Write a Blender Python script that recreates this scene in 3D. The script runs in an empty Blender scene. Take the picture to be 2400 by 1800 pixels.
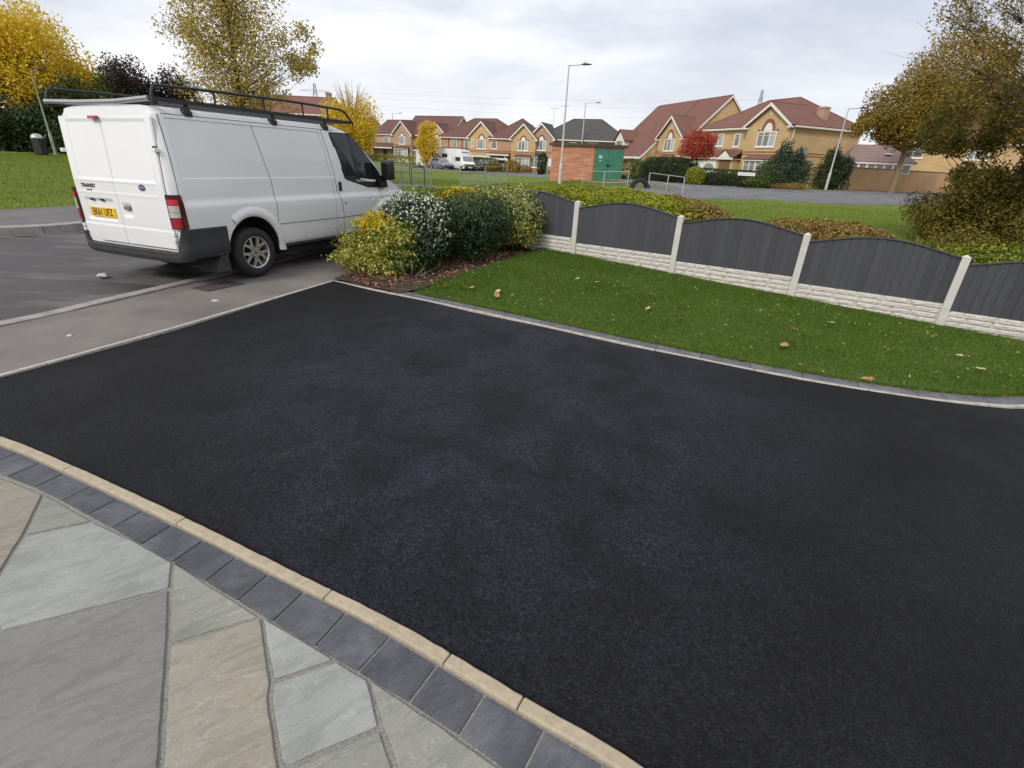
import bpy, bmesh, math, random
import numpy as np
from mathutils import Matrix, Vector, noise as mnoise
R = math.radians
rng = np.random.default_rng(7)
random.seed(7)
scene = bpy.context.scene
col = scene.collection

# ------------------------------------------------------------------ camera
cd = bpy.data.cameras.new("camera"); cam = bpy.data.objects.new("camera", cd); col.objects.link(cam)
cd.sensor_width = 36.0; cd.sensor_fit = 'HORIZONTAL'; cd.lens = 17.4
cd.clip_start = 0.05; cd.clip_end = 6000
_p, _r = R(24.3), R(2.9)
_f = Vector((0, math.cos(_p), -math.sin(_p))); _u = Vector((0, math.sin(_p), math.cos(_p))); _x = Vector((1, 0, 0))
_x2 = _x*math.cos(_r)+_u*math.sin(_r); _u2 = -_x*math.sin(_r)+_u*math.cos(_r)
cam.matrix_world = Matrix(((_x2.x, _u2.x, -_f.x, 0), (_x2.y, _u2.y, -_f.y, 0), (_x2.z, _u2.z, -_f.z, 1.65), (0, 0, 0, 1)))
scene.camera = cam

# ------------------------------------------------------------------ sky and sun
SUN_EL, SUN_ROT = R(38), R(215)
world = bpy.data.worlds.new("World"); scene.world = world; world.use_nodes = True
wn = world.node_tree; wn.nodes.clear()
def wnode(t, **k):
    n = wn.nodes.new(t)
    for a, b in k.items(): setattr(n, a, b)
    return n
wo = wnode('ShaderNodeOutputWorld')
sky = wnode('ShaderNodeTexSky', sky_type='NISHITA', sun_disc=False, sun_elevation=SUN_EL, sun_rotation=SUN_ROT)
b1 = wnode('ShaderNodeBackground'); b1.inputs[1].default_value = 0.09
b2 = wnode('ShaderNodeBackground'); b2.inputs[1].default_value = 1.0
mx = wnode('ShaderNodeMixShader'); tc = wnode('ShaderNodeTexCoord')
mp = wnode('ShaderNodeMapping'); mp.inputs['Scale'].default_value = (1.0, 1.0, 3.6); mp.inputs['Location'].default_value = (.3, .1, .2)
nz = wnode('ShaderNodeTexNoise'); nz.inputs['Scale'].default_value = 2.1; nz.inputs['Detail'].default_value = 8; nz.inputs['Roughness'].default_value = .55; nz.inputs['Distortion'].default_value = .25
cr = wnode('ShaderNodeValToRGB')
cr.color_ramp.elements[0].position = .38; cr.color_ramp.elements[0].color = (.455, .48, .555, 1)
cr.color_ramp.elements[1].position = .62; cr.color_ramp.elements[1].color = (.74, .75, .77, 1)
e = cr.color_ramp.elements.new(.50); e.color = (.575, .595, .65, 1)
# slightly brighter and warmer towards the horizon
sp = wnode('ShaderNodeSeparateXYZ'); hr = wnode('ShaderNodeMapRange')
hr.inputs['From Min'].default_value = 0.0; hr.inputs['From Max'].default_value = .22; hr.inputs['To Min'].default_value = .6; hr.inputs['To Max'].default_value = 0
hm = wnode('ShaderNodeMix', data_type='RGBA'); hm.inputs['B'].default_value = (.74, .73, .73, 1)
L = wn.links.new
L(tc.outputs['Generated'], mp.inputs[0]); L(mp.outputs[0], nz.inputs[0]); L(nz.outputs[0], cr.inputs[0])
L(tc.outputs['Generated'], sp.inputs[0]); L(sp.outputs['Z'], hr.inputs[0]); L(hr.outputs[0], hm.inputs['Factor']); L(cr.outputs[0], hm.inputs['A'])
L(hm.outputs['Result'], b2.inputs[0]); L(sky.outputs[0], b1.inputs[0])
mx.inputs[0].default_value = .93
L(b1.outputs[0], mx.inputs[1]); L(b2.outputs[0], mx.inputs[2]); L(mx.outputs[0], wo.inputs[0])
sl = bpy.data.lights.new("sun", 'SUN'); sl.energy = 1.5; sl.angle = R(14); sl.color = (1.0, .95, .87)
so = bpy.data.objects.new("sun", sl); col.objects.link(so)
so.rotation_euler = (R(90)-SUN_EL, 0, R(180)-SUN_ROT)
# nishita rotation is clockwise from +Y: direction towards the sun
sdir = Vector((math.sin(SUN_ROT)*math.cos(SUN_EL), math.cos(SUN_ROT)*math.cos(SUN_EL), math.sin(SUN_EL)))
so.rotation_euler = sdir.to_track_quat('Z', 'Y').to_euler()
vs = scene.view_settings
scene.display_settings.display_device = 'sRGB'
vs.view_transform = 'Standard'; vs.look = 'None'; vs.exposure = 0.55; vs.gamma = 1.0; vs.use_curve_mapping = False

# ------------------------------------------------------------------ helpers
def mesh_obj(name, v, f, mat=None, parent=None, smooth=False, kind=None):
    me = bpy.data.meshes.new(name)
    me.from_pydata([tuple(map(float, p)) for p in v], [], [tuple(map(int, q)) for q in f]); me.update()
    if smooth: me.polygons.foreach_set('use_smooth', [True]*len(me.polygons))
    return link(name, me, mat, parent, kind)
def link(name, me, mat=None, parent=None, kind=None):
    o = bpy.data.objects.new(name, me); col.objects.link(o)
    if mat:
        for m in (mat if isinstance(mat, (list, tuple)) else [mat]): me.materials.append(m)
    if parent: o.parent = parent
    if kind: o['kind'] = kind
    return o
def np_mesh(name, V, F, mat=None, parent=None, kind=None, smooth=False):
    """V (n,3), F (m,k) arrays"""
    me = bpy.data.meshes.new(name); V = np.asarray(V, np.float32); F = np.asarray(F, np.int32)
    me.vertices.add(len(V)); me.vertices.foreach_set('co', V.ravel())
    me.loops.add(F.size); me.loops.foreach_set('vertex_index', F.ravel())
    me.polygons.add(len(F)); me.polygons.foreach_set('loop_start', np.arange(0, F.size, F.shape[1], dtype=np.int32))
    me.polygons.foreach_set('loop_total', np.full(len(F), F.shape[1], np.int32))
    if smooth: me.polygons.foreach_set('use_smooth', np.ones(len(F), bool))
    me.update(calc_edges=True)
    return link(name, me, mat, parent, kind)
class MB:
    def __init__(s): s.v = []; s.f = []; s.m = []
    def add(s, v, f, m=0):
        o = len(s.v); s.v += [tuple(p) for p in v]; s.f += [tuple(i+o for i in q) for q in f]; s.m += [m]*len(f); return s
    def box(s, x0, x1, y0, y1, z0, z1, m=0):
        v = [(x, y, z) for z in (z0, z1) for y in (y0, y1) for x in (x0, x1)]
        return s.add(v, [(0, 2, 3, 1), (4, 5, 7, 6), (0, 1, 5, 4), (2, 6, 7, 3), (0, 4, 6, 2), (1, 3, 7, 5)], m)
    def prism(s, pts, d, m=0):
        """polygon pts (3D) extruded by vector d"""
        n = len(pts); d = Vector(d)
        v = [tuple(Vector(p)) for p in pts]+[tuple(Vector(p)+d) for p in pts]
        f = [tuple(range(n))[::-1], tuple(range(n, 2*n))]+[(i, (i+1) % n, n+(i+1) % n, n+i) for i in range(n)]
        return s.add(v, f, m)
    def tube(s, pts, r, n=8, m=0, cap=True):
        pts = [Vector(p) for p in pts]; rs = r if isinstance(r, (list, tuple)) else [r]*len(pts)
        V = []; F = []
        up = None
        for i, p in enumerate(pts):
            d = (pts[min(i+1, len(pts)-1)]-pts[max(i-1, 0)]).normalized()
            if up is None: up = d.orthogonal().normalized()
            a = (up-d*up.dot(d))
            a = a.normalized() if a.length > 1e-5 else d.orthogonal().normalized()
            up = a; b = d.cross(a)
            for k in range(n):
                t = 2*math.pi*k/n; V.append(p+(a*math.cos(t)+b*math.sin(t))*rs[i])
        for i in range(len(pts)-1):
            for k in range(n):
                F.append((i*n+k, i*n+(k+1) % n, (i+1)*n+(k+1) % n, (i+1)*n+k))
        if cap: F.append(tuple(range(n))[::-1]); F.append(tuple(range((len(pts)-1)*n, len(pts)*n)))
        return s.add(V, F, m)
    def lathe(s, prof, c=(0, 0, 0), axis='z', n=24, m=0, close=False):
        V = []; F = []; k = len(prof)
        for i in range(n):
            t = 2*math.pi*i/n
            for (r, h) in prof:
                x, y, z = r*math.cos(t), r*math.sin(t), h
                if axis == 'y': x, y, z = x, h, y
                elif axis == 'x': x, y, z = h, x, y
                V.append((c[0]+x, c[1]+y, c[2]+z))
        for i in range(n):
            for j in range(k if close else k-1):
                F.append((i*k+j, ((i+1) % n)*k+j, ((i+1) % n)*k+(j+1) % k, i*k+(j+1) % k))
        return s.add(V, F, m)
    def build(s, name, mat, parent=None, kind=None, smooth=False, bevel=0, recalc=True, angle=None):
        me = bpy.data.meshes.new(name); me.from_pydata(s.v, [], s.f); 
        for mm in (mat if isinstance(mat, (list, tuple)) else [mat]): me.materials.append(mm)
        if any(s.m): me.polygons.foreach_set('material_index', s.m)
        me.update()
        if recalc or bevel:
            bm = bmesh.new(); bm.from_mesh(me)
            if bevel:
                bmesh.ops.remove_doubles(bm, verts=bm.verts, dist=1e-5)
                bmesh.ops.recalc_face_normals(bm, faces=bm.faces)
                es = [e for e in bm.edges if len(e.link_faces) == 2 and e.calc_face_angle(0) > .5]
                bmesh.ops.bevel(bm, geom=es, offset=bevel, segments=2, affect='EDGES', profile=.5)
            else: bmesh.ops.recalc_face_normals(bm, faces=bm.faces)
            bm.to_mesh(me); bm.free()
        if smooth:
            me.polygons.foreach_set('use_smooth', [True]*len(me.polygons))
            me.set_sharp_from_angle(angle=R(angle or 35))
        o = bpy.data.objects.new(name, me); col.objects.link(o)
        if parent: o.parent = parent
        if kind: o['kind'] = kind
        return o
def empty(name, loc=(0, 0, 0), rz=0, rot=None):
    o = bpy.data.objects.new(name, None); col.objects.link(o); o.location = loc
    o.rotation_euler = rot or (0, 0, rz); o.empty_display_size = .2
    return o
def tag(o, label, cat, group=None):
    o['label'] = label; o['category'] = cat
    if group: o['group'] = group
    return o
def copy_tree(o, parent=None):
    c = o.copy(); col.objects.link(c)
    if parent: c.parent = parent
    for ch in [x for x in bpy.data.objects if x.parent == o]: copy_tree(ch, c)
    return c
def smooth01(t): t = np.clip(t, 0, 1); return t*t*(3-2*t)
def T(x, y):
    """height of the ground away from the drive"""
    return (0.6*smooth01((x+1)/9)*smooth01((y-20)/18)+0.55*smooth01((-x-14)/20)*smooth01((y-9)/14)
            )
def Tn(x, y): return float(T(np.float64(x), np.float64(y)))

# ------------------------------------------------------------------ materials
def newmat(name):
    m = bpy.data.materials.new(name); m.use_nodes = True; nt = m.node_tree
    b = nt.nodes['Principled BSDF']; return m, nt, b
def ramp(nt, stops, fac):
    r = nt.nodes.new('ShaderNodeValToRGB'); el = r.color_ramp.elements
    while len(el) > 2: el.remove(el[-1])
    for i, (p, c) in enumerate(stops):
        q = el[i] if i < 2 else el.new(p)
        q.position = p; q.color = (*c[:3], 1) if not isinstance(c, (int, float)) else (c, c, c, 1)
    nt.links.new(fac, r.inputs[0]); return r
def coords(nt, scale=(1, 1, 1), kind='Object', rot=(0, 0, 0)):
    t = nt.nodes.new('ShaderNodeTexCoord'); m = nt.nodes.new('ShaderNodeMapping')
    m.inputs['Scale'].default_value = scale; m.inputs['Rotation'].default_value = rot
    nt.links.new(t.outputs[kind], m.inputs[0]); return m.outputs[0]
def ntex(nt, vec, scale, detail=4, rough=.55, dist=0, out=0):
    n = nt.nodes.new('ShaderNodeTexNoise'); n.inputs['Scale'].default_value = scale; n.inputs['Detail'].default_value = detail
    n.inputs['Roughness'].default_value = rough; n.inputs['Distortion'].default_value = dist
    nt.links.new(vec, n.inputs[0]); return n.outputs[out]
def vor(nt, vec, scale, feature='F1', out='Distance'):
    n = nt.nodes.new('ShaderNodeTexVoronoi'); n.feature = feature; n.inputs['Scale'].default_value = scale
    nt.links.new(vec, n.inputs[0]); return n.outputs[out]
def mixc(nt, fac, a, b, blend='MIX'):
    n = nt.nodes.new('ShaderNodeMix'); n.data_type = 'RGBA'; n.blend_type = blend
    for s, v in (('Factor', fac), ('A', a), ('B', b)):
        if isinstance(v, (int, float)): n.inputs[s].default_value = v if s == 'Factor' else (v, v, v, 1)
        elif isinstance(v, tuple): n.inputs[s].default_value = (*v[:3], 1)
        else: nt.links.new(v, n.inputs[s])
    return n.outputs['Result']
def math_(nt, op, a, b=None, clamp=False):
    n = nt.nodes.new('ShaderNodeMath'); n.operation = op; n.use_clamp = clamp
    for i, v in enumerate((a, b)):
        if v is None: continue
        if isinstance(v, (int, float)): n.inputs[i].default_value = v
        else: nt.links.new(v, n.inputs[i])
    return n.outputs[0]
def bump(nt, b, h, strength=.3, dist=.01, prev=None):
    n = nt.nodes.new('ShaderNodeBump'); n.inputs['Strength'].default_value = strength; n.inputs['Distance'].default_value = dist
    nt.links.new(h, n.inputs['Height'])
    if prev: nt.links.new(prev, n.inputs['Normal'])
    nt.links.new(n.outputs[0], b.inputs['Normal']); return n.outputs[0]
def simple(name, c, rough=.6, metal=0, var=.12, scale=6, coat=0, bs=0, bscale=80, spec=.5, kind='Object'):
    m, nt, b = newmat(name); v = coords(nt, kind=kind)
    n = ntex(nt, v, scale, 5)
    c0 = tuple(x*(1-var) for x in c); c1 = tuple(min(1, x*(1+var)) for x in c)
    r = ramp(nt, [(.3, c0), (.7, c1)], n); nt.links.new(r.outputs[0], b.inputs['Base Color'])
    b.inputs['Roughness'].default_value = rough; b.inputs['Metallic'].default_value = metal
    b.inputs['Coat Weight'].default_value = coat; b.inputs['Coat Roughness'].default_value = .06
    b.inputs['Specular IOR Level'].default_value = spec
    if bs: bump(nt, b, ntex(nt, v, bscale, 4), bs, .004)
    return m
def leafmat(name, stops, rough=.55, trans=.25, clump=1.2, spec=.3):
    """per-leaf colour: random per island mixed with clump noise"""
    m, nt, b = newmat(name)
    g = nt.nodes.new('ShaderNodeNewGeometry'); v = coords(nt)
    n = ntex(nt, v, clump, 3)
    f = math_(nt, 'ADD', math_(nt, 'MULTIPLY', g.outputs['Random Per Island'], .62), math_(nt, 'MULTIPLY', n, .38))
    k = len(stops)
    r = ramp(nt, stops, f); nt.links.new(r.outputs[0], b.inputs['Base Color'])
    b.inputs['Roughness'].default_value = rough; b.inputs['Specular IOR Level'].default_value = spec
    if trans:
        t = nt.nodes.new('ShaderNodeBsdfTranslucent'); nt.links.new(r.outputs[0], t.inputs[0])
        x = nt.nodes.new('ShaderNodeMixShader'); x.inputs[0].default_value = trans
        nt.links.new(b.outputs[0], x.inputs[1]); nt.links.new(t.outputs[0], x.inputs[2])
        nt.links.new(x.outputs[0], nt.nodes['Material Output'].inputs[0])
    return m

M = {}
# --- fresh tarmac
m, nt, b = newmat('fresh_tarmac'); v = coords(nt)
g1 = vor(nt, v, 150); g2 = vor(nt, v, 80); big = ntex(nt, v, .9, 4, .6, .3); fine = ntex(nt, v, 190, 3, .75)
med = ntex(nt, v, 14, 5, .65)
base = ramp(nt, [(.44, (.0050, .0051, .0056)), (.68, (.0085, .0088, .0120))], big).outputs[0]
sp_ = ramp(nt, [(.30, .18), (.47, .95), (.72, 1.7)], math_(nt, 'ADD', math_(nt, 'MULTIPLY', g1, .45), math_(nt, 'MULTIPLY', ntex(nt, v, 60, 5, .8), .62))).outputs[0]
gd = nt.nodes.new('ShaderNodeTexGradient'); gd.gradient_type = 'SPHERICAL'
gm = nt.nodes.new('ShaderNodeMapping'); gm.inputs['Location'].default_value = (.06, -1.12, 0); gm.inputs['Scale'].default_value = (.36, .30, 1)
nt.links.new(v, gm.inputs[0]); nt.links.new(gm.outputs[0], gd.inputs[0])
blue_patch = math_(nt, 'MULTIPLY', ramp(nt, [(.0, 0), (.55, 1)], gd.outputs[1]).outputs[0], ramp(nt, [(.38, .15), (.62, 1)], ntex(nt, v, 1.7, 6, .68, .6)).outputs[0])
base = mixc(nt, blue_patch, base, (.0190, .0198, .0310))   # pale bluish patch, strongest mid-drive
c1_ = mixc(nt, 1.0, base, sp_, 'MULTIPLY')
st1 = nt.nodes.new('ShaderNodeSeparateColor'); nt.links.new(vor(nt, v, 150, out='Color'), st1.inputs[0])
st2 = nt.nodes.new('ShaderNodeSeparateColor'); nt.links.new(vor(nt, v, 70, out='Color'), st2.inputs[0])
c1_ = mixc(nt, 1.0, c1_, ramp(nt, [(.0, .22), (.45, .9), (.85, 1.25), (1., 1.9)], st1.outputs[0]).outputs[0], 'MULTIPLY')
c1_ = mixc(nt, 1.0, c1_, ramp(nt, [(.0, .5), (.4, 1.0), (1., 1.35)], st2.outputs[1]).outputs[0], 'MULTIPLY')
fl = ramp(nt, [(.70, 0), (.78, 1)], fine).outputs[0]
c2_ = mixc(nt, math_(nt, 'MULTIPLY', fl, .12), c1_, (.06, .062, .07))
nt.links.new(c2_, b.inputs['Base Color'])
nt.links.new(ramp(nt, [(.35, .80), (.65, .68)], big).outputs[0], b.inputs['Roughness'])
b.inputs['Specular IOR Level'].default_value = .26
h_ = math_(nt, 'ADD', math_(nt, 'MULTIPLY', g1, .8), math_(nt, 'MULTIPLY', g2, .7))
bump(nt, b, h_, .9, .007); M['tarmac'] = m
# --- old road, with stains and wet strips
def road_mat(name, c0, c1, stains=True, scl=(1, 1, 1), rot=0):
    m, nt, b = newmat(name); v = coords(nt)
    vs_ = coords(nt, scale=(.30, 1.9, 1), rot=(0, 0, rot))
    n1 = ntex(nt, v, 1.1, 6, .6); n2 = ntex(nt, v, 90, 3, .7); n3 = ntex(nt, vs_, 1.0, 5, .6, .4)
    base = ramp(nt, [(.35, c0), (.68, c1)], n1).outputs[0]
    sp_ = ramp(nt, [(.3, .8), (.7, 1.22)], n2).outputs[0]
    c = mixc(nt, 1.0, base, sp_, 'MULTIPLY')
    if stains:
        st = ramp(nt, [(.46, 0), (.50, .8), (.60, 1)], math_(nt, 'ADD', math_(nt, 'MULTIPLY', n3, .8), math_(nt, 'MULTIPLY', ntex(nt, v, 6, 4, .7), .2))).outputs[0]
        c = mixc(nt, math_(nt, 'MULTIPLY', st, .80), c, (.030, .0235, .0235))
        rr = mixc(nt, st, .86, .55); nt.links.new(rr, b.inputs['Roughness'])
    else: b.inputs['Roughness'].default_value = .88
    nt.links.new(c, b.inputs['Base Color']); bump(nt, b, n2, .35, .006); return m
M['road'] = road_mat('worn_road_asphalt', (.085, .074, .075), (.145, .127, .125), True, rot=R(-25))
M['far_road'] = road_mat('far_road_asphalt', (.13, .125, .13), (.18, .175, .18), False)
M['pavement'] = road_mat('pavement_asphalt', (.135, .119, .108), (.225, .20, .182), False)
M['pavement2'] = road_mat('far_pavement_asphalt', (.12, .105, .102), (.17, .152, .148), False)
# --- grass
def grass_mat(name, c0, c1, c2, bigscale=.5):
    m, nt, b = newmat(name); v = coords(nt)
    n1 = ntex(nt, v, bigscale, 6, .6); n2 = ntex(nt, v, 22, 4, .7); n3 = ntex(nt, v, 3.5, 5, .6)
    a = ramp(nt, [(.32, c0), (.52, c1), (.72, c2)], math_(nt, 'ADD', math_(nt, 'MULTIPLY', n1, .55), math_(nt, 'MULTIPLY', n3, .45))).outputs[0]
    s_ = ramp(nt, [(.25, .6), (.75, 1.4)], n2).outputs[0]
    c = mixc(nt, 1.0, a, s_, 'MULTIPLY'); nt.links.new(c, b.inputs['Base Color'])
    b.inputs['Roughness'].default_value = .8; b.inputs['Specular IOR Level'].default_value = .2
    bump(nt, b, math_(nt, 'ADD', n2, n3), .7, .05); return m
M['grass_far'] = grass_mat('park_grass', (.095, .135, .012), (.135, .185, .016), (.20, .225, .03))
M['grass_near'] = grass_mat('lawn_turf', (.042, .078, .009), (.06, .11, .012), (.09, .13, .018), 1.5)
M['soil'] = simple('bare_soil', (.05, .032, .022), .95, var=.4, scale=12, bs=.8, bscale=40)
# --- stone
def stone_mat(name, c0, c1, c2, streak=(.62, .60, .54), bumpst=.35, sc=1.0):
    m, nt, b = newmat(name)
    oi = nt.nodes.new('ShaderNodeObjectInfo'); t = nt.nodes.new('ShaderNodeTexCoord')
    ad = nt.nodes.new('ShaderNodeVectorMath'); ad.operation = 'MULTIPLY_ADD'
    cmb = nt.nodes.new('ShaderNodeCombineXYZ'); nt.links.new(oi.outputs['Random'], cmb.inputs[0]); nt.links.new(oi.outputs['Random'], cmb.inputs[1])
    nt.links.new(cmb.outputs[0], ad.inputs[0]); ad.inputs[1].default_value = (23, 41, 0); nt.links.new(t.outputs['Object'], ad.inputs[2])
    mpp = nt.nodes.new('ShaderNodeMapping'); mpp.inputs['Rotation'].default_value = (0, 0, R(38)); mpp.inputs['Scale'].default_value = (1.0, 3.4, 1)
    mpp.vector_type = 'TEXTURE'; mpp.inputs['Scale'].default_value = (1.0, .28, 1)
    nt.links.new(ad.outputs[0], mpp.inputs[0]); vst = mpp.outputs[0]; v = ad.outputs[0]
    n1 = ntex(nt, v, 2.3*sc, 5, .55, .5); n2 = ntex(nt, vst, 5*sc, 7, .6, 1.2); n3 = ntex(nt, v, 120, 3, .7)
    c = ramp(nt, [(.30, c0), (.5, c1), (.72, c2)], n1).outputs[0]
    ln = ramp(nt, [(.485, 0), (.50, 1), (.515, 0)], n2).outputs[0]
    c = mixc(nt, math_(nt, 'MULTIPLY', ln, .28), c, streak)
    s_ = ramp(nt, [(.3, .86), (.7, 1.12)], n2).outputs[0]; c = mixc(nt, 1., c, s_, 'MULTIPLY')
    s2 = ramp(nt, [(.3, .93), (.7, 1.07)], n3).outputs[0]; c = mixc(nt, 1., c, s2, 'MULTIPLY')
    hsv = nt.nodes.new('ShaderNodeHueSaturation'); nt.links.new(c, hsv.inputs['Color'])
    mr = nt.nodes.new('ShaderNodeMapRange'); mr.inputs['To Min'].default_value = .88; mr.inputs['To Max'].default_value = 1.1
    nt.links.new(oi.outputs['Random'], mr.inputs[0]); nt.links.new(mr.outputs[0], hsv.inputs['Value'])
    nt.links.new(hsv.outputs[0], b.inputs['Base Color']); b.inputs['Roughness'].default_value = .72; b.inputs['Specular IOR Level'].default_value = .3
    rid = ramp(nt, [(.0, 0), (.47, .45), (.50, .62), (1., 1)], n2).outputs[0]
    bump(nt, b, math_(nt, 'ADD', math_(nt, 'MULTIPLY', rid, 1.), math_(nt, 'MULTIPLY', n3, .08)), bumpst, .02); return m
M['flag_pale'] = stone_mat('pale_sandstone', (.27, .275, .25), (.32, .325, .298), (.37, .375, .345))
M['flag_grey'] = stone_mat('grey_sandstone', (.185, .175, .158), (.205, .196, .178), (.228, .218, .20), streak=(.36, .35, .32))
M['flag_buff'] = stone_mat('buff_sandstone', (.26, .225, .175), (.285, .258, .21), (.30, .24, .155))
M['flag_mid'] = stone_mat('grey_green_sandstone', (.225, .222, .192), (.255, .252, .22), (.285, .278, .242))
M['slate'] = stone_mat('blue_grey_slate', (.066, .069, .079), (.092, .094, .106), (.145, .145, .157), streak=(.27, .27, .29), bumpst=.3, sc=2.2)
M['slate_light'] = stone_mat('pale_grey_slate', (.10, .10, .105), (.135, .135, .14), (.20, .20, .20), streak=(.45, .45, .46), bumpst=.3, sc=2.2)
M['mortar'] = simple('mortar', (.26, .245, .215), .95, var=.35, scale=160, bs=.9, bscale=240)
M['edging'] = simple('buff_concrete', (.41, .34, .24), .85, var=.14, scale=30, bs=.5, bscale=150)
M['edging_white'] = simple('pale_concrete', (.42, .38, .33), .85, var=.22, scale=14, bs=.5, bscale=120)
M['kerb'] = simple('kerb_concrete', (.30, .275, .255), .88, var=.22, scale=7, bs=.5, bscale=90)

# ------------------------------------------------------------------ ground
def axis_pts(a, b, fine0, fine1, fs, cs):
    pts = [fine0+i*fs for i in range(int((fine1-fine0)/fs)+1)]
    x = fine0; st = fs
    left = []
    while x > a: st = min(st*1.18, cs); x -= st; left.append(x)
    x = pts[-1]; st = fs; right = []
    while x < b: st = min(st*1.18, cs); x += st; right.append(x)
    return np.array(left[::-1]+pts+right)
gx = axis_pts(-3500, 3500, -14, 18, .5, 260); gy = axis_pts(-60, 5000, 3, 46, .5, 260)
X, Y = np.meshgrid(gx, gy)
low = smooth01((11.6-Y)/2.2)*smooth01((X+9.3)/.8)
Z = T(X, Y)-.38*low-.02*(1-low)
V = np.stack([X.ravel(), Y.ravel(), Z.ravel()], 1); nx = len(gx); ny = len(gy)
ii, jj = np.meshgrid(np.arange(nx-1), np.arange(ny-1)); a = (jj*nx+ii).ravel()
ground = np_mesh('ground', V, np.stack([a, a+1, a+nx+1, a+nx], 1), M['grass_far'], kind='structure', smooth=True)

def poly_sheet(name, pts, z, mat, cell=.5, kind='structure', parent=None, zf=None, thick=0):
    """triangulated flat-ish sheet from a polygon, subdivided"""
    bm = bmesh.new(); vs_ = [bm.verts.new((p[0], p[1], 0)) for p in pts]
    fc = bm.faces.new(vs_)
    if fc.normal.z < 0: fc.normal_flip()
    xs = [p[0] for p in pts]; ys = [p[1] for p in pts]
    for k in np.arange(math.floor(min(xs)/cell)*cell, max(xs), cell):
        bmesh.ops.bisect_plane(bm, geom=bm.verts[:]+bm.edges[:]+bm.faces[:], plane_co=(k, 0, 0), plane_no=(1, 0, 0))
    for k in np.arange(math.floor(min(ys)/cell)*cell, max(ys), cell):
        bmesh.ops.bisect_plane(bm, geom=bm.verts[:]+bm.edges[:]+bm.faces[:], plane_co=(0, k, 0), plane_no=(0, 1, 0))
    for w in bm.verts: w.co.z = (zf(w.co.x, w.co.y) if zf else 0)+z
    me = bpy.data.meshes.new(name); bmesh.ops.recalc_face_normals(bm, faces=bm.faces)
    if sum(f.normal.z for f in bm.faces) < 0: bmesh.ops.reverse_faces(bm, faces=bm.faces)
    for f in bm.faces: f.smooth = True
    bm.to_mesh(me); bm.free()
    return link(name, me, mat, parent, kind)
def catmull(P, n=8):
    P = [np.array(p, float) for p in P]; out = []
    Q = [2*P[0]-P[1]]+P+[2*P[-1]-P[-2]]
    for i in range(1, len(Q)-2):
        for k in range(n):
            t = k/n; a, b, c, d = Q[i-1:i+3]
            out.append(.5*((2*b)+(-a+c)*t+(2*a-5*b+4*c-d)*t*t+(-a+3*b-3*c+d)*t**3))
    out.append(P[-1]); return np.array(out)
def resample(C, step):
    d = np.r_[0, np.cumsum(np.linalg.norm(np.diff(C, axis=0), axis=1))]; n = max(2, int(d[-1]/step)+1)
    s_ = np.linspace(0, d[-1], n); return np.stack([np.interp(s_, d, C[:, k]) for k in range(C.shape[1])], 1)
def normals2(C):
    t = np.gradient(C, axis=0); t /= np.linalg.norm(t, axis=1)[:, None]; return np.stack([-t[:, 1], t[:, 0]], 1)
def strip_block(name, C0, C1, z0, z1, mat, parent=None, bevel=.004, jitter=0, kind=None):
    """solid strip between polylines C0 and C1 from z0 to z1"""
    n = len(C0); V = []; F = []
    for i in range(n):
        j = jitter*(random.random()-.5)
        V += [(C0[i][0], C0[i][1], z0), (C0[i][0], C0[i][1], z1+j), (C1[i][0], C1[i][1], z1+j), (C1[i][0], C1[i][1], z0)]
    for i in range(n-1):
        a = 4*i; b_ = a+4
        for k in range(4): F.append((a+k, a+(k+1) % 4, b_+(k+1) % 4, b_+k))
    F += [(0, 3, 2, 1), (4*n-4, 4*n-3, 4*n-2, 4*n-1)]
    mb = MB(); mb.add(V, F); return mb.build(name, mat, parent, kind=kind, bevel=bevel)

# drive outline
left_edge = [(-4.35, 1.9), (-3.81, 3.29), (-3.32, 4.5), (-2.54, 6.80)]
white_in = catmull([(-2.54, 6.80), (-2.08, 6.53), (-1.71, 6.33), (-1.04, 5.98), (-.48, 5.67), (.16, 5.31), (.44, 5.15), (1.33, 4.65), (1.95, 4.33), (2.31, 4.16), (2.66, 4.01), (3.07, 3.86), (3.48, 3.75), (3.85, 3.70), (4.25, 3.71), (5.2, 3.95), (6.6, 4.5)], 10)
kerb_top = catmull([(-4.5, 2.75), (-3.7, 2.67), (-3.03, 2.49), (-2.37, 2.23), (-1.53, 1.865), (-.89, 1.57), (-.40, 1.345), (.10, 1.075), (.44, .89), (1.2, .38), (2.4, -.7)], 12)
drive_poly = [tuple(p) for p in kerb_top[14:]]+[(8, -1.5), (9, 3), (6.6, 4.6)]+[tuple(p) for p in white_in[::-1][1:]]+[(-3.32, 4.5), (-3.81, 3.29), (-4.1, 2.66)]
def zdrive(x, y): return .006*math.sin(x*1.7+y*.9)+.004*math.sin(x*3.1-y*2.3)
drive = poly_sheet('driveway', drive_poly, 0.0, M['tarmac'], .25, zf=zdrive)
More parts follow.
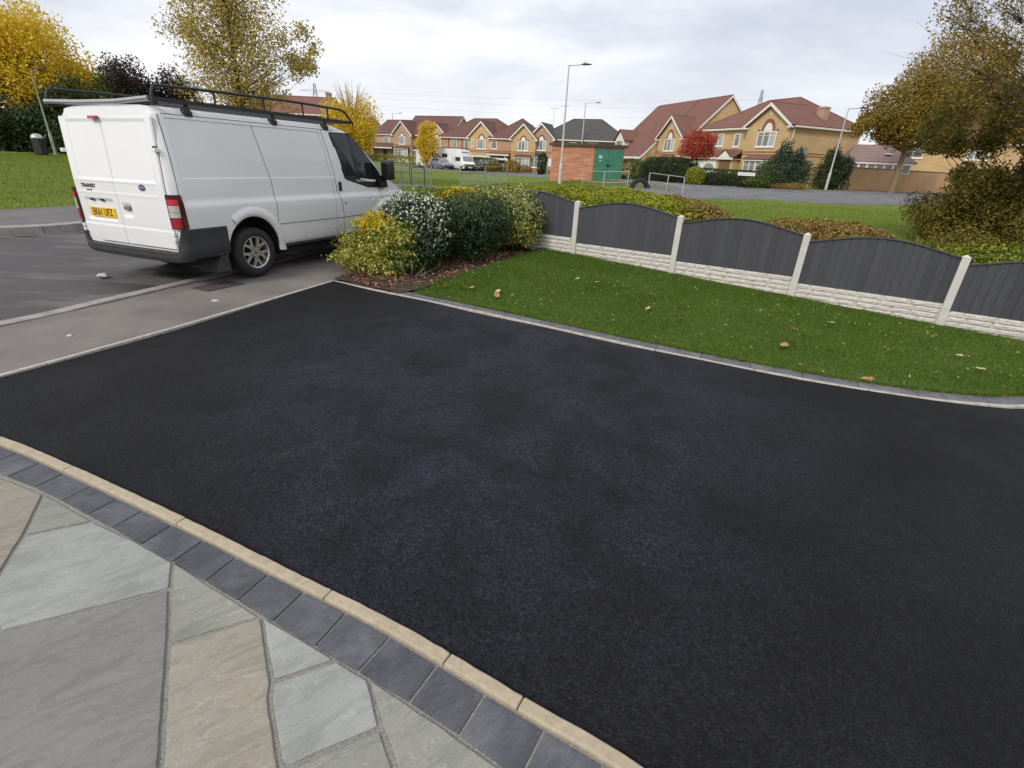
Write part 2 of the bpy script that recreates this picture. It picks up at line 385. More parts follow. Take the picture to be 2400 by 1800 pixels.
# patio bed, edging kerb, slate border and flagstones
slate_low = catmull([(-4.0, 2.42), (-3.2, 2.30), (-2.70, 2.14), (-2.39, 2.03), (-1.83, 1.78), (-1.42, 1.59), (-.90, 1.34), (-.59, 1.19), (-.28, 1.04), (-.02, .895), (.35, .66), (1.1, .12), (2.2, -.95)], 12)
patio = poly_sheet('patio', [tuple(p) for p in kerb_top]+[(2.2, -1.6), (-4.5, -1.6)], .003, M['mortar'], .25)
KT = resample(kerb_top, .02)
nK = normals2(KT)
if nK[10][1] > 0: nK = -nK
def nearest_i(C, p): return int(np.argmin(np.linalg.norm(C-np.array(p), axis=1)))
joints = [(-4.5, 2.75), (-3.28, 2.57), (-2.37, 2.23), (-1.53, 1.865), (-.69, 1.475), (-.17, 1.22), (.09, 1.08), (.95, .57), (1.8, -.1)]
for a, b_ in zip(joints[:-1], joints[1:]):
    i0, i1 = nearest_i(KT, a), nearest_i(KT, b_); idx = np.unique(np.round(np.linspace(i0, i1, max(3, (i1-i0)//2))).astype(int))
    c0 = KT[idx].copy(); tg = (c0[-1]-c0[-2])/np.linalg.norm(c0[-1]-c0[-2]); c0[-1] -= tg*.004
    c1 = c0+nK[idx]*.047; c0 = c0-nK[idx]*(.003*rng.random((len(c0), 1)))
    strip_block('edging_stone', c0, c1, -.06, .022, M['edging'], patio, .006, .003)
KL = KT+nK*.056
SL = resample(slate_low, .02)
tops = [(-3.42, 2.53), (-3.21, 2.48), (-3.0, 2.41), (-2.79, 2.33), (-2.58, 2.26), (-2.37, 2.18), (-2.16, 2.085), (-1.96, 1.99), (-1.77, 1.92), (-1.57, 1.84), (-1.36, 1.75), (-1.17, 1.65), (-.98, 1.56), (-.79, 1.48), (-.60, 1.38), (-.41, 1.28), (-.22, 1.19), (-.03, 1.09), (.15, .98), (.33, .87), (.51, .75), (.69, .63), (.87, .50)]
for k in range(len(tops)-1):
    a, b_ = tops[k], tops[k+1]
    i0, i1 = nearest_i(KL, a), nearest_i(KL, b_)
    pa, pb = KL[i0], KL[i1]; na, nb = nK[i0], nK[i1]
    ja = nearest_i(SL, pa+na*.15); jb = nearest_i(SL, pb+nb*.15)
    td = (pb-pa)/np.linalg.norm(pb-pa); gpp = .0045
    q = [pa+td*gpp+na*.004, pb-td*gpp+nb*.004, SL[jb]-td*gpp-nb*.008, SL[ja]+td*gpp-na*.008]
    zt = .010+random.uniform(-.0015, .0015)
    mb = MB(); mb.prism([(p[0], p[1], -.03) for p in q], (0, 0, zt+.03))
    mb.build('slate_paver', M['slate'], patio, bevel=.003)
def inset(pts, d):
    P = [np.array(p, float) for p in pts]; n = len(P)
    A = sum(P[i][0]*P[(i+1) % n][1]-P[(i+1) % n][0]*P[i][1] for i in range(n))
    if A < 0: P = P[::-1]
    out = []
    for i in range(n):
        a, b_, c = P[i-1], P[i], P[(i+1) % n]
        t0 = (b_-a)/np.linalg.norm(b_-a); t1 = (c-b_)/np.linalg.norm(c-b_)
        n0 = np.array([-t0[1], t0[0]]); n1 = np.array([-t1[1], t1[0]])
        k = 1+n0.dot(n1); out.append(b_+(n0+n1)*d/max(k, .35))
    return out
def rough_poly(pts, step=.05, amp=.0022):
    out = []; n = len(pts)
    for i in range(n):
        a, b_ = np.array(pts[i]), np.array(pts[(i+1) % n]); Ld = np.linalg.norm(b_-a); k = max(1, int(Ld/step))
        for j in range(k):
            p = a+(b_-a)*j/k
            out.append(p+(rng.random(2)-.5)*2*amp if j else p)
    return out
a0 = (-2.331, 1.999); a1 = (-2.163, 1.706); a2 = (-2.057, 1.482); b1_ = (-1.937, 1.821); c0_ = (-1.417, 1.598); c1_ = (-1.338, 1.457)
c2 = (-1.809, 1.225); e0 = (-1.184, 1.208); e1 = (-.914, 1.347); f1 = (-.741, 1.039); f2 = (-.619, .844); d2 = (-1.085, 1.039); d3 = (-.959, .829)
g0 = (-.758, 1.092); g1_ = (-.569, 1.184); h0 = (-.441, 1.122); h1 = (-.357, .965); h2 = (-.289, .859); i2 = (-.586, .846)
flags = [([(-2.69, 2.125), a0, a1, a2, (-2.0, 1.36), (-2.9, 1.3)], 'flag_buff'),
         ([a0, (-2.15, 1.92), b1_, a1], 'flag_mid'),
         ([a1, b1_, (-1.68, 1.72), c0_, c1_, c2, (-2.0, 1.36), a2], 'flag_pale'),
         ([c2, c1_, e0, d2, d3, (-.86, .66), (-1.6, .5), (-2.1, 1.09)], 'flag_grey'),
         ([c0_, (-1.17, 1.475), e1, e0, (-1.25, 1.31)], 'flag_mid'),
         ([e0, e1, g0, f1, f2, (-.53, .70), (-.86, .66), d3, d2], 'flag_buff'),
         ([e1, (-.74, 1.27), g1_, g0], 'flag_pale'),
         ([g0, g1_, h0, h1, i2, f2, f1], 'flag_pale'),
         ([h0, (-.2, 1.0), (.02, .875), (.36, .64), (.2, .45), (-.15, .55), h2, h1], 'flag_mid'),
         ([h1, h2, (-.15, .55), (-.5, .5), (-.53, .70), i2], 'flag_mid'),
         ([(-3.3, 2.31), (-2.72, 2.13), (-2.93, 1.3), (-3.6, 1.5)], 'flag_grey'),
         ([(-2.9, 1.27), (-2.02, 1.34), (-1.62, .48), (-2.3, .2)], 'flag_pale'),
         ([(-1.58, .47), (-.88, .63), (-.54, .66), (-.5, .3), (-.9, -.2), (-1.4, -.1)], 'flag_mid')]
for pts, mt in flags:
    q = rough_poly(inset(pts, .0095))
    z = .010+random.uniform(-.0015, .002)
    mb = MB(); mb.prism([(p[0], p[1], -.03) for p in q], (0, 0, z+.03))
    mb.build('flagstone', M[mt], patio, bevel=.0035)

# thin pale edging between drive and public pavement
LE = resample(np.array(left_edge, float), .02); nL = normals2(LE)
if nL[0][0] > 0: nL = -nL
pavement_edge = poly_sheet('pavement_edging', [tuple(p) for p in LE[::20]]+[tuple(p) for p in (LE+nL*.045)[::20][::-1]], -.02, M['mortar'], .5)
k = 0; i = 0
while i < len(LE)-4:
    j = min(len(LE)-1, i+45)
    s_ = np.unique(np.round(np.linspace(i, j, 8)).astype(int)); cc = LE[s_].copy(); cc[-1] += (cc[-2]-cc[-1])*.06
    if len(cc) > 1: strip_block('edging_stone', cc+nL[s_]*.002, cc+nL[s_]*.046, -.05, .014, M['edging_white'], pavement_edge, .004, .002)
    i = j
# public pavement, kerb and road
pav_near = [(-6.6, 1.0), (-4.9, 4.15), (-4.49, 5.35), (-4.10, 6.74), (-3.62, 8.6), (-3.1, 10.5), (-2.7, 12.5), (-2.9, 16), (-4.2, 22), (-1.6, 22), (-.9, 15.5), (-1.2, 12.6), (-1.7, 10.3), (-2.2, 8.4), (-2.57, 6.78), (-3.36, 4.52), (-3.855, 3.3), (-4.4, 1.9), (-4.6, 1.0)]
poly_sheet('pavement', pav_near, .0, M['pavement'], .5)
kc = resample(catmull([(-6.75, 1.1), (-4.95, 4.2), (-4.55, 5.35), (-4.16, 6.74), (-3.68, 8.6), (-3.16, 10.5), (-2.75, 12.5), (-2.95, 16), (-4.3, 22)], 10), .05); nc = normals2(kc)
kerb_line = poly_sheet('kerb_bed', [tuple(p) for p in kc[::8]]+[tuple(p) for p in (kc+nc*.16)[::8][::-1]], -.03, M['mortar'], 1.0)
i = 0
while i < len(kc)-4:
    j = min(len(kc)-1, i+18); s_ = np.unique(np.round(np.linspace(i, j, 5)).astype(int)); cc = kc[s_].copy(); cc[-1] += (cc[-2]-cc[-1])*.035
    if len(cc) > 1: strip_block('kerb_stone', cc+nc[s_]*.0, cc+nc[s_]*.15, -.06, .012, M['kerb'], kerb_line, .006, .002)
    i = j
road_poly = [(-18, -6), (-8.0, -4), (-6.85, 1.1), (-5.05, 4.2), (-4.65, 5.35), (-4.26, 6.74), (-3.78, 8.6), (-3.26, 10.5), (-2.85, 12.5), (-3.05, 16), (-4.4, 22), (-9, 36), (-17, 62), (-24, 84), (-30, 84), (-24, 62), (-15.5, 36), (-10.0, 22), (-7.9, 15), (-7.7, 12.2), (-8.54, 10.0), (-9.25, 8.8), (-12.5, 5.2), (-20, 0)]
poly_sheet('road', road_poly, -.018, M['road'], .6, zf=lambda x, y: Tn(x, y)*(1 if y > 20 else 0))
fk = resample(catmull([(-21, .2), (-16, 3.2), (-12.6, 5.9), (-9.30, 8.95), (-8.60, 10.05), (-7.95, 12.2), (-8.1, 15), (-10.2, 22), (-15.7, 36)], 10), .05); nf = normals2(fk)
far_kerb = poly_sheet('far_kerb_bed', [tuple(p) for p in fk[::10]]+[tuple(p) for p in (fk+nf*.2)[::10][::-1]], .0, M['mortar'], 1.0, zf=lambda x, y: Tn(x, y)*.5)
i = 0
while i < 560 and i < len(fk)-4:
    j = min(len(fk)-1, i+18); s_ = np.unique(np.round(np.linspace(i, j, 5)).astype(int)); cc = fk[s_].copy(); cc[-1] += (cc[-2]-cc[-1])*.035
    if len(cc) > 1: strip_block('kerb_stone', cc, cc+nf[s_]*.30, -.06, .135 if i < 460 else .10, M['kerb'], far_kerb, .012, .002)
    i = j
fp_in = fk[::10]+nf[::10]*.15; fp_out = fk[::10]+nf[::10]*3.2
poly_sheet('far_pavement', [tuple(p) for p in fp_in]+[tuple(p) for p in fp_out[::-1]], .13, M['pavement2'], .7, zf=lambda x, y: 0)
# painted line along the far channel
mbl = MB(); s_ = slice(0, 560, 12); cA = fk[s_]-nf[s_]*.10; cB = fk[s_]-nf[s_]*.05
for q in range(len(cA)-1): mbl.add([(*cA[q], -.012), (*cB[q], -.012), (*cB[q+1], -.012), (*cA[q+1], -.012)], [(0, 1, 2, 3)])
mbl.build('channel_line', M['kerb'], kind='structure')
# cross road beyond the green
def strip_road(name, ctr, w, dz, mat, cell=1.5):
    C = resample(catmull(ctr, 8), 1.0); n_ = normals2(C)
    a = C+n_*w/2; b_ = C-n_*w/2
    V = []; F = []; K = 5
    for i in range(len(C)):
        for k in range(-1, K+1):
            kk = min(max(k, 0), K-1); p = a[i]+(b_[i]-a[i])*kk/(K-1); V.append((p[0], p[1], Tn(p[0], p[1])+(dz if kk == k else -.12)))
    for i in range(len(C)-1):
        for k in range(K+1): F.append((i*(K+2)+k, (i+1)*(K+2)+k, (i+1)*(K+2)+k+1, i*(K+2)+k+1))
    return mesh_obj(name, V, F, mat, kind='structure', smooth=True)
strip_road('cross_road', [(-60, 92), (-30, 80), (-14, 76), (-5, 72), (2, 66), (6, 56), (9.5, 46), (12, 37.5), (15, 33), (20, 33.5), (27, 38), (36, 44), (60, 58)], 7.2, .035, M['far_road'])
strip_road('far_side_pavement', [(-60, 97.5), (-30, 85), (-14, 81), (-1.5, 76.3), (6.5, 68.5), (10.7, 58), (13.4, 48), (15, 40.5), (17, 37.9), (20, 38.3), (25.5, 42.2), (35, 48.5), (60, 62)], 2.0, .07, M['pavement2'])
strip_road('lay_by_path', [(4, 30.5), (6.5, 31.2), (9, 30.2), (12, 31)], 4.5, .05, M['far_road'])
strip_road('footpath', [(-10.5, 29.3), (-8.5, 30.4), (-6.6, 31.4), (-5.2, 32.0)], 1.5, .03, M['far_road'])
# white lane dashes
mbl = MB()
for (x0, y0), (x1, y1) in [((12.6, 38.6), (13.8, 37.2)), ((15.3, 36.4), (18.5, 35.6)), ((19.5, 36.0), (24, 39.2)), ((25, 40), (30, 43.6))]:
    d = Vector((x1-x0, y1-y0, 0)).normalized(); n_ = Vector((-d.y, d.x, 0))*.09
    z0, z1 = Tn(x0, y0)+.06, Tn(x1, y1)+.06
    mbl.add([(x0-n_.x, y0-n_.y, z0), (x1-n_.x, y1-n_.y, z1), (x1+n_.x, y1+n_.y, z1), (x0+n_.x, y0+n_.y, z0)], [(0, 1, 2, 3)])
mbl.build('road_markings', simple('road_paint', (.62, .61, .58), .8), kind='structure')

# right edging: pale strip, slate pavers, then lawn
WI = resample(white_in, .02); nW = normals2(WI)
if nW[10][1] < 0: nW = -nW
lawn_edging = poly_sheet('lawn_edging_bed', [tuple(p) for p in WI[::6]]+[tuple(p) for p in (WI+nW*.23)[::6][::-1]], -.012, M['mortar'], .5)
i = 0
while i < len(WI)-6:
    j = min(len(WI)-1, i+45); s_ = np.unique(np.round(np.linspace(i, j, 12)).astype(int))
    c0 = WI[s_].copy(); c0[-1] += (c0[-2]-c0[-1])*.06; strip_block('edging_stone', c0-nW[s_]*.002*rng.random((len(c0), 1)), c0+nW[s_]*.036, -.05, .012, M['edging_white'], lawn_edging, .004, .003)
    i = j
i = 4; tot = len(WI)
while i < tot-14:
    j = min(tot-1, i+(22 if WI[i][0] < 3.1 else 11)); pa, pb = WI[i], WI[j]
    na, nb = nW[i], nW[j]; sk = .10 if WI[i][0] < 3.3 else .05
    td = (pb-pa)/np.linalg.norm(pb-pa); w0, w1 = .042, .205
    q = [pa+na*w0+td*.003, pb+nb*w0-td*.003, pb+nb*w1-td*.003+td*sk*0, pa+na*w1+td*.003]
    mb = MB(); mb.prism([(p[0], p[1], -.03) for p in q], (0, 0, .038+random.uniform(-.001, .001)))
    mb.build('slate_paver', M['slate_light'], lawn_edging, bevel=.003); i = j

# ------------------------------------------------------------------ fence line, lawn
FA = np.array([1.061, 9.82]); FD = np.array([math.cos(-.530), math.sin(-.530)]); FS = 1.92
def fz(i): return .043-.0845*i
def fpt(s): return FA+FD*FS*s
OUT = WI+nW*.205
def lawn_z(x, y):
    # distance to the edging against distance to the fence
    d0 = np.min(np.linalg.norm(OUT-np.array([x, y]), axis=1))
    rel = np.array([x, y])-FA; s_ = rel.dot(FD)/FS; d1 = abs(rel[0]*(-FD[1])+rel[1]*FD[0])
    t = d0/(d0+d1+1e-6); t = t*t*(3-2*t)*.6+.4*t
    return (1-t)*.0+t*(fz(np.clip(s_, -1.3, 6))-.0)
lawn_poly = [(-1.42, 6.56)]+[tuple(p) for p in OUT[::8] if p[0] > -1.36]+[tuple(fpt(4.9)), tuple(fpt(-.36))]
def lz2(x, y): return lawn_z(x, y)+.006
lawn = poly_sheet('lawn', lawn_poly, 0, M['grass_near'], .25, zf=lz2)
bed_poly = [(-2.57, 6.83)]+[tuple(p) for p in (WI+nW*.05)[::8] if p[0] < -1.42]+[(-1.33, 6.45), (-.1, 9.1), tuple(fpt(-.32)), tuple(fpt(-1.4)), (-1.9, 11.5), (-2.2, 8.4)]
def bedz(x, y): return .012+.03*(mnoise.noise(Vector((x*3, y*3, 0)))+.5)
poly_sheet('planting_bed', bed_poly, 0, M['soil'], .12, zf=bedz)

def inside(poly, P):
    x, y = P[:, 0], P[:, 1]; c = np.zeros(len(P), bool); n = len(poly); j = n-1
    for i in range(n):
        xi, yi = poly[i]; xj, yj = poly[j]
        m_ = ((yi > y) != (yj > y)) & (x < (xj-xi)*(y-yi)/(yj-yi+1e-12)+xi); c ^= m_; j = i
    return c
def grid_z(fn, x0, x1, y0, y1, st):
    gx_ = np.arange(x0, x1+st, st); gy_ = np.arange(y0, y1+st, st)
    G_ = np.array([[fn(x, y) for x in gx_] for y in gy_])
    def f(P):
        u = (P[:, 0]-x0)/st; v = (P[:, 1]-y0)/st; i = np.clip(u.astype(int), 0, len(gx_)-2); j = np.clip(v.astype(int), 0, len(gy_)-2)
        a = u-i; b_ = v-j
        return (G_[j, i]*(1-a)*(1-b_)+G_[j, i+1]*a*(1-b_)+G_[j+1, i]*(1-a)*b_+G_[j+1, i+1]*a*b_)
    return f
zl = grid_z(lz2, -1.6, 10, 3.4, 11, .2)
def blades(name, P, z, h, w, mat, lean=.5, label=None):
    n = len(P); th = rng.random(n)*2*math.pi; hh = h*(.55+.75*rng.random(n)); ww = w*(.6+.8*rng.random(n))
    d = np.stack([np.cos(th), np.sin(th)], 1); ld = rng.normal(0, lean, (n, 2))*hh[:, None]
    V = np.zeros((n, 3, 3)); V[:, 0, :2] = P-d*ww[:, None]/2; V[:, 1, :2] = P+d*ww[:, None]/2; V[:, 2, :2] = P+ld
    V[:, 0, 2] = z; V[:, 1, 2] = z; V[:, 2, 2] = z+hh
    o = np_mesh(name, V.reshape(-1, 3), np.arange(3*n).reshape(n, 3), mat, kind='stuff'); return o
M['blade_near'] = leafmat('lawn_blade', [(.15, (.048, .098, .009)), (.42, (.08, .155, .013)), (.66, (.135, .21, .024)), (.9, (.26, .29, .07))], .6, .3, 1.1, .25)
M['blade_far'] = leafmat('park_blade', [(.15, (.105, .155, .012)), (.5, (.155, .215, .018)), (.85, (.25, .27, .045))], .6, .3, .4, .25)
P = np.stack([rng.uniform(-1.5, 9.3, 520000), rng.uniform(3.6, 10.8, 520000)], 1)
P = P[inside(lawn_poly, P)]
P = P[(P[:, 0] < 7.5)]
hm_ = 1+.35*np.sin(P[:, 0]*2.3+np.sin(P[:, 1]*3.1))*np.sin(P[:, 1]*2.7+1.3*np.sin(P[:, 0]*1.9))
blades('lawn_grass', P, zl(P)-.004, .034*hm_, .0062, M['blade_near'], .7)
# straggly grass over the slate edge
q = WI[rng.integers(60, len(WI), 9000)]; nn = nW[[int(np.argmin(np.abs(WI[:, 0]-p[0]))) for p in q[:1]]]
idx = rng.integers(70, len(WI)-1, 9000); P = WI[idx]+nW[idx]*(.205+rng.normal(0, .012, (9000, 1)))
blades('edge_grass', P, np.full(len(P), .004), .035, .006, M['blade_near'], .8)
# park grass tufts where the eye can still tell them apart
P = np.stack([rng.uniform(-34, 20, 280000), rng.uniform(9, 44, 280000)], 1)
keep = ((P[:, 0] < -10.2) & (P[:, 1] > 2)) | ((P[:, 0] > -1.5) & (P[:, 1] > 15)) | (P[:, 1] > 24)
keep &= ~inside(road_poly, P)
fpp = [tuple(p) for p in fp_in]+[tuple(p) for p in fp_out[::-1]]
keep &= ~inside(fpp, P)
keep &= ~((P[:, 0] > 3.5) & (P[:, 1] > 27.5) & (P[:, 1] < 34)) & ~((P[:, 0] > 8) & (P[:, 1] > 29))
P = P[keep]
blades('park_grass', P, T(P[:, 0], P[:, 1])-.03, .062, .024, M['blade_far'], .5)

# --- concrete post and timber panel fence
M['slat'] = simple('charcoal_painted_timber', (.042, .044, .054), .75, var=.28, scale=9, bs=.5, bscale=60)
m, nt, b = newmat('charcoal_slat'); v = coords(nt, scale=(14, 14, 1.2)); oi = nt.nodes.new('ShaderNodeObjectInfo')
n1 = ntex(nt, v, 2.5, 6, .65, .4); n2 = ntex(nt, coords(nt), 2.2, 4)
c = ramp(nt, [(.3, (.048, .049, .057)), (.6, (.058, .059, .069)), (.8, (.072, .073, .084))], n1).outputs[0]
hs = nt.nodes.new('ShaderNodeHueSaturation'); mr = nt.nodes.new('ShaderNodeMapRange'); mr.inputs['To Min'].default_value = .88; mr.inputs['To Max'].default_value = 1.12
nt.links.new(oi.outputs['Random'], mr.inputs[0]); nt.links.new(mr.outputs[0], hs.inputs['Value']); nt.links.new(c, hs.inputs['Color'])
nt.links.new(hs.outputs[0], b.inputs['Base Color']); b.inputs['Roughness'].default_value = .72; bump(nt, b, n1, .35, .004); M['slat'] = m
M['post'] = simple('cast_concrete', (.56, .53, .485), .85, var=.09, scale=9, bs=.35, bscale=120)
m, nt, b = newmat('rock_face_concrete'); v = coords(nt); n1 = ntex(nt, v, 9, 6, .65, .6); n2 = ntex(nt, coords(nt, scale=(1, 1, 2.2)), 16, 6, .6, .5)
nt.links.new(ramp(nt, [(.3, (.50, .455, .41)), (.6, (.60, .565, .52)), (.8, (.66, .63, .585))], n1).outputs[0], b.inputs['Base Color'])
b.inputs['Roughness'].default_value = .9; bump(nt, b, n2, .9, .018); M['rock'] = m
fence = empty('garden_fence', (FA[0], FA[1], 0), -.530)
tag(fence, 'charcoal bow-top slatted fence panels between concrete posts along the lawn', 'fence')
def fence_local(fx): return fx
# local coords: x along the fence, y away from the camera, z up
for i in range(-1, 6):
    z = fz(i); x = i*FS; w = .047
    if i > 5: break
    mb = MB(); zb = z-.25
    pr = [(x-w, -.05, zb), (x+w, -.05, zb), (x+w, .05, zb), (x-w, .05, zb)]
    mb.prism(pr, (0, 0, z+.955-zb))
    # weathered pyramid cap
    zt = z+.955
    mb.add([(x-w, -.05, zt), (x+w, -.05, zt), (x+w, .05, zt), (x-w, .05, zt), (x, -.005, zt+.032)], [(0, 1, 4), (1, 2, 4), (2, 3, 4), (3, 0, 4)])
    mb.build('concrete_post', M['post'], fence, bevel=0)
for i in range(-1, 5):
    z = fz(i); x0, x1 = i*FS+.047, (i+1)*FS-.047; gt = z+.222
    # gravel board: plain back slab plus moulded stones
    mb = MB(); mb.box(x0, x1, -.012, .03, z-.26, gt-.004)
    gb = mb.build('gravel_board', M['rock'], fence)
    rb_ = random.Random(11); sb = MB()
    rows = [(gt-.078, gt-.004), (gt-.150, gt-.082), (gt-.222, gt-.154), (gt-.30, gt-.226)]
    pat = [[.0, .17, .52, .80, 1.13, 1.45, 1.826], [0, .22, .50, .86, 1.12, 1.52, 1.826], [0, .16, .58, .82, 1.26, 1.50, 1.826], [0, .3, .62, .95, 1.3, 1.6, 1.826]]
    for (za, zb), xs in zip(rows, pat):
        for xa, xb in zip(xs[:-1], xs[1:]):
            xa += .004; xb -= .004; nxs = max(3, int((xb-xa)/.03)); nzs = 4; V_ = []; F_ = []
            for a_ in range(nxs+1):
                for c_ in range(nzs+1):
                    u, v_ = a_/nxs, c_/nzs; edge = min(u, 1-u, v_, 1-v_)
                    d = 0 if edge == 0 else .014+.010*mnoise.noise(Vector((xa*7+u*(xb-xa)*22, za*30+v_*3, i*3.3)))
                    V_.append((x0+xa+(xb-xa)*u, -.012-d, za+(zb-za)*v_))
            for a_ in range(nxs):
                for c_ in range(nzs):
                    q = a_*(nzs+1)+c_; F_.append((q, q+nzs+1, q+nzs+2, q+1))
            sb.add(V_, F_)
    sb.build('moulded_stone_face', M['rock'], gb, recalc=False)
    # panel: featheredge boards under a bowed capping
    pz0 = gt; rise = .150; zend = z+.850
    def top(x_): u = (x_-x0)/(x1-x0); return zend+rise*math.sin(math.pi*u)**1.15
    arc = [(x0+(x1-x0)*k/24) for k in range(25)]
    cap = MB(); V_ = []; F_ = []
    for xa in arc: t_ = top(xa); V_ += [(xa, -.026, t_), (xa, -.026, t_+.016), (xa, .03, t_+.016), (xa, .03, t_)]
    for k in range(24):
        for c_ in range(4): a_ = 4*k; F_.append((a_+c_, a_+(c_+1) % 4, a_+4+(c_+1) % 4, a_+4+c_))
    F_ += [(0, 3, 2, 1), (96, 97, 98, 99)]; cap.add(V_, F_)
    for zr in (pz0+.06, pz0+.50): cap.box(x0, x1, .012, .04, zr, zr+.04)
    pan = cap.build('fence_panel', M['slat'], fence)
    nb_ = 17; bw = (x1-x0)/nb_
    for k in range(nb_):
        xa = x0+k*bw; xb = xa+bw+.008 if k < nb_-1 else x1
        ta, tb = top(xa), top(min(xb, x1)); t0 = .011; t1 = .003
        ja = random.uniform(-.0015, .0015)
        mb = MB(); yb = .010
        mb.add([(xa, -t0+ja, pz0+.004), (xb, -.0+ja-t1+.004, pz0+.004), (xb, yb, pz0+.004), (xa, yb, pz0+.004), (xa, -t0+ja, ta), (xb, -t1+ja+.004, tb), (xb, yb, tb), (xa, yb, ta)],
               [(0, 1, 2, 3), (4, 7, 6, 5), (0, 4, 5, 1), (1, 5, 6, 2), (2, 6, 7, 3), (3, 7, 4, 0)])
        mb.build('slat', M['slat'], pan)
# ------------------------------------------------------------------ the van
m, nt, b = newmat('van_paint'); v = coords(nt); n1 = ntex(nt, v, 1.3, 5, .6)
sx = nt.nodes.new('ShaderNodeSeparateXYZ'); nt.links.new(v, sx.inputs[0])
dirt = nt.nodes.new('ShaderNodeMapRange'); dirt.inputs['From Min'].default_value = .95; dirt.inputs['From Max'].default_value = .35
nt.links.new(sx.outputs['Z'], dirt.inputs[0])
df = math_(nt, 'MULTIPLY', math_(nt, 'MULTIPLY', dirt.outputs[0], ramp(nt, [(.3, .25), (.7, 1)], ntex(nt, v, 5, 6, .65)).outputs[0]), .38)
c = mixc(nt, df, ramp(nt, [(.3, (.77, .77, .77)), (.7, (.81, .81, .80))], n1).outputs[0], (.50, .45, .40))
nt.links.new(c, b.inputs['Base Color']); b.inputs['Roughness'].default_value = .28; b.inputs['Coat Weight'].default_value = .7; b.inputs['Coat Roughness'].default_value = .08
M['van'] = m
M['bumper'] = simple('grained_black_plastic', (.028, .029, .031), .62, var=.3, scale=5, bs=.3, bscale=200)
M['blackrub'] = simple('dark_wheel_well', (.008, .008, .008), .95, var=.2)
M['seam'] = simple('panel_gap_shadow', (.13, .13, .135), .8)
M['tyre'] = simple('tyre_rubber', (.018, .018, .018), .75, var=.25, scale=10, bs=.3, bscale=60)
M['alloy'] = simple('alloy_wheel', (.56, .55, .53), .35, .75, var=.12, scale=20)
M['hubred'] = simple('dusty_hub_cap', (.19, .10, .09), .6)
M['rack'] = simple('black_powder_coat', (.018, .018, .020), .5, var=.3, scale=12)
M['rack_old'] = simple('worn_brown_paint', (.09, .045, .03), .7, var=.4, scale=20)
M['silver'] = simple('galvanised_tube', (.47, .47, .46), .35, .8, var=.1, scale=20)
m, nt, b = newmat('dark_glass'); b.inputs['Base Color'].default_value = (.012, .014, .015, 1); b.inputs['Roughness'].default_value = .04; b.inputs['Specular IOR Level'].default_value = .6; M['glass'] = m
M['red_lens'] = simple('red_lens', (.34, .010, .025), .12, var=.25, scale=30, coat=.6)
M['red_dark'] = simple('dark_red_lens', (.065, .006, .014), .12, var=.2, coat=.6)
M['red_bright'] = simple('bright_red_reflector', (.62, .02, .05), .15, coat=.6)
M['clear_lens'] = simple('clear_lens', (.55, .50, .48), .15, .2, var=.35, scale=60, coat=.6)
M['plate'] = simple('yellow_plate', (.80, .47, .012), .45, var=.05)
M['ink'] = simple('black_ink', (.012, .011, .010), .5)
M['chrome'] = simple('dull_chrome', (.42, .43, .45), .25, .9, var=.2)
M['blue'] = simple('badge_blue', (.05, .07, .16), .3)
M['handle_grey'] = simple('grey_handle', (.16, .165, .17), .45)
M['whitetxt'] = simple('white_lettering', (.62, .63, .65), .6)

def text_mesh(name, s, size, mat, parent, mw, depth=.002, sx=1.0, shear=0, bold=0):
    cu = bpy.data.curves.new(name, 'FONT'); cu.body = s; cu.size = size; cu.extrude = depth; cu.align_x = 'CENTER'; cu.align_y = 'CENTER'; cu.shear = shear; cu.offset = bold
    t = bpy.data.objects.new(name+'_tmp', cu); col.objects.link(t); bpy.context.view_layer.update()
    me = bpy.data.meshes.new_from_object(t.evaluated_get(bpy.context.evaluated_depsgraph_get())); bpy.data.objects.remove(t)
    me.transform(Matrix.Diagonal((sx, 1, 1, 1))); me.materials.clear(); me.materials.append(mat)
    me.name = name; o = bpy.data.objects.new(name, me); col.objects.link(o); o.parent = parent; o.matrix_local = mw; return o

van = empty('parked_van', (-3.567, 6.787, .012)); tag(van, 'large white panel van with black roof rack parked half on the pavement', 'van')
va, ti = 1.178, .016
fo = Vector((math.cos(va), math.sin(va), 0)); l0 = Vector((-math.sin(va), math.cos(va), 0)); up = Vector((0, 0, 1))
lt = l0*math.cos(ti)-up*math.sin(ti); u2 = up*math.cos(ti)+l0*math.sin(ti)
van.rotation_euler = Matrix((fo, lt, u2)).transposed().to_euler()
VC = .975   # centre line
def zroof(x):
    if x < 1.9: return 2.03
    if x < 2.25: return 2.03-.075*((x-1.9)/.35)**1.6
    if x < 3.05: return 1.955-(x-2.25)/.80*.71
    if x < 3.70: return 1.245-(x-3.05)/.65*.27
    return .975-min(1, (x-3.70)/.17)**2*.30
PROF = [(.36, .905), (.385, .93), (.42, .945), (.50, .955), (.66, .962), (.672, .966), (.80, .972), (.90, .977), (.95, .976), (.975, .972), (1.00, .960), (1.02, .950), (1.04, .946), (1.15, .943), (1.24, .940), (1.5, .915), (1.75, .880), (1.88, .860), (1.925, .853), (1.94, .848), (1.945, .832), (1.965, .822), (1.985, .80), (2.005, .74), (2.02, .60), (2.03, .3), (2.03, 0)]
pz = np.array([p[0] for p in PROF]); pd_ = np.array([p[1] for p in PROF])
def side_d(z): return float(np.interp(z, pz[:NP_], pd_[:NP_]))
NP_ = int(np.argmin(np.abs(pz-1.985)))+1
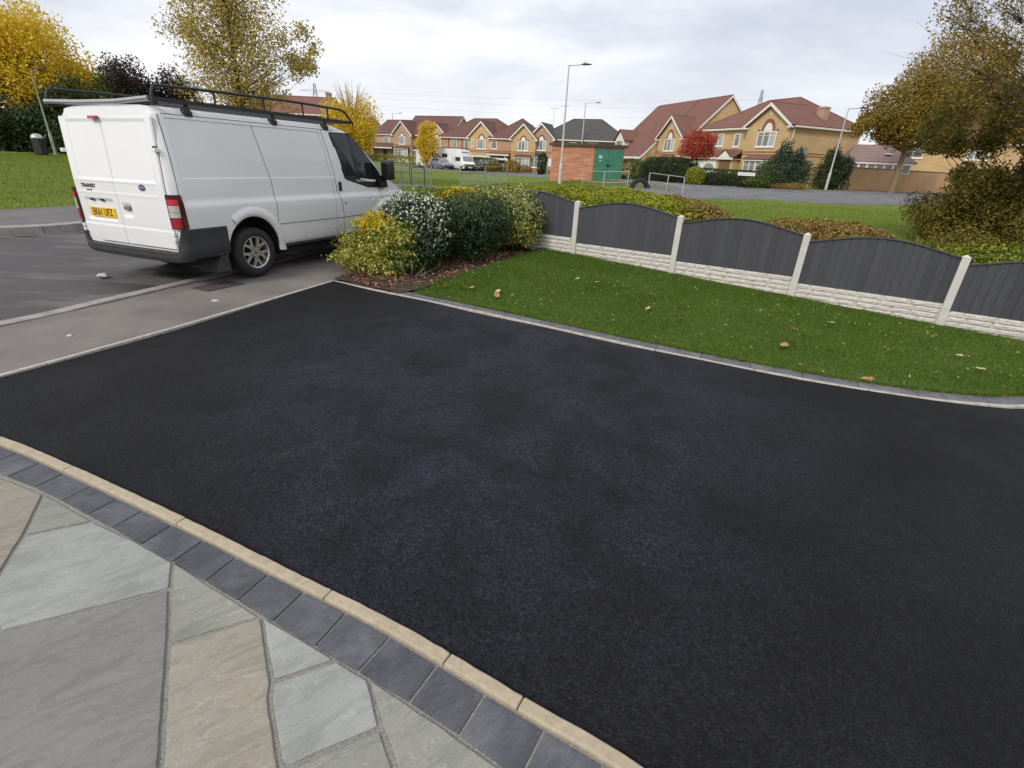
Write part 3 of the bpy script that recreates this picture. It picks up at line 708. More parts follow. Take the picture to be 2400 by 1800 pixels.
def recess(x, z):
    """pressed side panel between rear pillar and cab, two parts"""
    xs = x-.15*(1.9-z)/.64
    def ins(a, b_, lo, hi, w): return min(1, max(0, (a-lo)/w))*min(1, max(0, (hi-a)/w)) if b_ else 0
    e_ = .008
    fx = min(1, max(0, (x+.78)/e_))*min(1, max(0, (1.57-xs)/e_)); fzv = min(1, max(0, (z-1.265)/.010))*min(1, max(0, (1.895-z)/e_))
    f = fx*fzv; return -.009*f
def side_y(x, z):
    d = side_d(z)
    if x > 3.2: d -= .30*((x-3.2)/.67)**2.4
    d += recess(x, z)
    # swage below the belt
    if x < -.78: d -= .055*((-.78-x)/.15)**2.2
    return d
zs = sorted(set([round(.36+.02*i, 3) for i in range(80) if .36+.02*i < 1.95]+[.66, .672, .95, .975, 1.0, 1.02, 1.255, 1.265, 1.275, 1.285, 1.88, 1.887, 1.895, 1.9, 1.91]+[1.945, 1.965, 1.985, 2.005, 2.02, 2.03]))
xs_ = sorted(set([round(-.93+.04*i, 3) for i in range(121) if -.93+.04*i <= 3.87]+[-.93, -.92, -.90, -.88, -.86, -.84, -.81, -.79, -.78, -.772, -.76, -.74]+[1.5+.01*i for i in range(31)]+[3.70, 3.74, 3.78, 3.82, 3.85, 3.87]))
sec = [(z, None) for z in zs]+[(2.03, .6), (2.03, .3)]
V = []; rows = []
for x in xs_:
    zt = zroof(x); r_ = []
    for side in (-1, 1):
        rr = []
        for (z, dd) in [(q, None) for q in zs]:
            d = side_y(x, z)
            if z > 1.985: d = float(np.interp(z, pz[NP_-1:], pd_[NP_-1:]))
            if x > 3.2: d -= 0
            zz = z
            if x > 1.9:
                lim = 1.0 if x < 3.05 else .8
                if z > lim: zz = lim+(z-lim)*(zt-lim)/(2.03-lim)
                if x > 2.25 and z < 1.985: d = side_y(x, min(zz, 1.985)) 
            if x < -.84 and z > 1.93: zz -= .03*((-.84-x)/.09)**2
            rr.append((x+.035*max(0, zz-1.2)/.7*min(1, max(0, (-.78-x)/.15)), VC+side*d, zz))
        if side == 1: rr = rr[::-1][1:]
        r_ += rr
    V += r_; rows.append(len(r_))
n = rows[0]; F = []
for i in range(len(xs_)-1):
    for k in range(n): F.append((i*n+k, i*n+(k+1) % n, (i+1)*n+(k+1) % n, (i+1)*n+k))
F += [tuple(range(n))[::-1], tuple(range((len(xs_)-1)*n, len(xs_)*n))]
bodymb = MB(); bodymb.add(V, F)
body = bodymb.build('body', [M['van'], M['blackrub']], van, smooth=True, angle=28)
cut = MB()
for xw in (.05, 2.98):
    for (ya, yb) in ((-.2, .36), (1.61, 2.2)):
        pr = [(xw+.405*math.cos(t), ya, .375+.425*math.sin(t)) for t in np.linspace(0, 2*math.pi, 49)[:-1]]
        cut.prism(pr, (0, yb-ya, 0))
cutter = cut.build('cutter_tmp', M['blackrub'])
cutter.data.materials.clear(); cutter.data.materials.append(M['blackrub'])
cutter.matrix_world = Matrix.Identity(4)
bm_ = body.modifiers.new('arch', 'BOOLEAN'); bm_.operation = 'DIFFERENCE'; bm_.object = cutter; bm_.solver = 'EXACT'; bm_.material_mode = 'TRANSFER'
sv = van.matrix_world.copy(); body.parent = None
bpy.context.view_layer.update()
me2 = bpy.data.meshes.new_from_object(body.evaluated_get(bpy.context.evaluated_depsgraph_get()))
body.modifiers.clear(); body.data = me2; me2.name = 'body'; body.parent = van
bpy.data.objects.remove(cutter)

def ribbon(name, pts, w, mat, off=.0015, parent=van, th=.003):
    """thin line following the right-hand side of the body, pts = (x,z)"""
    P_ = resample(np.array(pts, float), .04); mb = MB(); V_ = []; F_ = []
    t = np.gradient(P_, axis=0); t /= np.linalg.norm(t, axis=1)[:, None]; nn_ = np.stack([-t[:, 1], t[:, 0]], 1)
    for p, q in zip(P_, nn_):
        for s_ in (-1, 1):
            x_, z_ = p+q*w/2*s_; V_.append((x_, VC-side_y(x_, z_)-off, z_))
        for s_ in (1, -1):
            x_, z_ = p+q*w/2*s_; V_.append((x_, VC-side_y(x_, z_)+th, z_))
    for i in range(len(P_)-1):
        for k_ in range(4): F_.append((4*i+k_, 4*i+(k_+1) % 4, 4*i+4+(k_+1) % 4, 4*i+4+k_))
    F_ += [(0, 1, 2, 3), (4*len(P_)-1, 4*len(P_)-2, 4*len(P_)-3, 4*len(P_)-4)]
    mb.add(V_, F_); return mb.build(name, mat, parent, recalc=True)
ribbon('panel_seam', [(-.84, 1.925), (-.845, 1.5), (-.86, 1.0), (-.84, .76)], .007, M['seam'])
ribbon('panel_seam', [(.36, 1.93), (.40, 1.7), (.44, 1.45), (.475, 1.26), (.485, .95), (.475, .66), (.44, .42)], .008, M['seam'])
ribbon('panel_seam', [(1.61, 1.935), (1.68, 1.6), (1.72, 1.3), (1.735, 1.05), (1.80, .90), (1.825, .7), (1.80, .42)], .010, M['seam'])
ribbon('panel_seam', [(1.56, 1.89), (1.61, 1.6), (1.655, 1.25), (1.655, .6), (1.64, .42)], .004, M['seam'])
ribbon('panel_seam', [(2.86, 1.32), (2.80, 1.08), (2.83, .92), (2.86, .84)], .009, M['seam'])
ribbon('panel_seam', [(.475, .665), (1.0, .66), (1.8, .66), (2.50, .675)], .010, M['seam'])
ribbon('gutter_line', [(-.80, 1.935), (.5, 1.935), (1.9, 1.93)], .009, M['seam'])
# sill
mb = MB(); mb.box(.46, 2.56, .035, .10, .345, .385); mb.build('sill', M['bumper'], van, bevel=.008)
# wheel arch lips
def arch_lip(xw, y0, sgn, a0_, a1_, name='wheel_arch'):
    V_ = []; F_ = []; prof = [(.398, .0), (.402, -.012), (.43, -.024), (.465, -.022), (.50, -.008), (.53, .006)]
    ts = np.linspace(a0_, a1_, 40)
    for t in ts:
        for (r_, dy) in prof:
            rx_, rz_ = r_*.405/.40, r_*.425/.40
            x_ = xw+rx_*math.cos(t); z_ = .375+rz_*math.sin(t)
            d = side_y(x_, max(.40, z_)); V_.append((x_, VC-sgn*(d-dy*1.0), z_))
    k_ = len(prof)
    for i in range(len(ts)-1):
        for j in range(k_-1): F_.append((i*k_+j, (i+1)*k_+j, (i+1)*k_+j+1, i*k_+j+1))
    mb = MB(); mb.add(V_, F_); return mb.build(name, M['van'], van, smooth=True, angle=60)
arch_lip(.05, 0, 1, R(-8), R(128)); arch_lip(2.98, 0, 1, R(8), R(176)); arch_lip(.05, 0, -1, R(0), R(128)); arch_lip(2.98, 0, -1, R(8), R(176))
# wheels
def wheel(x, y, s):
    w = empty('wheel', (x, y, .33)); w.parent = van
    mb = MB(); mb.lathe([(.205, -.085), (.215, -.100), (.25, -.108), (.285, -.105), (.312, -.09), (.325, -.06), (.328, 0), (.325, .06), (.312, .09), (.285, .105), (.205, .10)], axis='y', n=56)
    for g_ in (-.045, -.015, .015, .045): pass
    t_ = mb.build('tyre', M['tyre'], w, smooth=True, angle=50)
    mb = MB(); o_ = -.085*s
    mb.lathe([(.216, o_-.006*s), (.208, o_-.012*s), (.195, o_-.002*s), (.190, o_+.02*s), (.184, o_+.12*s)], axis='y', n=48)
    mb.lathe([(.0, o_+.012*s), (.055, o_+.006*s), (.062, o_+.03*s)], axis='y', n=30)
    for k_ in range(5):
        t = 2*math.pi*k_/5-math.pi/2
        def pt(r_, da, dy): return (r_*math.cos(t+da), o_+dy*s, r_*math.sin(t+da))
        hub = [pt(.035, -.7, .004), pt(.128, -.34, .0), pt(.128, .34, .0), pt(.035, .7, .004)]
        mb.prism(hub, (0, .028*s, 0))
        for sg in (-1, 1):
            q_ = [pt(.118, .03*sg, .0), pt(.118, .36*sg, .0), pt(.197, .42*sg, .0), pt(.197, .24*sg, .0)]
            mb.prism(q_, (0, .026*s, 0))
    rim = mb.build('rim', M['alloy'], w, smooth=True, angle=30, bevel=0)
    mb = MB(); mb.lathe([(.0, o_+.06*s), (.18, o_+.06*s)], axis='y', n=32); mb.build('brake_backing', M['blackrub'], w)
    mb = MB(); mb.lathe([(.0, o_-.004*s), (.024, o_-.002*s), (.028, o_+.014*s)], axis='y', n=20); mb.build('hub_cap', M['hubred'], w, smooth=True)
    for k_ in range(5):
        t = 2*math.pi*k_/5-math.pi/2; mb = MB()
        mb.lathe([(0, -.006*s), (.009, -.004*s), (.013, .008*s)], c=(.075*math.cos(t), o_, .075*math.sin(t)), axis='y', n=10); mb.build('wheel_nut', M['ink'], w)
    return w
wheel(.05, .125, 1); wheel(2.98, .125, 1); wheel(.05, 1.825, -1); wheel(2.98, 1.825, -1)
# underbody so light does not pass
mb = MB(); mb.box(-.55, 3.6, .36, 1.60, .20, .37); mb.box(.50, 2.52, .10, 1.86, .24, .37); mb.box(-.85, -.36, .12, 1.75, .31, .37); mb.build('underbody', M['blackrub'], van)
mb = MB(); mb.tube([(-.5, .35, .30), (.1, .6, .31), (.1, 1.4, .31)], .05, 8); mb.tube([(.05, .12, .33), (.05, 1.8, .33)], .06, 8); mb.tube([(2.98, .12, .33), (2.98, 1.8, .33)], .05, 8)
mb.build('axle', M['blackrub'], van)
# rear bumper
def bumper():
    V_ = []; F_ = []
    # plan path round the back, heights change at the corners
    path = []
    for x in np.linspace(-.36, -.80, 8): path.append((x, -.012, .715, .36 if x < -.5 else .38, 'r'))
    for t in np.linspace(0, math.pi/2, 7)[1:]: path.append((-.84-.15*math.sin(t), .105-.12*math.cos(t), .715-(.715-.455)*smooth01(t/(math.pi/2)*2-.9), .345-.01*t, 'c'))
    for y in np.linspace(.20, 1.75, 12): path.append((-.995-.02*math.sin(math.pi*(y-.1)/1.75), y, .448, .315, 'b'))
    for t in np.linspace(math.pi/2, 0, 7)[:-1]: path.append((-.84-.15*math.sin(t), 1.845+.12*math.cos(t), .715-(.715-.455)*smooth01(t/(math.pi/2)*2-.9), .335, 'c'))
    for x in np.linspace(-.84, -.36, 8): path.append((x, 1.962, .715, .36, 'l'))
    n_ = len(path)
    for (x, y, zt, zb, k_) in path:
        cx, cy = max(x, -.84)+.0, min(max(y, .12), 1.83)
        d = Vector((cx-x, cy-y, 0)); d = d.normalized() if d.length > 1e-4 else Vector((0, 1, 0))
        if k_ == 'b': d = Vector((1, 0, 0))
        zm = min(zt-.02, .56)
        for (off, z) in [(.075, zt), (.010, zt), (.0, zt-.012), (0.004, (zt+zb)/2+.02), (.0, (zt+zb)/2), (.0, zb+.06), (.02, zb+.01), (.05, zb), (.12, zb+.01)]:
            V_.append((x+d.x*off, y+d.y*off, z))
    k_ = 9
    for i in range(n_-1):
        for j in range(k_): F_.append((i*k_+j, (i+1)*k_+j, (i+1)*k_+(j+1) % k_, i*k_+(j+1) % k_))
    F_ += [tuple(range(k_)), tuple(range((n_-1)*k_, n_*k_))[::-1]]
    mb = MB(); mb.add(V_, F_); return mb.build('rear_bumper', M['bumper'], van, smooth=True, angle=30)
bump_o = bumper()
ribbon('bumper_seam', [(-.36, .555), (-.6, .555), (-.84, .56)], .006, M['blackrub'], off=.016)
mb = MB(); mb.prism([(-.40, .01, .38), (-.52, .01, .34), (-.62, .0, .165), (-.40, .0, .155)], (0, .32, 0)); mb.build('mud_flap', M['bumper'], van, bevel=.004)
mb = MB(); mb.prism([(-.40, 1.62, .38), (-.52, 1.62, .34), (-.60, 1.62, .215), (-.38, 1.62, .205)], (0, .30, 0)); mb.build('mud_flap', M['bumper'], van, bevel=.004)
# rear doors: height field slabs just proud of the body
def xlean(z): return -.936+.035*max(0, (z-1.2))/.7
def rear_door(y0, y1, name, left):
    ys = sorted(set(np.round(np.arange(y0, y1, .02), 3)) | {y0, y0+.004, y0+.012, y1-.012, y1-.004, y1} | {v for v in (.235, .240, .245, 1.68, 1.685, 1.69) if y0 < v < y1}); zz = sorted(set(np.round(np.arange(.475, 1.90, .013), 4)) | {.475, .479, .487, 1.893, 1.901, 1.905})
    def dep(y, z):
        d = .020
        def box(y_, z_, ya, yb, za, zb, e_):
            return float(smooth01(min((y_-ya)/e_, (yb-y_)/e_, (z_-za)/e_, (zb-z_)/e_)))
        d -= .008*box(y, z, .235, 1.69, 1.215, 1.86, .010)           # upper pressed window blank
        d += .006*math.exp(-((z-1.205)/.011)**2)*float(smooth01((y-.25)/.05)*smooth01((1.75-y)/.05))
        d += .004*math.exp(-((z-1.06)/.010)**2)*float(smooth01((y-.25)/.05))
        d -= .004*math.exp(-((z-.70)/.006)**2)
        if z < .69: d += .006
        d -= .024*box(y, z, 1.13, 1.72, .735, 1.0, .035)             # number plate recess
        d -= .020*box(y, z, .80, .985, .80, .965, .03)              # handle recess
        ed = min(y-y0, y1-y); ez = min(z-.475, 1.905-z); e_ = min(ed, ez)
        d -= .016*(1-float(smooth01(e_/.012)))
        return d
    V_ = []; F_ = []
    for z in zz:
        for y in ys:
            yy = y; za = z
            if left and y > 1.45 and z < .62:        # rounded lower outer corner
                za = max(z, .475+.13*((y-1.45)/.40)**2)
            V_.append((xlean(z)-dep(y, z)+.0, yy, za))
    n_ = len(ys)
    for i in range(len(zz)-1):
        for j in range(n_-1): F_.append((i*n_+j, (i+1)*n_+j, (i+1)*n_+j+1, i*n_+j+1))
    N = len(V_)
    mb = MB(); mb.add(V_, F_); me_o = mb.build(name, M['van'], van, smooth=True, angle=50)
    return me_o
door_r = rear_door(.135, 1.031, 'rear_door', False); door_l = rear_door(1.036, 1.83, 'rear_door', True)
def rearM(y, z, off=.0, rot=0):
    # text facing -x : text x axis -> -y, text y axis -> z, normal -> -x
    return Matrix.Translation((xlean(z)-off, y, z)) @ Matrix(((0, 0, -1, 0), (-1, 0, 0, 0), (0, 1, 0, 0), (0, 0, 0, 1))) @ Matrix.Rotation(rot, 4, 'Z')
text_mesh('model_badge', 'TRANSIT', .062, M['ink'], van, rearM(1.545, 1.137, .0215), .003, 1.18, bold=.0012)
mb = MB(); mb.box(-.960, -.955, 1.49, 1.60, 1.083, 1.095); mb.build('trim_badge', M['ink'], van)
mb = MB(); mb.lathe([(0, -.004), (.060, -.003), (.064, .002)], axis='x', n=32, c=(0, 0, 0)); ov = mb.build('oval_badge', M['chrome'], van)
ov.data.transform(Matrix.Diagonal((1, 1, .62, 1))); ov.location = (xlean(1.155)-.0225, .51, 1.155)
mb = MB(); mb.lathe([(0, -.0055), (.050, -.005), (.052, -.002)], axis='x', n=32); ob = mb.build('badge_inlay', M['blue'], ov); ob.data.transform(Matrix.Diagonal((1, 1, .60, 1)))
mb = MB(); mb.tube([(-.007, .034, -.008), (-.007, .026, .012), (-.007, .016, .014), (-.007, .018, -.008), (-.007, .004, .002), (-.007, -.006, -.008), (-.007, -.016, .006), (-.007, -.030, .014), (-.007, -.034, -.004)], .0028, 6); mb.build('badge_script', M['whitetxt'], ov)
# plate, plate lamps, handle
mb = MB(); mb.box(-.953, -.940, 1.165, 1.655, .775, .885); pl = mb.build('number_plate', M['plate'], van, bevel=.003)
tx = text_mesh('plate_lettering', 'EK61 UFZ', .118, M['ink'], pl, rearM(1.41, .829, .0178), .001, .80, bold=.0018)
for y in (1.56, 1.36):
    mb = MB(); mb.box(-.958, -.925, y-.035, y+.035, .965, .992); mb.build('plate_lamp', M['ink'], van, bevel=.005)
mb = MB(); mb.box(-.968, -.930, .835, .945, .885, .935); mb.build('rear_handle', M['handle_grey'], van, bevel=.012)
mb = MB(); mb.box(-.972, -.925, 1.02, 1.16, 1.868, 1.900); mb.build('brake_light', M['red_lens'], van, bevel=.005)
for (y, z) in ((.125, 1.56), (.125, .60), (.125, .66), (1.855, 1.53), (1.865, .60), (1.865, .65)):
    mb = MB(); mb.box(-.975, -.915, y-.022, y+.022, z-.022, z+.022); mb.build('door_hinge', M['van'], van, bevel=.008)
mb = MB(); mb.box(-.965, -.925, .128, .150, 1.545, 1.60); mb.build('door_catch', M['ink'], van, bevel=.003)
# corner tail lights
def tail(sgn):
    o_ = empty('tail_light'); o_.parent = van
    def seg(za, zb, mat, nm, ins=0):
        V_ = []; F_ = []; zz = np.linspace(za, zb, 8)
        for z in zz:
            u = (z-.72)/.38; ext = (.088-.012*u)*(1 if u < .75 else math.sqrt(max(0, 1-((u-.75)/.27)**2*.8)))
            pts = [(-.956-ins, .127, z), (-.975-ins, .118, z), (-.975-ins, .06, z), (-.955-ins, .02-ins*.6, z), (-.92, -.003-ins, z), (-.92+ext*.5, -.006-ins, z), (-.92+ext*.9, .0-ins*.3, z), (-.86+.02, .03, z)]
            if ins: pts = [(-.96, .10, z), (-.978, .10, z), (-.978, .06, z), (-.9585, .0165, z), (-.937, .003, z), (-.918, -.0055, z), (-.91, .002, z), (-.92, .05, z)]
            V_ += [(p[0], p[1] if sgn > 0 else 1.95-p[1], p[2]) for p in pts]
        for i in range(7):
            for j in range(8): F_.append((i*8+j, i*8+(j+1) % 8, (i+1)*8+(j+1) % 8, (i+1)*8+j))
        F_ += [tuple(range(8)), tuple(range(56, 64))[::-1]]
        mb = MB(); mb.add(V_, F_); mb.build(nm, mat, o_, smooth=True, angle=40)
    seg(.722, 1.10, M['red_dark'], 'lamp_housing')
    seg(.735, .835, M['red_lens'], 'red_lens', 1); seg(.85, .985, M['clear_lens'], 'clear_lens', 1); seg(.995, 1.05, M['red_bright'], 'reflector', 1)
    seg(.905, .911, M['red_dark'], 'lens_divider', 1)
tail(1); tail(-1)
# cab side window, handle, mirror
def side_poly(name, pts, off, mat, th=.004, parent=van):
    mb = MB(); P_ = [(x, VC-side_y(x, min(z, 1.93))-off, z) for x, z in pts]
    # fan with an interior grid is unnecessary: gently curved, so split into a centre fan
    cx = sum(p[0] for p in pts)/len(pts); cz = sum(p[1] for p in pts)/len(pts)
    V_ = [(cx, VC-side_y(cx, cz)-off, cz)]+P_+[(p[0], p[1]+th+.01, p[2]) for p in P_]; n_ = len(P_)
    F_ = [(0, 1+i, 1+(i+1) % n_) for i in range(n_)]+[(1+i, 1+n_+i, 1+n_+(i+1) % n_, 1+(i+1) % n_) for i in range(n_)]
    mb.add(V_, F_); return mb.build(name, mat, parent)
def rp(pts, r_=.03):
    out = []; n_ = len(pts)
    for i in range(n_):
        a, b_, c = [np.array(pts[k_ % n_], float) for k_ in (i-1, i, i+1)]
        d0 = (a-b_)/np.linalg.norm(a-b_); d1 = (c-b_)/np.linalg.norm(c-b_)
        for t in np.linspace(0, 1, 5): p0 = b_+d0*r_; p1 = b_+d1*r_; out.append(tuple((1-t)**2*p0+2*t*(1-t)*b_+t*t*p1))
    return out
win = rp([(1.765, 1.905), (2.235, 1.915), (2.50, 1.68), (2.86, 1.33), (2.86, 1.085), (2.50, 1.10), (1.95, 1.235)], .035)
wf = side_poly('cab_window', win, .004, M['ink'])
side_poly('window_pane', rp([(1.80, 1.885), (2.175, 1.893), (2.235, 1.285), (1.955, 1.285)], .03), .007, M['glass'], parent=wf)
side_poly('window_pane', rp([(2.205, 1.893), (2.245, 1.885), (2.50, 1.645), (2.74, 1.41), (2.74, 1.22), (2.265, 1.255)], .02), .007, M['glass'], parent=wf)
text_mesh('window_badge', 'TRANSIT', .052, M['whitetxt'], wf, Matrix.Translation((2.33, VC-side_y(2.33, 1.2)-.009, 1.205)) @ Matrix(((1, 0, 0, 0), (0, 0, -1, 0), (0, 1, 0, 0), (0, 0, 0, 1))), .001, 1.2)
mb = MB(); mb.box(1.785, 1.825, -.006, .03, 1.06, 1.20); mb.build('door_handle', M['ink'], van, bevel=.010)
mb = MB(); mb.lathe([(0, -.006), (.018, -.005), (.02, .008)], c=(1.88, .003, .875), axis='y', n=16); mb.build('door_lock', M['ink'], van)
mb = MB(); mb.box(2.80, 2.97, -.225, -.03, 1.22, 1.53); mir = mb.build('wing_mirror', M['ink'], van, bevel=.035, smooth=True, angle=50)
mb = MB(); mb.box(2.789, 2.80, -.205, -.055, 1.27, 1.49); mb.build('mirror_glass', M['glass'], mir, bevel=.006)
mb = MB(); mb.prism([(2.74, .02, 1.30), (2.93, .02, 1.22), (2.96, .02, 1.09), (2.78, .02, 1.09)], (0, -.07, 0)); mb.tube([(2.85, -.02, 1.24), (2.89, -.10, 1.27)], .05, 8); mb.build('mirror_arm', M['ink'], mir)
# windscreen and front details (mostly out of sight from here)
def rz(x): return zroof(x)
mb = MB(); V_ = []; F_ = []
for i, x in enumerate(np.linspace(2.30, 3.03, 6)):
    for y in np.linspace(.28, 1.67, 7): V_.append((x-.0, y, rz(x)+.004))
for i in range(5):
    for j in range(6): F_.append((i*7+j, i*7+j+1, (i+1)*7+j+1, (i+1)*7+j))
mb.add(V_, F_); mb.build('windscreen', M['glass'], van)
mb = MB(); mb.box(3.74, 3.92, .16, 1.79, .33, .60); mb.build('front_bumper', M['bumper'], van, bevel=.03)
for y in (.22, 1.73):
    mb = MB(); mb.box(3.70, 3.88, y-.12, y+.12, .68, .88); mb.build('headlight', M['clear_lens'], van, bevel=.02)
mb = MB(); mb.box(3.84, 3.885, .5, 1.45, .66, .86); mb.build('grille', M['ink'], van, bevel=.01)

# roof rack, carried by the van
rack = empty('roof_rack'); rack.parent = van
YR, YL = .115, 2.06
for y in (YR, YL):
    mb = MB()
    hoop = [(-.86, y, 2.00), (-.855, y, 2.12), (-.82, y, 2.18), (-.74, y, 2.205), (.2, y, 2.23), (1.2, y, 2.245), (2.05, y, 2.235), (2.17, y, 2.21), (2.27, y, 2.14), (2.36, y, 2.05)]
    mb.tube(resample(catmull(hoop, 6), .05), .017, 8); mb.build('top_rail', M['rack'], rack, smooth=True, angle=60)
    mb = MB(); mb.box(-.85, 2.30, y-.012, y+.012, 2.045, 2.09); mb.build('side_rail', M['rack'], rack)
    for x, mt in ((-.10, 'rack_old'), (.62, 'rack'), (1.30, 'rack_old'), (1.80, 'rack')):
        mb = MB(); mb.tube([(x, y, 2.08), (x, y, 2.235)], .016, 6); mb.build('upright', M[mt], rack)
for x in (-.48, .75, 1.73, 2.25):
    mb = MB(); mb.box(x-.02, x+.02, YR, YL, 2.05, 2.075); mb.build('cross_bar', M['rack'], rack)
for x in (-.7, -.6, -.3, -.2, -.1, 0, .1, .2, .3, .4, .5, .6, .9, 1.0, 1.1, 1.2, 1.3, 1.4, 1.5, 1.6, 1.9, 2.0, 2.1):
    mb = MB(); mb.box(x-.01, x+.01, YR, YL, 2.055, 2.07); mb.build('cross_bar', M['rack'], rack)
for x in (-.48, .75, 1.73):
    for y, sg in ((.155, 1), (1.79, -1)):
        mb = MB(); mb.prism([(x-.055, y-.04*sg, 1.955), (x+.055, y-.04*sg, 1.955), (x+.035, y-.02*sg, 2.05), (x-.03, y-.02*sg, 2.06)], (0, .06*sg, 0)); mb.box(x-.04, x+.05, y-.05, y+.01, 1.925, 1.985); mb.build('mounting_foot', M['rack'], rack, bevel=.008)
mb = MB(); mb.tube([(-.88, YR+.03, 2.072), (-.885, .7, 2.045), (-.885, 1.4, 2.045), (-.88, YL, 2.062)], .026, 12); mb.build('rear_roller', M['silver'], rack, smooth=True)
mb = MB(); mb.tube([(-.82, YR, 2.03), (-.82, YL, 2.03)], .02, 8); mb.build('rear_bar', M['rack'], rack)
# ------------------------------------------------------------------ vegetation
def unit(n):
    v = rng.normal(size=(n, 3)); return v/np.linalg.norm(v, axis=1)[:, None]
def leaf_arrays(P, size, aspect=.55, up=0.0, nrm=None, var=.35):
    n = len(P); a = unit(n)
    if nrm is not None: w = nrm+.75*rng.normal(size=(n, 3))
    else: w = unit(n); w[:, 2] += up
    w /= np.linalg.norm(w, axis=1)[:, None]
    a = a-w*(a*w).sum(1)[:, None]; a /= np.linalg.norm(a, axis=1)[:, None]+1e-9; b_ = np.cross(w, a)
    s_ = size*(1-var+2*var*rng.random(n))[:, None]
    V = np.stack([P-a*s_*.5, P+b_*s_*aspect*.5-a*s_*.05, P+a*s_*.5, P-b_*s_*aspect*.5-a*s_*.05], 1)
    return V.reshape(-1, 3), np.arange(4*n).reshape(n, 4)
def leaves(name, P, size, mat, parent=None, **k):
    V_, F_ = leaf_arrays(P, size, **k); return np_mesh(name, V_, F_, mat, parent)
def nz3(P, s_, seed=0):
    """cheap smooth noise for arrays"""
    Q = P*s_+seed*7.13
    return (np.sin(Q[:, 0]*1.7+np.sin(Q[:, 1]*1.3+seed))*np.cos(Q[:, 1]*1.9+np.sin(Q[:, 2]*1.1))+np.sin(Q[:, 2]*2.1+np.sin(Q[:, 0]*1.5)+seed)*.6)/1.6
def blob_pts(n, c, r, bump_=.18, shell=.75, flat=None, seed=1, pw=2.0):
    """points in the outer part of a lumpy superellipsoid"""
    d = unit(n); e_ = pw
    k = (np.abs(d)**e_).sum(1)**(-1/e_)
    rad = (shell+(1-shell)*rng.random(n)**.6)
    m_ = 1+bump_*nz3(d, 3.1, seed)+bump_*.5*nz3(d, 8.0, seed+3)
    P = d*(k*rad*m_)[:, None]*np.array(r)+np.array(c)
    nrm = d/np.array(r); nrm /= np.linalg.norm(nrm, axis=1)[:, None]
    return P, nrm
M['bark'] = simple('grey_brown_bark', (.075, .060, .045), .95, var=.35, scale=20, bs=.8, bscale=30)
M['bark_dark'] = simple('dark_bark', (.035, .030, .026), .95, var=.3, scale=20)
M['bark_tan'] = simple('tan_bark', (.22, .155, .085), .95, var=.3, scale=20)
M['lf_yellowvar'] = leafmat('golden_variegated_leaf', [(.15, (.09, .13, .012)), (.4, (.27, .29, .035)), (.6, (.52, .47, .07)), (.8, (.60, .58, .22)), (.95, (.12, .18, .02))], .5, .25, 2)
M['lf_gold'] = leafmat('golden_leaf', [(.2, (.50, .36, .015)), (.5, (.66, .50, .02)), (.8, (.42, .38, .03))], .5, .3, 3)
M['lf_white'] = leafmat('cream_edged_leaf', [(.2, (.42, .46, .24)), (.42, (.66, .67, .53)), (.6, (.74, .74, .64)), (.85, (.40, .46, .2))], .5, .2, 4)
M['lf_dark'] = leafmat('dark_glossy_leaf', [(.15, (.006, .018, .005)), (.5, (.016, .042, .011)), (.8, (.038, .085, .020)), (.95, (.075, .13, .03))], .35, .12, 3, .5)
M['lf_varieg'] = leafmat('silver_variegated_leaf', [(.15, (.02, .045, .008)), (.38, (.16, .20, .04)), (.58, (.36, .37, .11)), (.78, (.50, .50, .24)), (.95, (.05, .08, .012))], .5, .2, 2.5)
M['lf_hedge'] = leafmat('golden_privet_leaf', [(.15, (.07, .11, .008)), (.4, (.20, .235, .015)), (.65, (.38, .38, .03)), (.9, (.48, .44, .06))], .5, .3, 2)
M['lf_brown'] = leafmat('browned_hedge_leaf', [(.15, (.10, .055, .02)), (.42, (.24, .13, .04)), (.66, (.36, .26, .08)), (.88, (.24, .27, .04))], .6, .25, 2)
M['lf_birch'] = leafmat('olive_gold_leaf', [(.15, (.22, .19, .04)), (.4, (.42, .32, .055)), (.65, (.60, .43, .08)), (.9, (.34, .34, .10))], .55, .35, .5)
M['lf_yellow'] = leafmat('bright_yellow_leaf', [(.15, (.50, .33, .02)), (.45, (.72, .52, .03)), (.75, (.82, .64, .06)), (.95, (.48, .48, .07))], .55, .35, .3)
M['lf_green'] = leafmat('deep_green_leaf', [(.15, (.012, .024, .008)), (.5, (.034, .060, .018)), (.85, (.085, .12, .035))], .5, .2, .4)
M['lf_mid'] = leafmat('mid_green_leaf', [(.15, (.03, .06, .01)), (.5, (.07, .12, .02)), (.85, (.14, .18, .03))], .5, .2, .4)
M['lf_purple'] = leafmat('dark_purple_leaf', [(.15, (.022, .014, .016)), (.5, (.05, .026, .03)), (.85, (.085, .05, .045))], .5, .2, .4)
M['lf_red'] = leafmat('crimson_leaf', [(.15, (.24, .03, .025)), (.45, (.48, .07, .05)), (.75, (.62, .17, .10)), (.95, (.34, .045, .045))], .55, .35, .8)
M['lf_oak'] = leafmat('autumn_olive_leaf', [(.15, (.12, .09, .014)), (.4, (.27, .19, .03)), (.65, (.42, .27, .045)), (.92, (.22, .22, .035))], .55, .35, .4)
M['lf_hawth'] = leafmat('hawthorn_leaf', [(.12, (.035, .045, .008)), (.4, (.13, .12, .02)), (.62, (.26, .18, .03)), (.92, (.15, .18, .03))], .55, .3, .6)
M['lf_blue'] = leafmat('blue_green_conifer', [(.15, (.012, .03, .016)), (.5, (.035, .07, .035)), (.85, (.085, .13, .07))], .5, .15, .8)
M['litter'] = leafmat('fallen_leaf_litter', [(.1, (.05, .025, .015)), (.4, (.16, .07, .035)), (.65, (.30, .15, .08)), (.9, (.42, .28, .17))], .75, 0, 3)

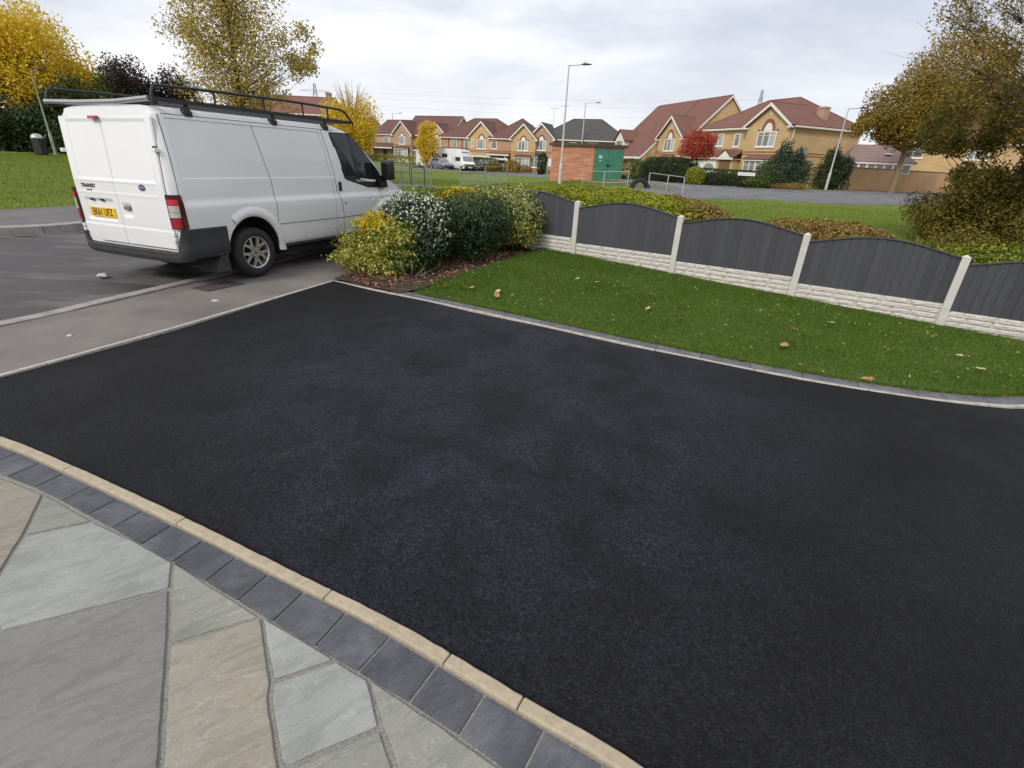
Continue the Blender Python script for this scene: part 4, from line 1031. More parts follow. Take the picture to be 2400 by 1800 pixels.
def bezier(a, b_, c, n=6): return [tuple((1-t)**2*np.array(a)+2*t*(1-t)*np.array(b_)+t*t*np.array(c)) for t in np.linspace(0, 1, n)]
def tree(name, label, cat, base, trunk_h, blobs, r0, leafmat_, size, per, bark='bark', group=None, twigs=2, sub=.42, droop=0, shell=.25, bare=0, lean=(0, 0), leafcount=None):
    """blobs: (cx,cy,cz, rx,ry,rz, n_clusters) relative to base"""
    o = empty(name, base); tag(o, label, cat, group)
    mb = MB(); P_all = []
    htop = max(b_[2] for b_ in blobs)
    fork = np.array((lean[0]*.6, lean[1]*.6, trunk_h)); tp = (lean[0], lean[1], htop)
    mb.tube(bezier((0, 0, -.1), (lean[0]*.1, lean[1]*.1, trunk_h*.6), tp, 9), list(np.linspace(r0, r0*.22, 9)), 7)
    for (cx, cy, cz, rx, ry, rz_, nc) in blobs:
        P, nr = blob_pts(nc, (cx, cy, cz), (rx, ry, rz_), .16, .35, seed=int(cx*3+cz*5) % 17)
        for p in P:
            rd = math.hypot(p[0]-lean[0], p[1]-lean[1]); h_ = p[2]-rd*random.uniform(.45, .95)-.1; h_ = max(trunk_h*random.uniform(.85, 1.1), min(h_, htop*.9))
            t_ = h_/htop; st = np.array((lean[0]*t_, lean[1]*t_, h_))
            mid = st+(p-st)*.5+np.array((0, 0, -.05*np.linalg.norm(p-st)))+rng.normal(0, .05, 3)*np.linalg.norm(p-st)
            rr = r0*.20*(1-.5*t_); mb.tube(bezier(st, mid, p, 5), [rr, rr*.7, rr*.48, rr*.28, rr*.14], 4, cap=False)
            for k_ in range(twigs):
                e_ = p+rng.normal(0, 1, 3)*np.array((rx, ry, rz_))*.16*1.6
                mb.tube([p*.8+mid*.2, (p+e_)/2+rng.normal(0, .04, 3), e_], [rr*.2, rr*.14, rr*.07], 3, cap=False)
            m_ = per if leafcount is None else leafcount
            q = rng.normal(0, 1, (m_, 3)); q *= (np.minimum(1, 2.0/np.linalg.norm(q, axis=1)))[:, None]; q = q*np.array((rx, ry, rz_)).mean()*sub*.5+p
            q[:, 2] -= droop*np.abs(rng.normal(0, 1, m_))
            P_all.append(q)
    mb.build('trunk', M[bark], o, recalc=False, smooth=True, angle=80)
    leaves('crown', np.concatenate(P_all), size, M[leafmat_] if isinstance(leafmat_, str) else leafmat_, o)
    return o
def shrub(name, label, cat, base, blobs, leafmat_, size, n, bark='bark_dark', group=None, aspect=.55, stems=8, pw=2.4, bump_=.16, mats=None, shell=.7):
    """blobs: (cx,cy,cz,rx,ry,rz,weight[,material])"""
    o = empty(name, base); tag(o, label, cat, group)
    tot = sum(b_[6] for b_ in blobs); byM = {}
    for i, b_ in enumerate(blobs):
        P, nr = blob_pts(int(n*b_[6]/tot), b_[:3], b_[3:6], bump_, shell, seed=i+int(abs(base[0])*7) % 11, pw=pw)
        k_ = P[:, 2] > .015; P, nr = P[k_], nr[k_]
        byM.setdefault(b_[7] if len(b_) > 7 else leafmat_, []).append((P, nr))
    for mt, L_ in byM.items():
        P = np.concatenate([a[0] for a in L_]); nr = np.concatenate([a[1] for a in L_])
        leaves('foliage', P, size, M[mt], o, aspect=aspect, nrm=nr)
    mb = MB()
    for k_ in range(stems):
        b_ = random.choice(blobs); e_ = np.array(b_[:3])+rng.normal(0, .35, 3)*np.array(b_[3:6])
        st = np.array((b_[0]*.5+rng.normal(0, .05), b_[1]*.5+rng.normal(0, .05), -.02))
        mb.tube(bezier(st, (st+e_)/2+np.array((rng.normal(0, .06), rng.normal(0, .06), 0)), e_, 5), [.014, .011, .009, .006, .003] if b_[5] < 1.2 else [.05, .04, .03, .02, .01], 5, cap=False)
    mb.build('stems', M[bark], o, recalc=False)
    return o
# -- the shrubs in the corner bed
shrub('golden_shrub', 'loose yellow and green shrub at the drive corner, nearest the pavement', 'shrub', (-2.05, 7.42, 0),
      [(0, 0, .36, .52, .42, .34, 5), (-.30, .12, .25, .42, .38, .24, 3), (.22, -.02, .50, .34, .34, .32, 3), (-.08, .05, .72, .30, .28, .16, 2.2, 'lf_gold'), (-.45, .30, .16, .28, .25, .16, 1.6), (.3, -.12, .25, .3, .25, .25, 1.4, 'lf_mid'), (-.62, .34, .30, .22, .2, .3, .5), (.1, -.28, .2, .4, .2, .2, .9)],
      'lf_yellowvar', .042, 15000, stems=44, bump_=.5, shell=.3, pw=1.9)
shrub('cream_flowered_shrub', 'evergreen shrub speckled with cream-white leaf tips, behind the golden shrub', 'shrub', (-1.62, 8.10, 0),
      [(0, 0, .58, .52, .52, .52, 5, 'lf_dark'), (-.05, -.08, .82, .52, .48, .32, .9, 'lf_white'), (-.30, .30, .70, .47, .47, .40, .6, 'lf_white'), (.2, -.2, .62, .34, .32, .32, .3, 'lf_white'), (-.1, -.02, .74, .5, .46, .34, 2, 'lf_dark'), (0, .4, .5, .5, .4, .5, 2, 'lf_dark'), (-.30, -.42, .36, .42, .38, .36, 1.8, 'lf_mid'), (.15, -.45, .30, .35, .3, .30, 1.0, 'lf_dark')],
      'lf_dark', .050, 15000, stems=14, bump_=.32, shell=.5)
shrub('dark_evergreen_shrub', 'dense dark green glossy shrub in the middle of the corner bed', 'shrub', (-1.02, 8.78, 0),
      [(0, 0, .54, .66, .60, .50, 5), (.1, .55, .6, .6, .5, .5, 3), (-.45, -.30, .55, .45, .4, .42, 2), (.5, .35, .62, .4, .4, .42, 2), (0, .1, .86, .5, .5, .2, 1.2, 'lf_mid')], 'lf_dark', .040, 21000, stems=18, bump_=.16, shell=.6, pw=2.8)
shrub('yellow_topped_shrub', 'yellow-tipped clipped shrub behind the dark evergreen, beside the pavement', 'shrub', (-1.25, 10.1, 0),
      [(0, 0, .55, .75, .95, .55, 4, 'lf_mid'), (.15, .1, .90, .70, .85, .24, 3, 'lf_hedge'), (.1, -.3, .98, .35, .4, .18, 1.1, 'lf_gold')], 'lf_mid', .045, 15000, stems=8, bump_=.14, pw=2.8)
shrub('variegated_shrub', 'green and cream variegated shrub spilling over the start of the fence', 'shrub', (-.28, 10.15, 0),
      [(0, 0, .62, .60, .70, .56, 5), (.34, -.05, .66, .42, .50, .46, 3), (-.2, .3, .8, .5, .5, .4, 2), (-.45, -.5, .62, .42, .42, .46, 2), (.1, .2, .35, .5, .6, .36, 3, 'lf_dark'), (-.2, -.35, .5, .4, .3, .3, 1.2, 'lf_dark'), (.3, -.4, .40, .3, .25, .25, .8, 'lf_yellowvar')], 'lf_varieg', .050, 19000, stems=20, bump_=.34, shell=.5, pw=2.6)
# bare twigs poking from the golden shrub
tw = empty('fallen_twig_cluster', (-1.55, 7.15, 0)); tag(tw, 'bare grey twigs sprawling at the foot of the golden shrub', 'twigs'); mb = MB()
for k_ in range(16):
    a_ = random.uniform(-2.6, .4); l_ = random.uniform(.2, .42)
    mb.tube(bezier((0, .05, .02), (l_*.5*math.cos(a_), l_*.4*math.sin(a_)*.3, .08), (l_*math.cos(a_), l_*.35*math.sin(a_), random.uniform(.10, .34)), 5), [.006, .005, .004, .003, .002], 4, cap=False)
mb.build('twig', simple('grey_twig', (.20, .175, .15), .9), tw, recalc=False)
# hedge behind the fence: leafy top and sides following the fence
def hedge_mass(name, label, cat, poly, ztop, n, mat, size, zmin=0, side=.35, mat2=None, split=None, zbase=0, group=None):
    xs = [p[0] for p in poly]; ys = [p[1] for p in poly]
    P = np.stack([rng.uniform(min(xs), max(xs), n*3), rng.uniform(min(ys), max(ys), n*3)], 1); P = P[inside(poly, P)][:n]
    zt = np.array([ztop(x, y) for x, y in P])
    # distance to the boundary rounds the shoulders
    D_ = np.full(len(P), 9.)
    for i in range(len(poly)):
        a_, b_ = np.array(poly[i]), np.array(poly[(i+1) % len(poly)]); ab = b_-a_
        t = np.clip(((P-a_)@ab)/(ab@ab), 0, 1); D_ = np.minimum(D_, np.linalg.norm(P-(a_+t[:, None]*ab), axis=1))
    zt = zt*(.62+.38*np.sqrt(np.clip(D_/.28, 0, 1)))
    P3 = np.c_[P, np.zeros(len(P))]; lump = .05*nz3(P3, 3.3, 2)+.03*nz3(P3, 9., 5)
    dpt = rng.random(len(P))**2*.16; Z_ = zt+lump-dpt
    nr = np.tile((0, 0, 1.), (len(P), 1))
    # sides
    k_ = int(n*side); S_ = []; SN = []
    per = [np.linalg.norm(np.array(poly[(i+1) % len(poly)])-np.array(poly[i])) for i in range(len(poly))]
    for i in range(len(poly)):
        a_, b_ = np.array(poly[i]), np.array(poly[(i+1) % len(poly)]); m_ = int(k_*per[i]/sum(per)); t = rng.random(m_)[:, None]
        q = a_+(b_-a_)*t; tn = (b_-a_)/per[i]; nn_ = np.array([tn[1], -tn[0]]); cen = np.array([sum(xs)/len(xs), sum(ys)/len(ys)])
        if nn_.dot(cen-(a_+b_)/2) > 0: nn_ = -nn_
        q = q-nn_*(rng.random((m_, 1))**1.5*.2-.04)
        zz = rng.random(m_)*np.array([ztop(x, y) for x, y in q])*.92 if m_ else np.zeros(0)
        S_.append(np.c_[q, zz]); SN.append(np.tile((nn_[0], nn_[1], .2), (m_, 1)))
    A_ = np.concatenate([np.c_[P, Z_]]+S_); NN = np.concatenate([nr]+SN); A_[:, 2] = np.maximum(A_[:, 2], .02)
    zb = np.array([0.]*len(A_)); A_[:, 2] += zbase
    o = empty(name, (poly[0][0], poly[0][1], zbase)); tag(o, label, cat, group); A_ = A_-np.array((poly[0][0], poly[0][1], zbase))
    if mat2 is not None:
        w = A_[:, :2]+np.array(poly[0]); f = split(w)+rng.normal(0, .25, len(w)) > 0
        leaves('foliage', A_[~f], size, M[mat], o, nrm=NN[~f]); leaves('foliage', A_[f], size, M[mat2], o, nrm=NN[f])
    else: leaves('foliage', A_, size, M[mat], o, nrm=NN)
    # woody core
    mb = MB(); c_ = np.array([sum(xs)/len(xs), sum(ys)/len(ys)])
    for k2 in range(40):
        p = np.array(random.choice(poly)); t = random.random()*.8; q = p*(1-t)+c_*t-np.array(poly[0]); h_ = ztop(*(q+np.array(poly[0])))
        mb.tube([(q[0], q[1], -.3), (q[0]+rng.normal(0, .05), q[1]+rng.normal(0, .05), h_*.5), (q[0]+rng.normal(0, .12), q[1]+rng.normal(0, .12), h_*.85)], [.02, .014, .006], 4, cap=False)
    mb.build('stems', M['bark_dark'], o, recalc=False)
    return o
hp = [tuple(fpt(-.55)+np.array((.10, .17))), tuple(fpt(1.30)+np.array((.12, .2))), (3.62, 8.75), (3.85, 10.2), (3.35, 12.0), (2.3, 12.9), (.9, 12.9), (-.3, 12.1), (-.9, 11.3)]
hedge_mass('golden_hedge', 'broad clipped yellow-green hedge behind the left fence panels, browned at its right end', 'hedge', hp,
           lambda x, y: 1.02+.035*max(0, (y-8.5)), 52000, 'lf_hedge', .055, mat2='lf_brown', split=lambda w: (w[:, 0]-w[:, 1]*.10-2.0)*1.4-.2)
hp2 = [(5.3, 10.7), (6.3, 9.95), (7.7, 10.6), (8.2, 12.4), (7.3, 13.7), (5.9, 12.6)]
hedge_mass('low_brown_shrub', 'low russet-brown clipped shrub behind the middle of the fence, at the edge of the green', 'shrub', hp2,
           lambda x, y: .68, 17000, 'lf_brown', .06, mat2='lf_hedge', split=lambda w: (w[:, 1]-12.6))
# leaf litter in the bed
P = np.stack([rng.uniform(-2.6, .4, 9000), rng.uniform(6.2, 10.9, 9000)], 1); P = P[inside(bed_poly, P)]
w = np.exp(-((P[:, 0]-P[:, 1]*.72+7.05)/.45)**2); P = P[rng.random(len(P)) < .25+.75*w]
V_, F_ = leaf_arrays(np.c_[P, .035+.02*rng.random(len(P))], .05, .6, nrm=np.tile((0, 0, 2.2), (len(P), 1)))
np_mesh('leaf_litter', V_, F_, M['litter'], kind='stuff')
# tiny litter over the lawn, edging and road
P = np.stack([rng.uniform(-1.4, 7.5, 900), rng.uniform(3.8, 10.6, 900)], 1); P = P[inside(lawn_poly, P)]
V_, F_ = leaf_arrays(np.c_[P, zl(P)+.042], .032, .5, nrm=np.tile((0, 0, 2.), (len(P), 1)))
np_mesh('leaf_fragments', V_, F_, leafmat('pale_leaf_fragment', [(.1, (.22, .13, .04)), (.5, (.30, .26, .09)), (.8, (.38, .36, .2))], .7, 0), kind='stuff')
P = WI[rng.integers(60, len(WI), 260)]; P = P+np.c_[np.zeros(260), rng.uniform(.12, .24, 260)]
V_, F_ = leaf_arrays(np.c_[P, np.full(260, .018)], .024, .5, nrm=np.tile((0, 0, 4.), (260, 1)))
np_mesh('edging_litter', V_, F_, M['litter'], kind='stuff')
P = np.stack([rng.uniform(-34, 20, 900), rng.uniform(9, 40, 900)], 1)
k_ = ((P[:, 0] < -12.2) | (P[:, 1] > 24)) & ~inside(road_poly, P); P = P[k_]
V_, F_ = leaf_arrays(np.c_[P, T(P[:, 0], P[:, 1])+.06], .13, .5, nrm=np.tile((0, 0, 3.), (len(P), 1)))
np_mesh('park_leaf_litter', V_, F_, M['litter'], kind='stuff')
# individual fallen leaves
M['dead_leaf'] = simple('dry_tan_leaf', (.42, .225, .115), .7, var=.35, scale=18)
M['dead_leaf2'] = simple('dry_yellow_leaf', (.50, .42, .20), .7, var=.3, scale=18)
def leafshape(L_, W_, curl):
    V_ = []; F_ = []; nn_ = 9
    for i in range(nn_):
        u = i/(nn_-1); w = W_*math.sin(math.pi*min(1, u*.96+.03))**.8*(1+.12*math.sin(i*2.3)); x = (u-.5)*L_
        for k_, s_ in enumerate((-1, -.5, 0, .5, 1)): V_.append((x, s_*w/2, curl*(abs(s_)**2)*.35+curl*.5*(u-.5)**2*2+.003*math.sin(i*1.7+k_)))
    for i in range(nn_-1):
        for k_ in range(4): F_.append((i*5+k_, i*5+k_+1, (i+1)*5+k_+1, (i+1)*5+k_))
    mb = MB(); mb.add(V_, F_); mb.tube([(-L_*.5, 0, 0), (-L_*.72, .004, .004)], .0016, 4); return mb
LEAFP = [(-.61, 6.60, .11, 0, 1), (-.70, 6.66, .085, 0, 0), (-.26, 6.27, .125, 0, 1), (-.25, 6.50, .10, 1, 0), (-.97, 6.65, .08, 0, 0), (-.43, 7.60, .08, 1, 0), (1.86, 6.87, .10, 0, 1), (1.19, 7.42, .085, 0, 0), (.92, 7.56, .08, 1, 0), (1.65, 6.05, .10, 1, 1), (1.94, 5.65, .11, 0, 1), (3.25, 5.59, .085, 0, 1), (2.78, 4.87, .125, 0, 1), (3.14, 4.085, .12, 0, 1), (4.0, 6.12, .09, 1, 0), (4.65, 4.93, .09, 1, 0), (4.49, 4.49, .09, 1, 0), (-.05, 6.35, .06, 1, 0), (2.65, 4.30, .06, 0, 0)]
LB = ["upright pair of tan leaves' larger leaf near the bed on the lawn", 'small tan leaf just left of the curled pair on the lawn', 'broad curled tan leaf on the lawn close to the drive edging', 'pale yellow leaf standing above the curled tan leaf', 'small brown leaf on the lawn nearest the soil bed', 'yellow leaf on the lawn below the variegated shrub', 'bright tan leaf in mid lawn below the first full fence panel', 'small dull tan leaf in mid lawn toward the first post', 'tiny yellow leaf left of the dull tan leaf in mid lawn', 'pale yellow oval leaf in mid lawn', 'crumpled tan leaf near the drive edging at the middle of the lawn', 'orange-tan leaf below the third fence post', 'large crumpled orange leaf near the drive edging right of centre', 'big oval tan leaf lying on the slate edging', 'pale curled leaf below the third full fence panel', 'pale leaf alone in the right part of the lawn', 'pale leaf low in the right part of the lawn', 'small yellow leaf right of the curled tan leaf by the edging', 'small brown leaf on the lawn edge beside the slate']
LB[0] = 'large tan leaf tilted up on the lawn near the corner bed'
for (x, y, s_, mt, big_), lb in zip(LEAFP, LB):
    mb = leafshape(s_, s_*.62, .02 if not big_ else .035); o = mb.build('fallen_leaf', M['dead_leaf2' if mt else 'dead_leaf'], smooth=True, recalc=False)
    z = lawn_z(x, y)+.052 if not (3.1 < x < 3.2 and y < 4.2) else .020
    o.location = (x, y, z); o.rotation_euler = (random.uniform(-.45, .45)*big_, random.uniform(-.35, .35), random.uniform(0, 6.28)); tag(o, lb, 'leaf', 'large fallen leaves on the lawn')
# litter on the road and pavement, drain cover
def crumple(name, x, y, s_, mat, label, h_=.5, seed=0):
    bm = bmesh.new(); bmesh.ops.create_icosphere(bm, subdivisions=3, radius=s_)
    for v_ in bm.verts:
        k_ = 1+.45*mnoise.noise(v_.co*(2.2/s_*.5)+Vector((seed, 0, 0)))+.2*mnoise.noise(v_.co*(6/s_*.5)); v_.co *= k_; v_.co.z *= h_
    me = bpy.data.meshes.new(name); bm.to_mesh(me); bm.free(); o = link(name, me, mat); o.location = (x, y, s_*h_*.7); tag(o, label, 'litter'); return o
paper = simple('crumpled_paper', (.48, .46, .44), .8, var=.12, scale=30)
crumple('crumpled_paper', -5.47, 6.44, .062, paper, 'crumpled white paper lying on the road behind the van', .42, 3)
crumple('flattened_wrapper', -3.50, 5.58, .042, paper, 'flattened pale wrapper on the pavement near the drive edge', .14, 7)
crumple('paper_scrap', -4.06, 4.22, .022, paper, 'small white paper scrap on the pavement at the left', .4, 9)
crumple('dark_pebble', -1.549, 1.003, .008, simple('dark_chip', (.03, .028, .025), .6), 'tiny dark chip lying on the large grey flagstone', .5, 5)
dc = empty('drain_cover', (-3.83, 6.24, .004), R(66)); tag(dc, 'rusty rectangular drain cover in the pavement by the van wheel', 'drain cover'); rust = simple('rusty_iron', (.085, .062, .052), .85, var=.45, scale=14, bs=.6, bscale=60)
mb = MB(); mb.box(-.26, .26, -.15, -.125, -.02, .006); mb.box(-.26, .26, .125, .15, -.02, .006); mb.box(-.26, -.235, -.125, .125, -.02, .006); mb.box(.235, .26, -.125, .125, -.02, .006); mb.build('frame', rust, dc)
mb = MB(); mb.box(-.235, .235, -.125, .125, -.02, .0005)
for k_ in range(9): mb.box(-.21+k_*.05, -.19+k_*.05, -.10, .10, .0, .005)
mb.build('lid', rust, dc)
# ------------------------------------------------------------------ trees
Z0 = lambda x, y: (x, y, Tn(x, y))
tree('golden_autumn_tree', 'huge bright yellow autumn tree at the far left behind the grass bank', 'tree', Z0(-41, 48), 3.0, [(-1, 0, 6.4, 4.6, 4.2, 4.2, 70), (-6, -3, 5.5, 4.6, 4, 4.6, 56), (1.9, 1, 4.6, 2.4, 2.3, 2.3, 26)], .45, 'lf_yellow', .24, 420, twigs=3, sub=.40)
tree('dark_green_tree', 'dark green tree in front of the huge yellow tree, right of the leaning lamp post', 'tree', Z0(-35.0, 44.5), 1.5, [(-.6, -.6, 2.6, 2.6, 2.4, 2.2, 36), (-3.8, -3.6, 1.9, 2.6, 2.6, 1.7, 30), (2.6, 2.4, 2.7, 2.2, 2.2, 2.3, 26), (-1.6, -2, 1.0, 5.0, 3.0, 1.2, 34)], .3, 'lf_green', .22, 420, 'bark_dark', sub=.42)
tree('green_yellow_tree', 'patchy green and gold tree between the yellow tree and the dark purple tree', 'tree', Z0(-33.5, 46.5), 1.6, [(0, 0, 4.1, 2.0, 2.0, 2.0, 26)], .25, 'lf_mid', .2, 330, 'bark_dark')
tree('purple_leaved_tree', 'dark purple-leaved tree behind the van roof rack', 'tree', Z0(-31.2, 47), 1.5, [(-1.4, -.5, 4.6, 2.0, 1.8, 2.3, 26), (1.6, 1.4, 4.2, 2.4, 2.0, 2.0, 26), (0, 0, 2.2, 4.2, 2.5, 1.8, 30)], .3, 'lf_purple', .2, 300, 'bark_dark', twigs=5, sub=.5)
hedge_mass('dark_boundary_hedge', 'dark shrubs under the big trees at the back of the left grass bank', 'hedge', [(-56, 30), (-44, 36), (-33, 42), (-22, 50), (-24, 54), (-36, 49), (-48, 42), (-60, 37)], lambda x, y: 2.3, 20000, 'lf_green', .3, zbase=.5)
hb = shrub('rusty_hedge', 'row of rust-brown and dark bushes far behind the green, left of centre', 'hedge', Z0(-31, 56), [(0, 0, 1.3, 6, 2, 1.3, 4), (8, 3, 1.3, 5, 2, 1.3, 3)], 'lf_green', .22, 9000)
tree('olive_gold_tree', 'tall loose olive-gold tree rising behind the van, cut off by the top edge', 'tree', Z0(-13.6, 26.8), 1.8, [(0, 0, 5.6, 2.5, 2.3, 2.8, 60), (-.2, .2, 8.4, 2.6, 2.3, 2.4, 48), (-1.5, .3, 6.8, 1.7, 1.6, 1.8, 16), (2.4, .8, 5.9, 1.2, 1.0, 1.2, 12), (.5, .3, 3.4, 1.7, 1.5, 1.3, 26)], .20, 'lf_birch', .12, 175, 'bark_dark', twigs=4, sub=.38)
tree('yellow_street_tree', 'rounded bright yellow tree with bare upright twigs behind the van cab', 'tree', Z0(-16.4, 52.5), 1.4, [(0, 0, 4.3, 2.3, 2.1, 2.4, 46), (.2, .3, 2.8, 1.7, 1.6, 1.5, 22)], .16, 'lf_yellow', .17, 300, 'bark', twigs=8, sub=.42)
yt = bpy.data.objects['yellow_street_tree']; mb = MB()
for k_ in range(46):
    a_ = random.uniform(0, 6.28); r_ = random.uniform(.1, 1.5); x, y = r_*math.cos(a_), r_*math.sin(a_)
    mb.tube(bezier((x*.4, y*.4, 4.4), (x*.8, y*.8, 6.0), (x*1.25, y*1.25, random.uniform(6.8, 8.1)-r_*.5), 5), [.03, .024, .018, .014, .010], 4, cap=False)
mb.build('bare_shoots', M['bark_tan'], yt, recalc=False)
shrub('bramble', 'low green brambles and weeds behind the right-hand fence panels under the overhanging tree', 'shrub', Z0(10.9, 11.2), [(0, 0, .2, 1.7, 1.0, .28, 3, 'lf_hedge'), (.3, 0, .2, 1.7, 1.0, .32, 3), (1.6, -1.2, .3, 1.6, 1.0, .4, 2), (-.6, .9, .3, .9, .8, .45, 2, 'lf_hawth'), (2.2, .6, .6, 1.8, 1.2, .8, 3, 'lf_hawth')], 'lf_mid', .07, 16000, bump_=.4, shell=.4, pw=2)
tree('slim_yellow_tree', 'slim pale-trunked yellow tree standing before the houses', 'tree', Z0(-14.75, 83.2), .9, [(0, 0, 3.4, 1.55, 1.5, 2.3, 34), (.1, 0, 5.2, 1.2, 1.1, 1.2, 14), (0, 0, 1.8, 1.1, 1.1, 1.0, 12)], .13, 'lf_yellow', .2, 140, 'bark_tan', twigs=3, sub=.42)
tree('crimson_maple', 'small crimson-leaved tree in front of the white double garage', 'tree', Z0(13.55, 42.6), 1.2, [(-.1, 0, 2.65, 1.55, 1.2, .80, 36), (.2, .2, 3.15, 1.1, .9, .6, 16)], .09, 'lf_red', .12, 190, 'bark_dark', twigs=3, sub=.42)
tree('spreading_oak', 'spreading olive-brown tree with a tan trunk at the right of the green', 'tree', Z0(29.0, 42.3), 3.1, [(-.6, 0, 5.7, 2.9, 2.8, 2.0, 50), (-1.6, -.8, 4.3, 1.6, 1.5, .8, 12), (1.8, -.5, 7.5, 3.4, 3.0, 2.6, 56), (-2.0, .5, 4.7, 1.9, 1.9, .9, 20), (4.4, -2.4, 6.0, 2.8, 2.6, 2.5, 40)], .27, 'lf_oak', .17, 330, 'bark_tan', twigs=3, sub=.36)
tree('nearest_right_tree', 'leafy brown-green tree overhanging the fence at the right edge', 'tree', Z0(14.9, 15.8), .5, [(-1.3, .2, .95, 1.8, 1.7, 1.05, 34), (.7, -1.8, 1.2, 2.0, 1.8, 1.4, 40), (1.0, -.8, 2.9, 1.9, 2.0, .9, 18), (-.9, .2, 1.9, 1.1, 1.1, .6, 8), (-.3, .4, 3.5, 2.3, 2, .8, 20), (1.8, -1, 4.4, 1.8, 2, .8, 14), (-1.9, .8, 2.9, 1.3, 1.2, .7, 10), (-.4, -.4, .5, 2.4, 2.0, .7, 22)], .16, 'lf_hawth', .085, 620, 'bark_dark', twigs=5, sub=.34)
tree('sparse_thorn_tree', 'tall sparse thorny tree with thin dark branches at the top right corner', 'tree', Z0(14.3, 12.9), 2.6, [(-2.2, .6, 4.6, 2.4, 2.2, 1.9, 34), (-3.5, 1.2, 5.2, 1.5, 1.2, 1.0, 14), (-1.6, -.2, 6.4, 2.6, 2.2, 1.8, 34), (-1.0, .0, 4.0, 2.2, 1.8, 1.2, 22)], .17, 'lf_oak', .065, 230, 'bark_dark', twigs=13, sub=.34)

# ------------------------------------------------------------------ houses
def brick(name, c0, c1, mortar=(.42, .38, .33)):
    m, nt, b = newmat(name); t = nt.nodes.new('ShaderNodeTexCoord')
    # use object coords; wrap x+y so every upright face gets courses
    sp_ = nt.nodes.new('ShaderNodeSeparateXYZ'); nt.links.new(t.outputs['Object'], sp_.inputs[0])
    cm = nt.nodes.new('ShaderNodeCombineXYZ'); nt.links.new(math_(nt, 'ADD', sp_.outputs['X'], sp_.outputs['Y']), cm.inputs[0]); nt.links.new(sp_.outputs['Z'], cm.inputs[1])
    br = nt.nodes.new('ShaderNodeTexBrick'); br.inputs['Scale'].default_value = 1.0; br.inputs['Brick Width'].default_value = .225; br.inputs['Row Height'].default_value = .075; br.inputs['Mortar Size'].default_value = .006
    br.inputs['Color1'].default_value = (*c0, 1); br.inputs['Color2'].default_value = (*c1, 1); br.inputs['Mortar'].default_value = (*mortar, 1); nt.links.new(cm.outputs[0], br.inputs[0])
    n1 = ntex(nt, t.outputs['Object'], .7, 5, .6); s_ = ramp(nt, [(.3, .88), (.7, 1.12)], n1).outputs[0]
    nt.links.new(mixc(nt, 1., br.outputs[0], s_, 'MULTIPLY'), b.inputs['Base Color']); b.inputs['Roughness'].default_value = .9; bump(nt, b, br.outputs['Fac'], -.3, .01); return m
def tiles(name, c0, c1):
    m, nt, b = newmat(name); t = nt.nodes.new('ShaderNodeTexCoord'); sp_ = nt.nodes.new('ShaderNodeSeparateXYZ'); nt.links.new(t.outputs['Object'], sp_.inputs[0])
    fr = math_(nt, 'FRACT', math_(nt, 'MULTIPLY', sp_.outputs['Z'], 1/.21)); ed = ramp(nt, [(.0, .62), (.12, .72), (.3, 1.05), (1., 1.)], fr).outputs[0]
    cl = math_(nt, 'FRACT', math_(nt, 'MULTIPLY', math_(nt, 'ADD', sp_.outputs['X'], sp_.outputs['Y']), 1/.31)); ec = ramp(nt, [(.0, .84), (.25, 1.03), (.8, 1.), (1., .86)], cl).outputs[0]
    n1 = ntex(nt, t.outputs['Object'], .9, 6, .65); n2 = ntex(nt, t.outputs['Object'], 5, 3, .6)
    c = ramp(nt, [(.3, c0), (.7, c1)], math_(nt, 'ADD', math_(nt, 'MULTIPLY', n1, .6), math_(nt, 'MULTIPLY', n2, .4))).outputs[0]
    c = mixc(nt, 1., mixc(nt, 1., c, ed, 'MULTIPLY'), ec, 'MULTIPLY'); nt.links.new(c, b.inputs['Base Color']); b.inputs['Roughness'].default_value = .85; bump(nt, b, fr, .5, .03); return m
M['buff'] = brick('buff_brick', (.60, .39, .165), (.52, .335, .14)); M['pinkbuff'] = brick('pink_buff_brick', (.47, .29, .18), (.40, .25, .16)); M['redbrick'] = brick('red_brick', (.33, .12, .075), (.26, .10, .065))
M['orangebrick'] = brick('orange_brick', (.48, .25, .13), (.42, .21, .115)); M['darkband'] = simple('dark_band_brick', (.22, .10, .05), .9)
M['rt_red'] = tiles('red_roof_tile', (.165, .072, .054), (.225, .105, .078)); M['rt_brown'] = tiles('brown_roof_tile', (.125, .058, .047), (.17, .082, .065)); M['rt_grey'] = tiles('dark_grey_roof_tile', (.062, .058, .057), (.10, .092, .088)); M['rt_pink'] = tiles('pink_grey_roof', (.22, .15, .14), (.27, .185, .17))
M['upvc'] = simple('white_upvc', (.78, .76, .73), .4, var=.04); M['fascia'] = simple('white_fascia', (.76, .73, .69), .6, var=.06); M['pane'] = None
m, nt, b = newmat('window_glass'); oi = nt.nodes.new('ShaderNodeNewGeometry'); nt.links.new(ramp(nt, [(.2, (.03, .032, .034)), (.5, (.16, .16, .15)), (.9, (.42, .41, .38))], oi.outputs['Random Per Island']).outputs[0], b.inputs['Base Color']); b.inputs['Roughness'].default_value = .08; M['pane'] = m
M['garage'] = simple('white_garage_door', (.74, .72, .69), .5, var=.04); M['door_dark'] = simple('dark_timber_door', (.10, .045, .025), .6); M['shade'] = simple('porch_shade_brown', (.18, .10, .055), .9)  # porch shade painted as a dark brown tone
M['leadgrey'] = simple('lead_flashing', (.22, .23, .25), .7)

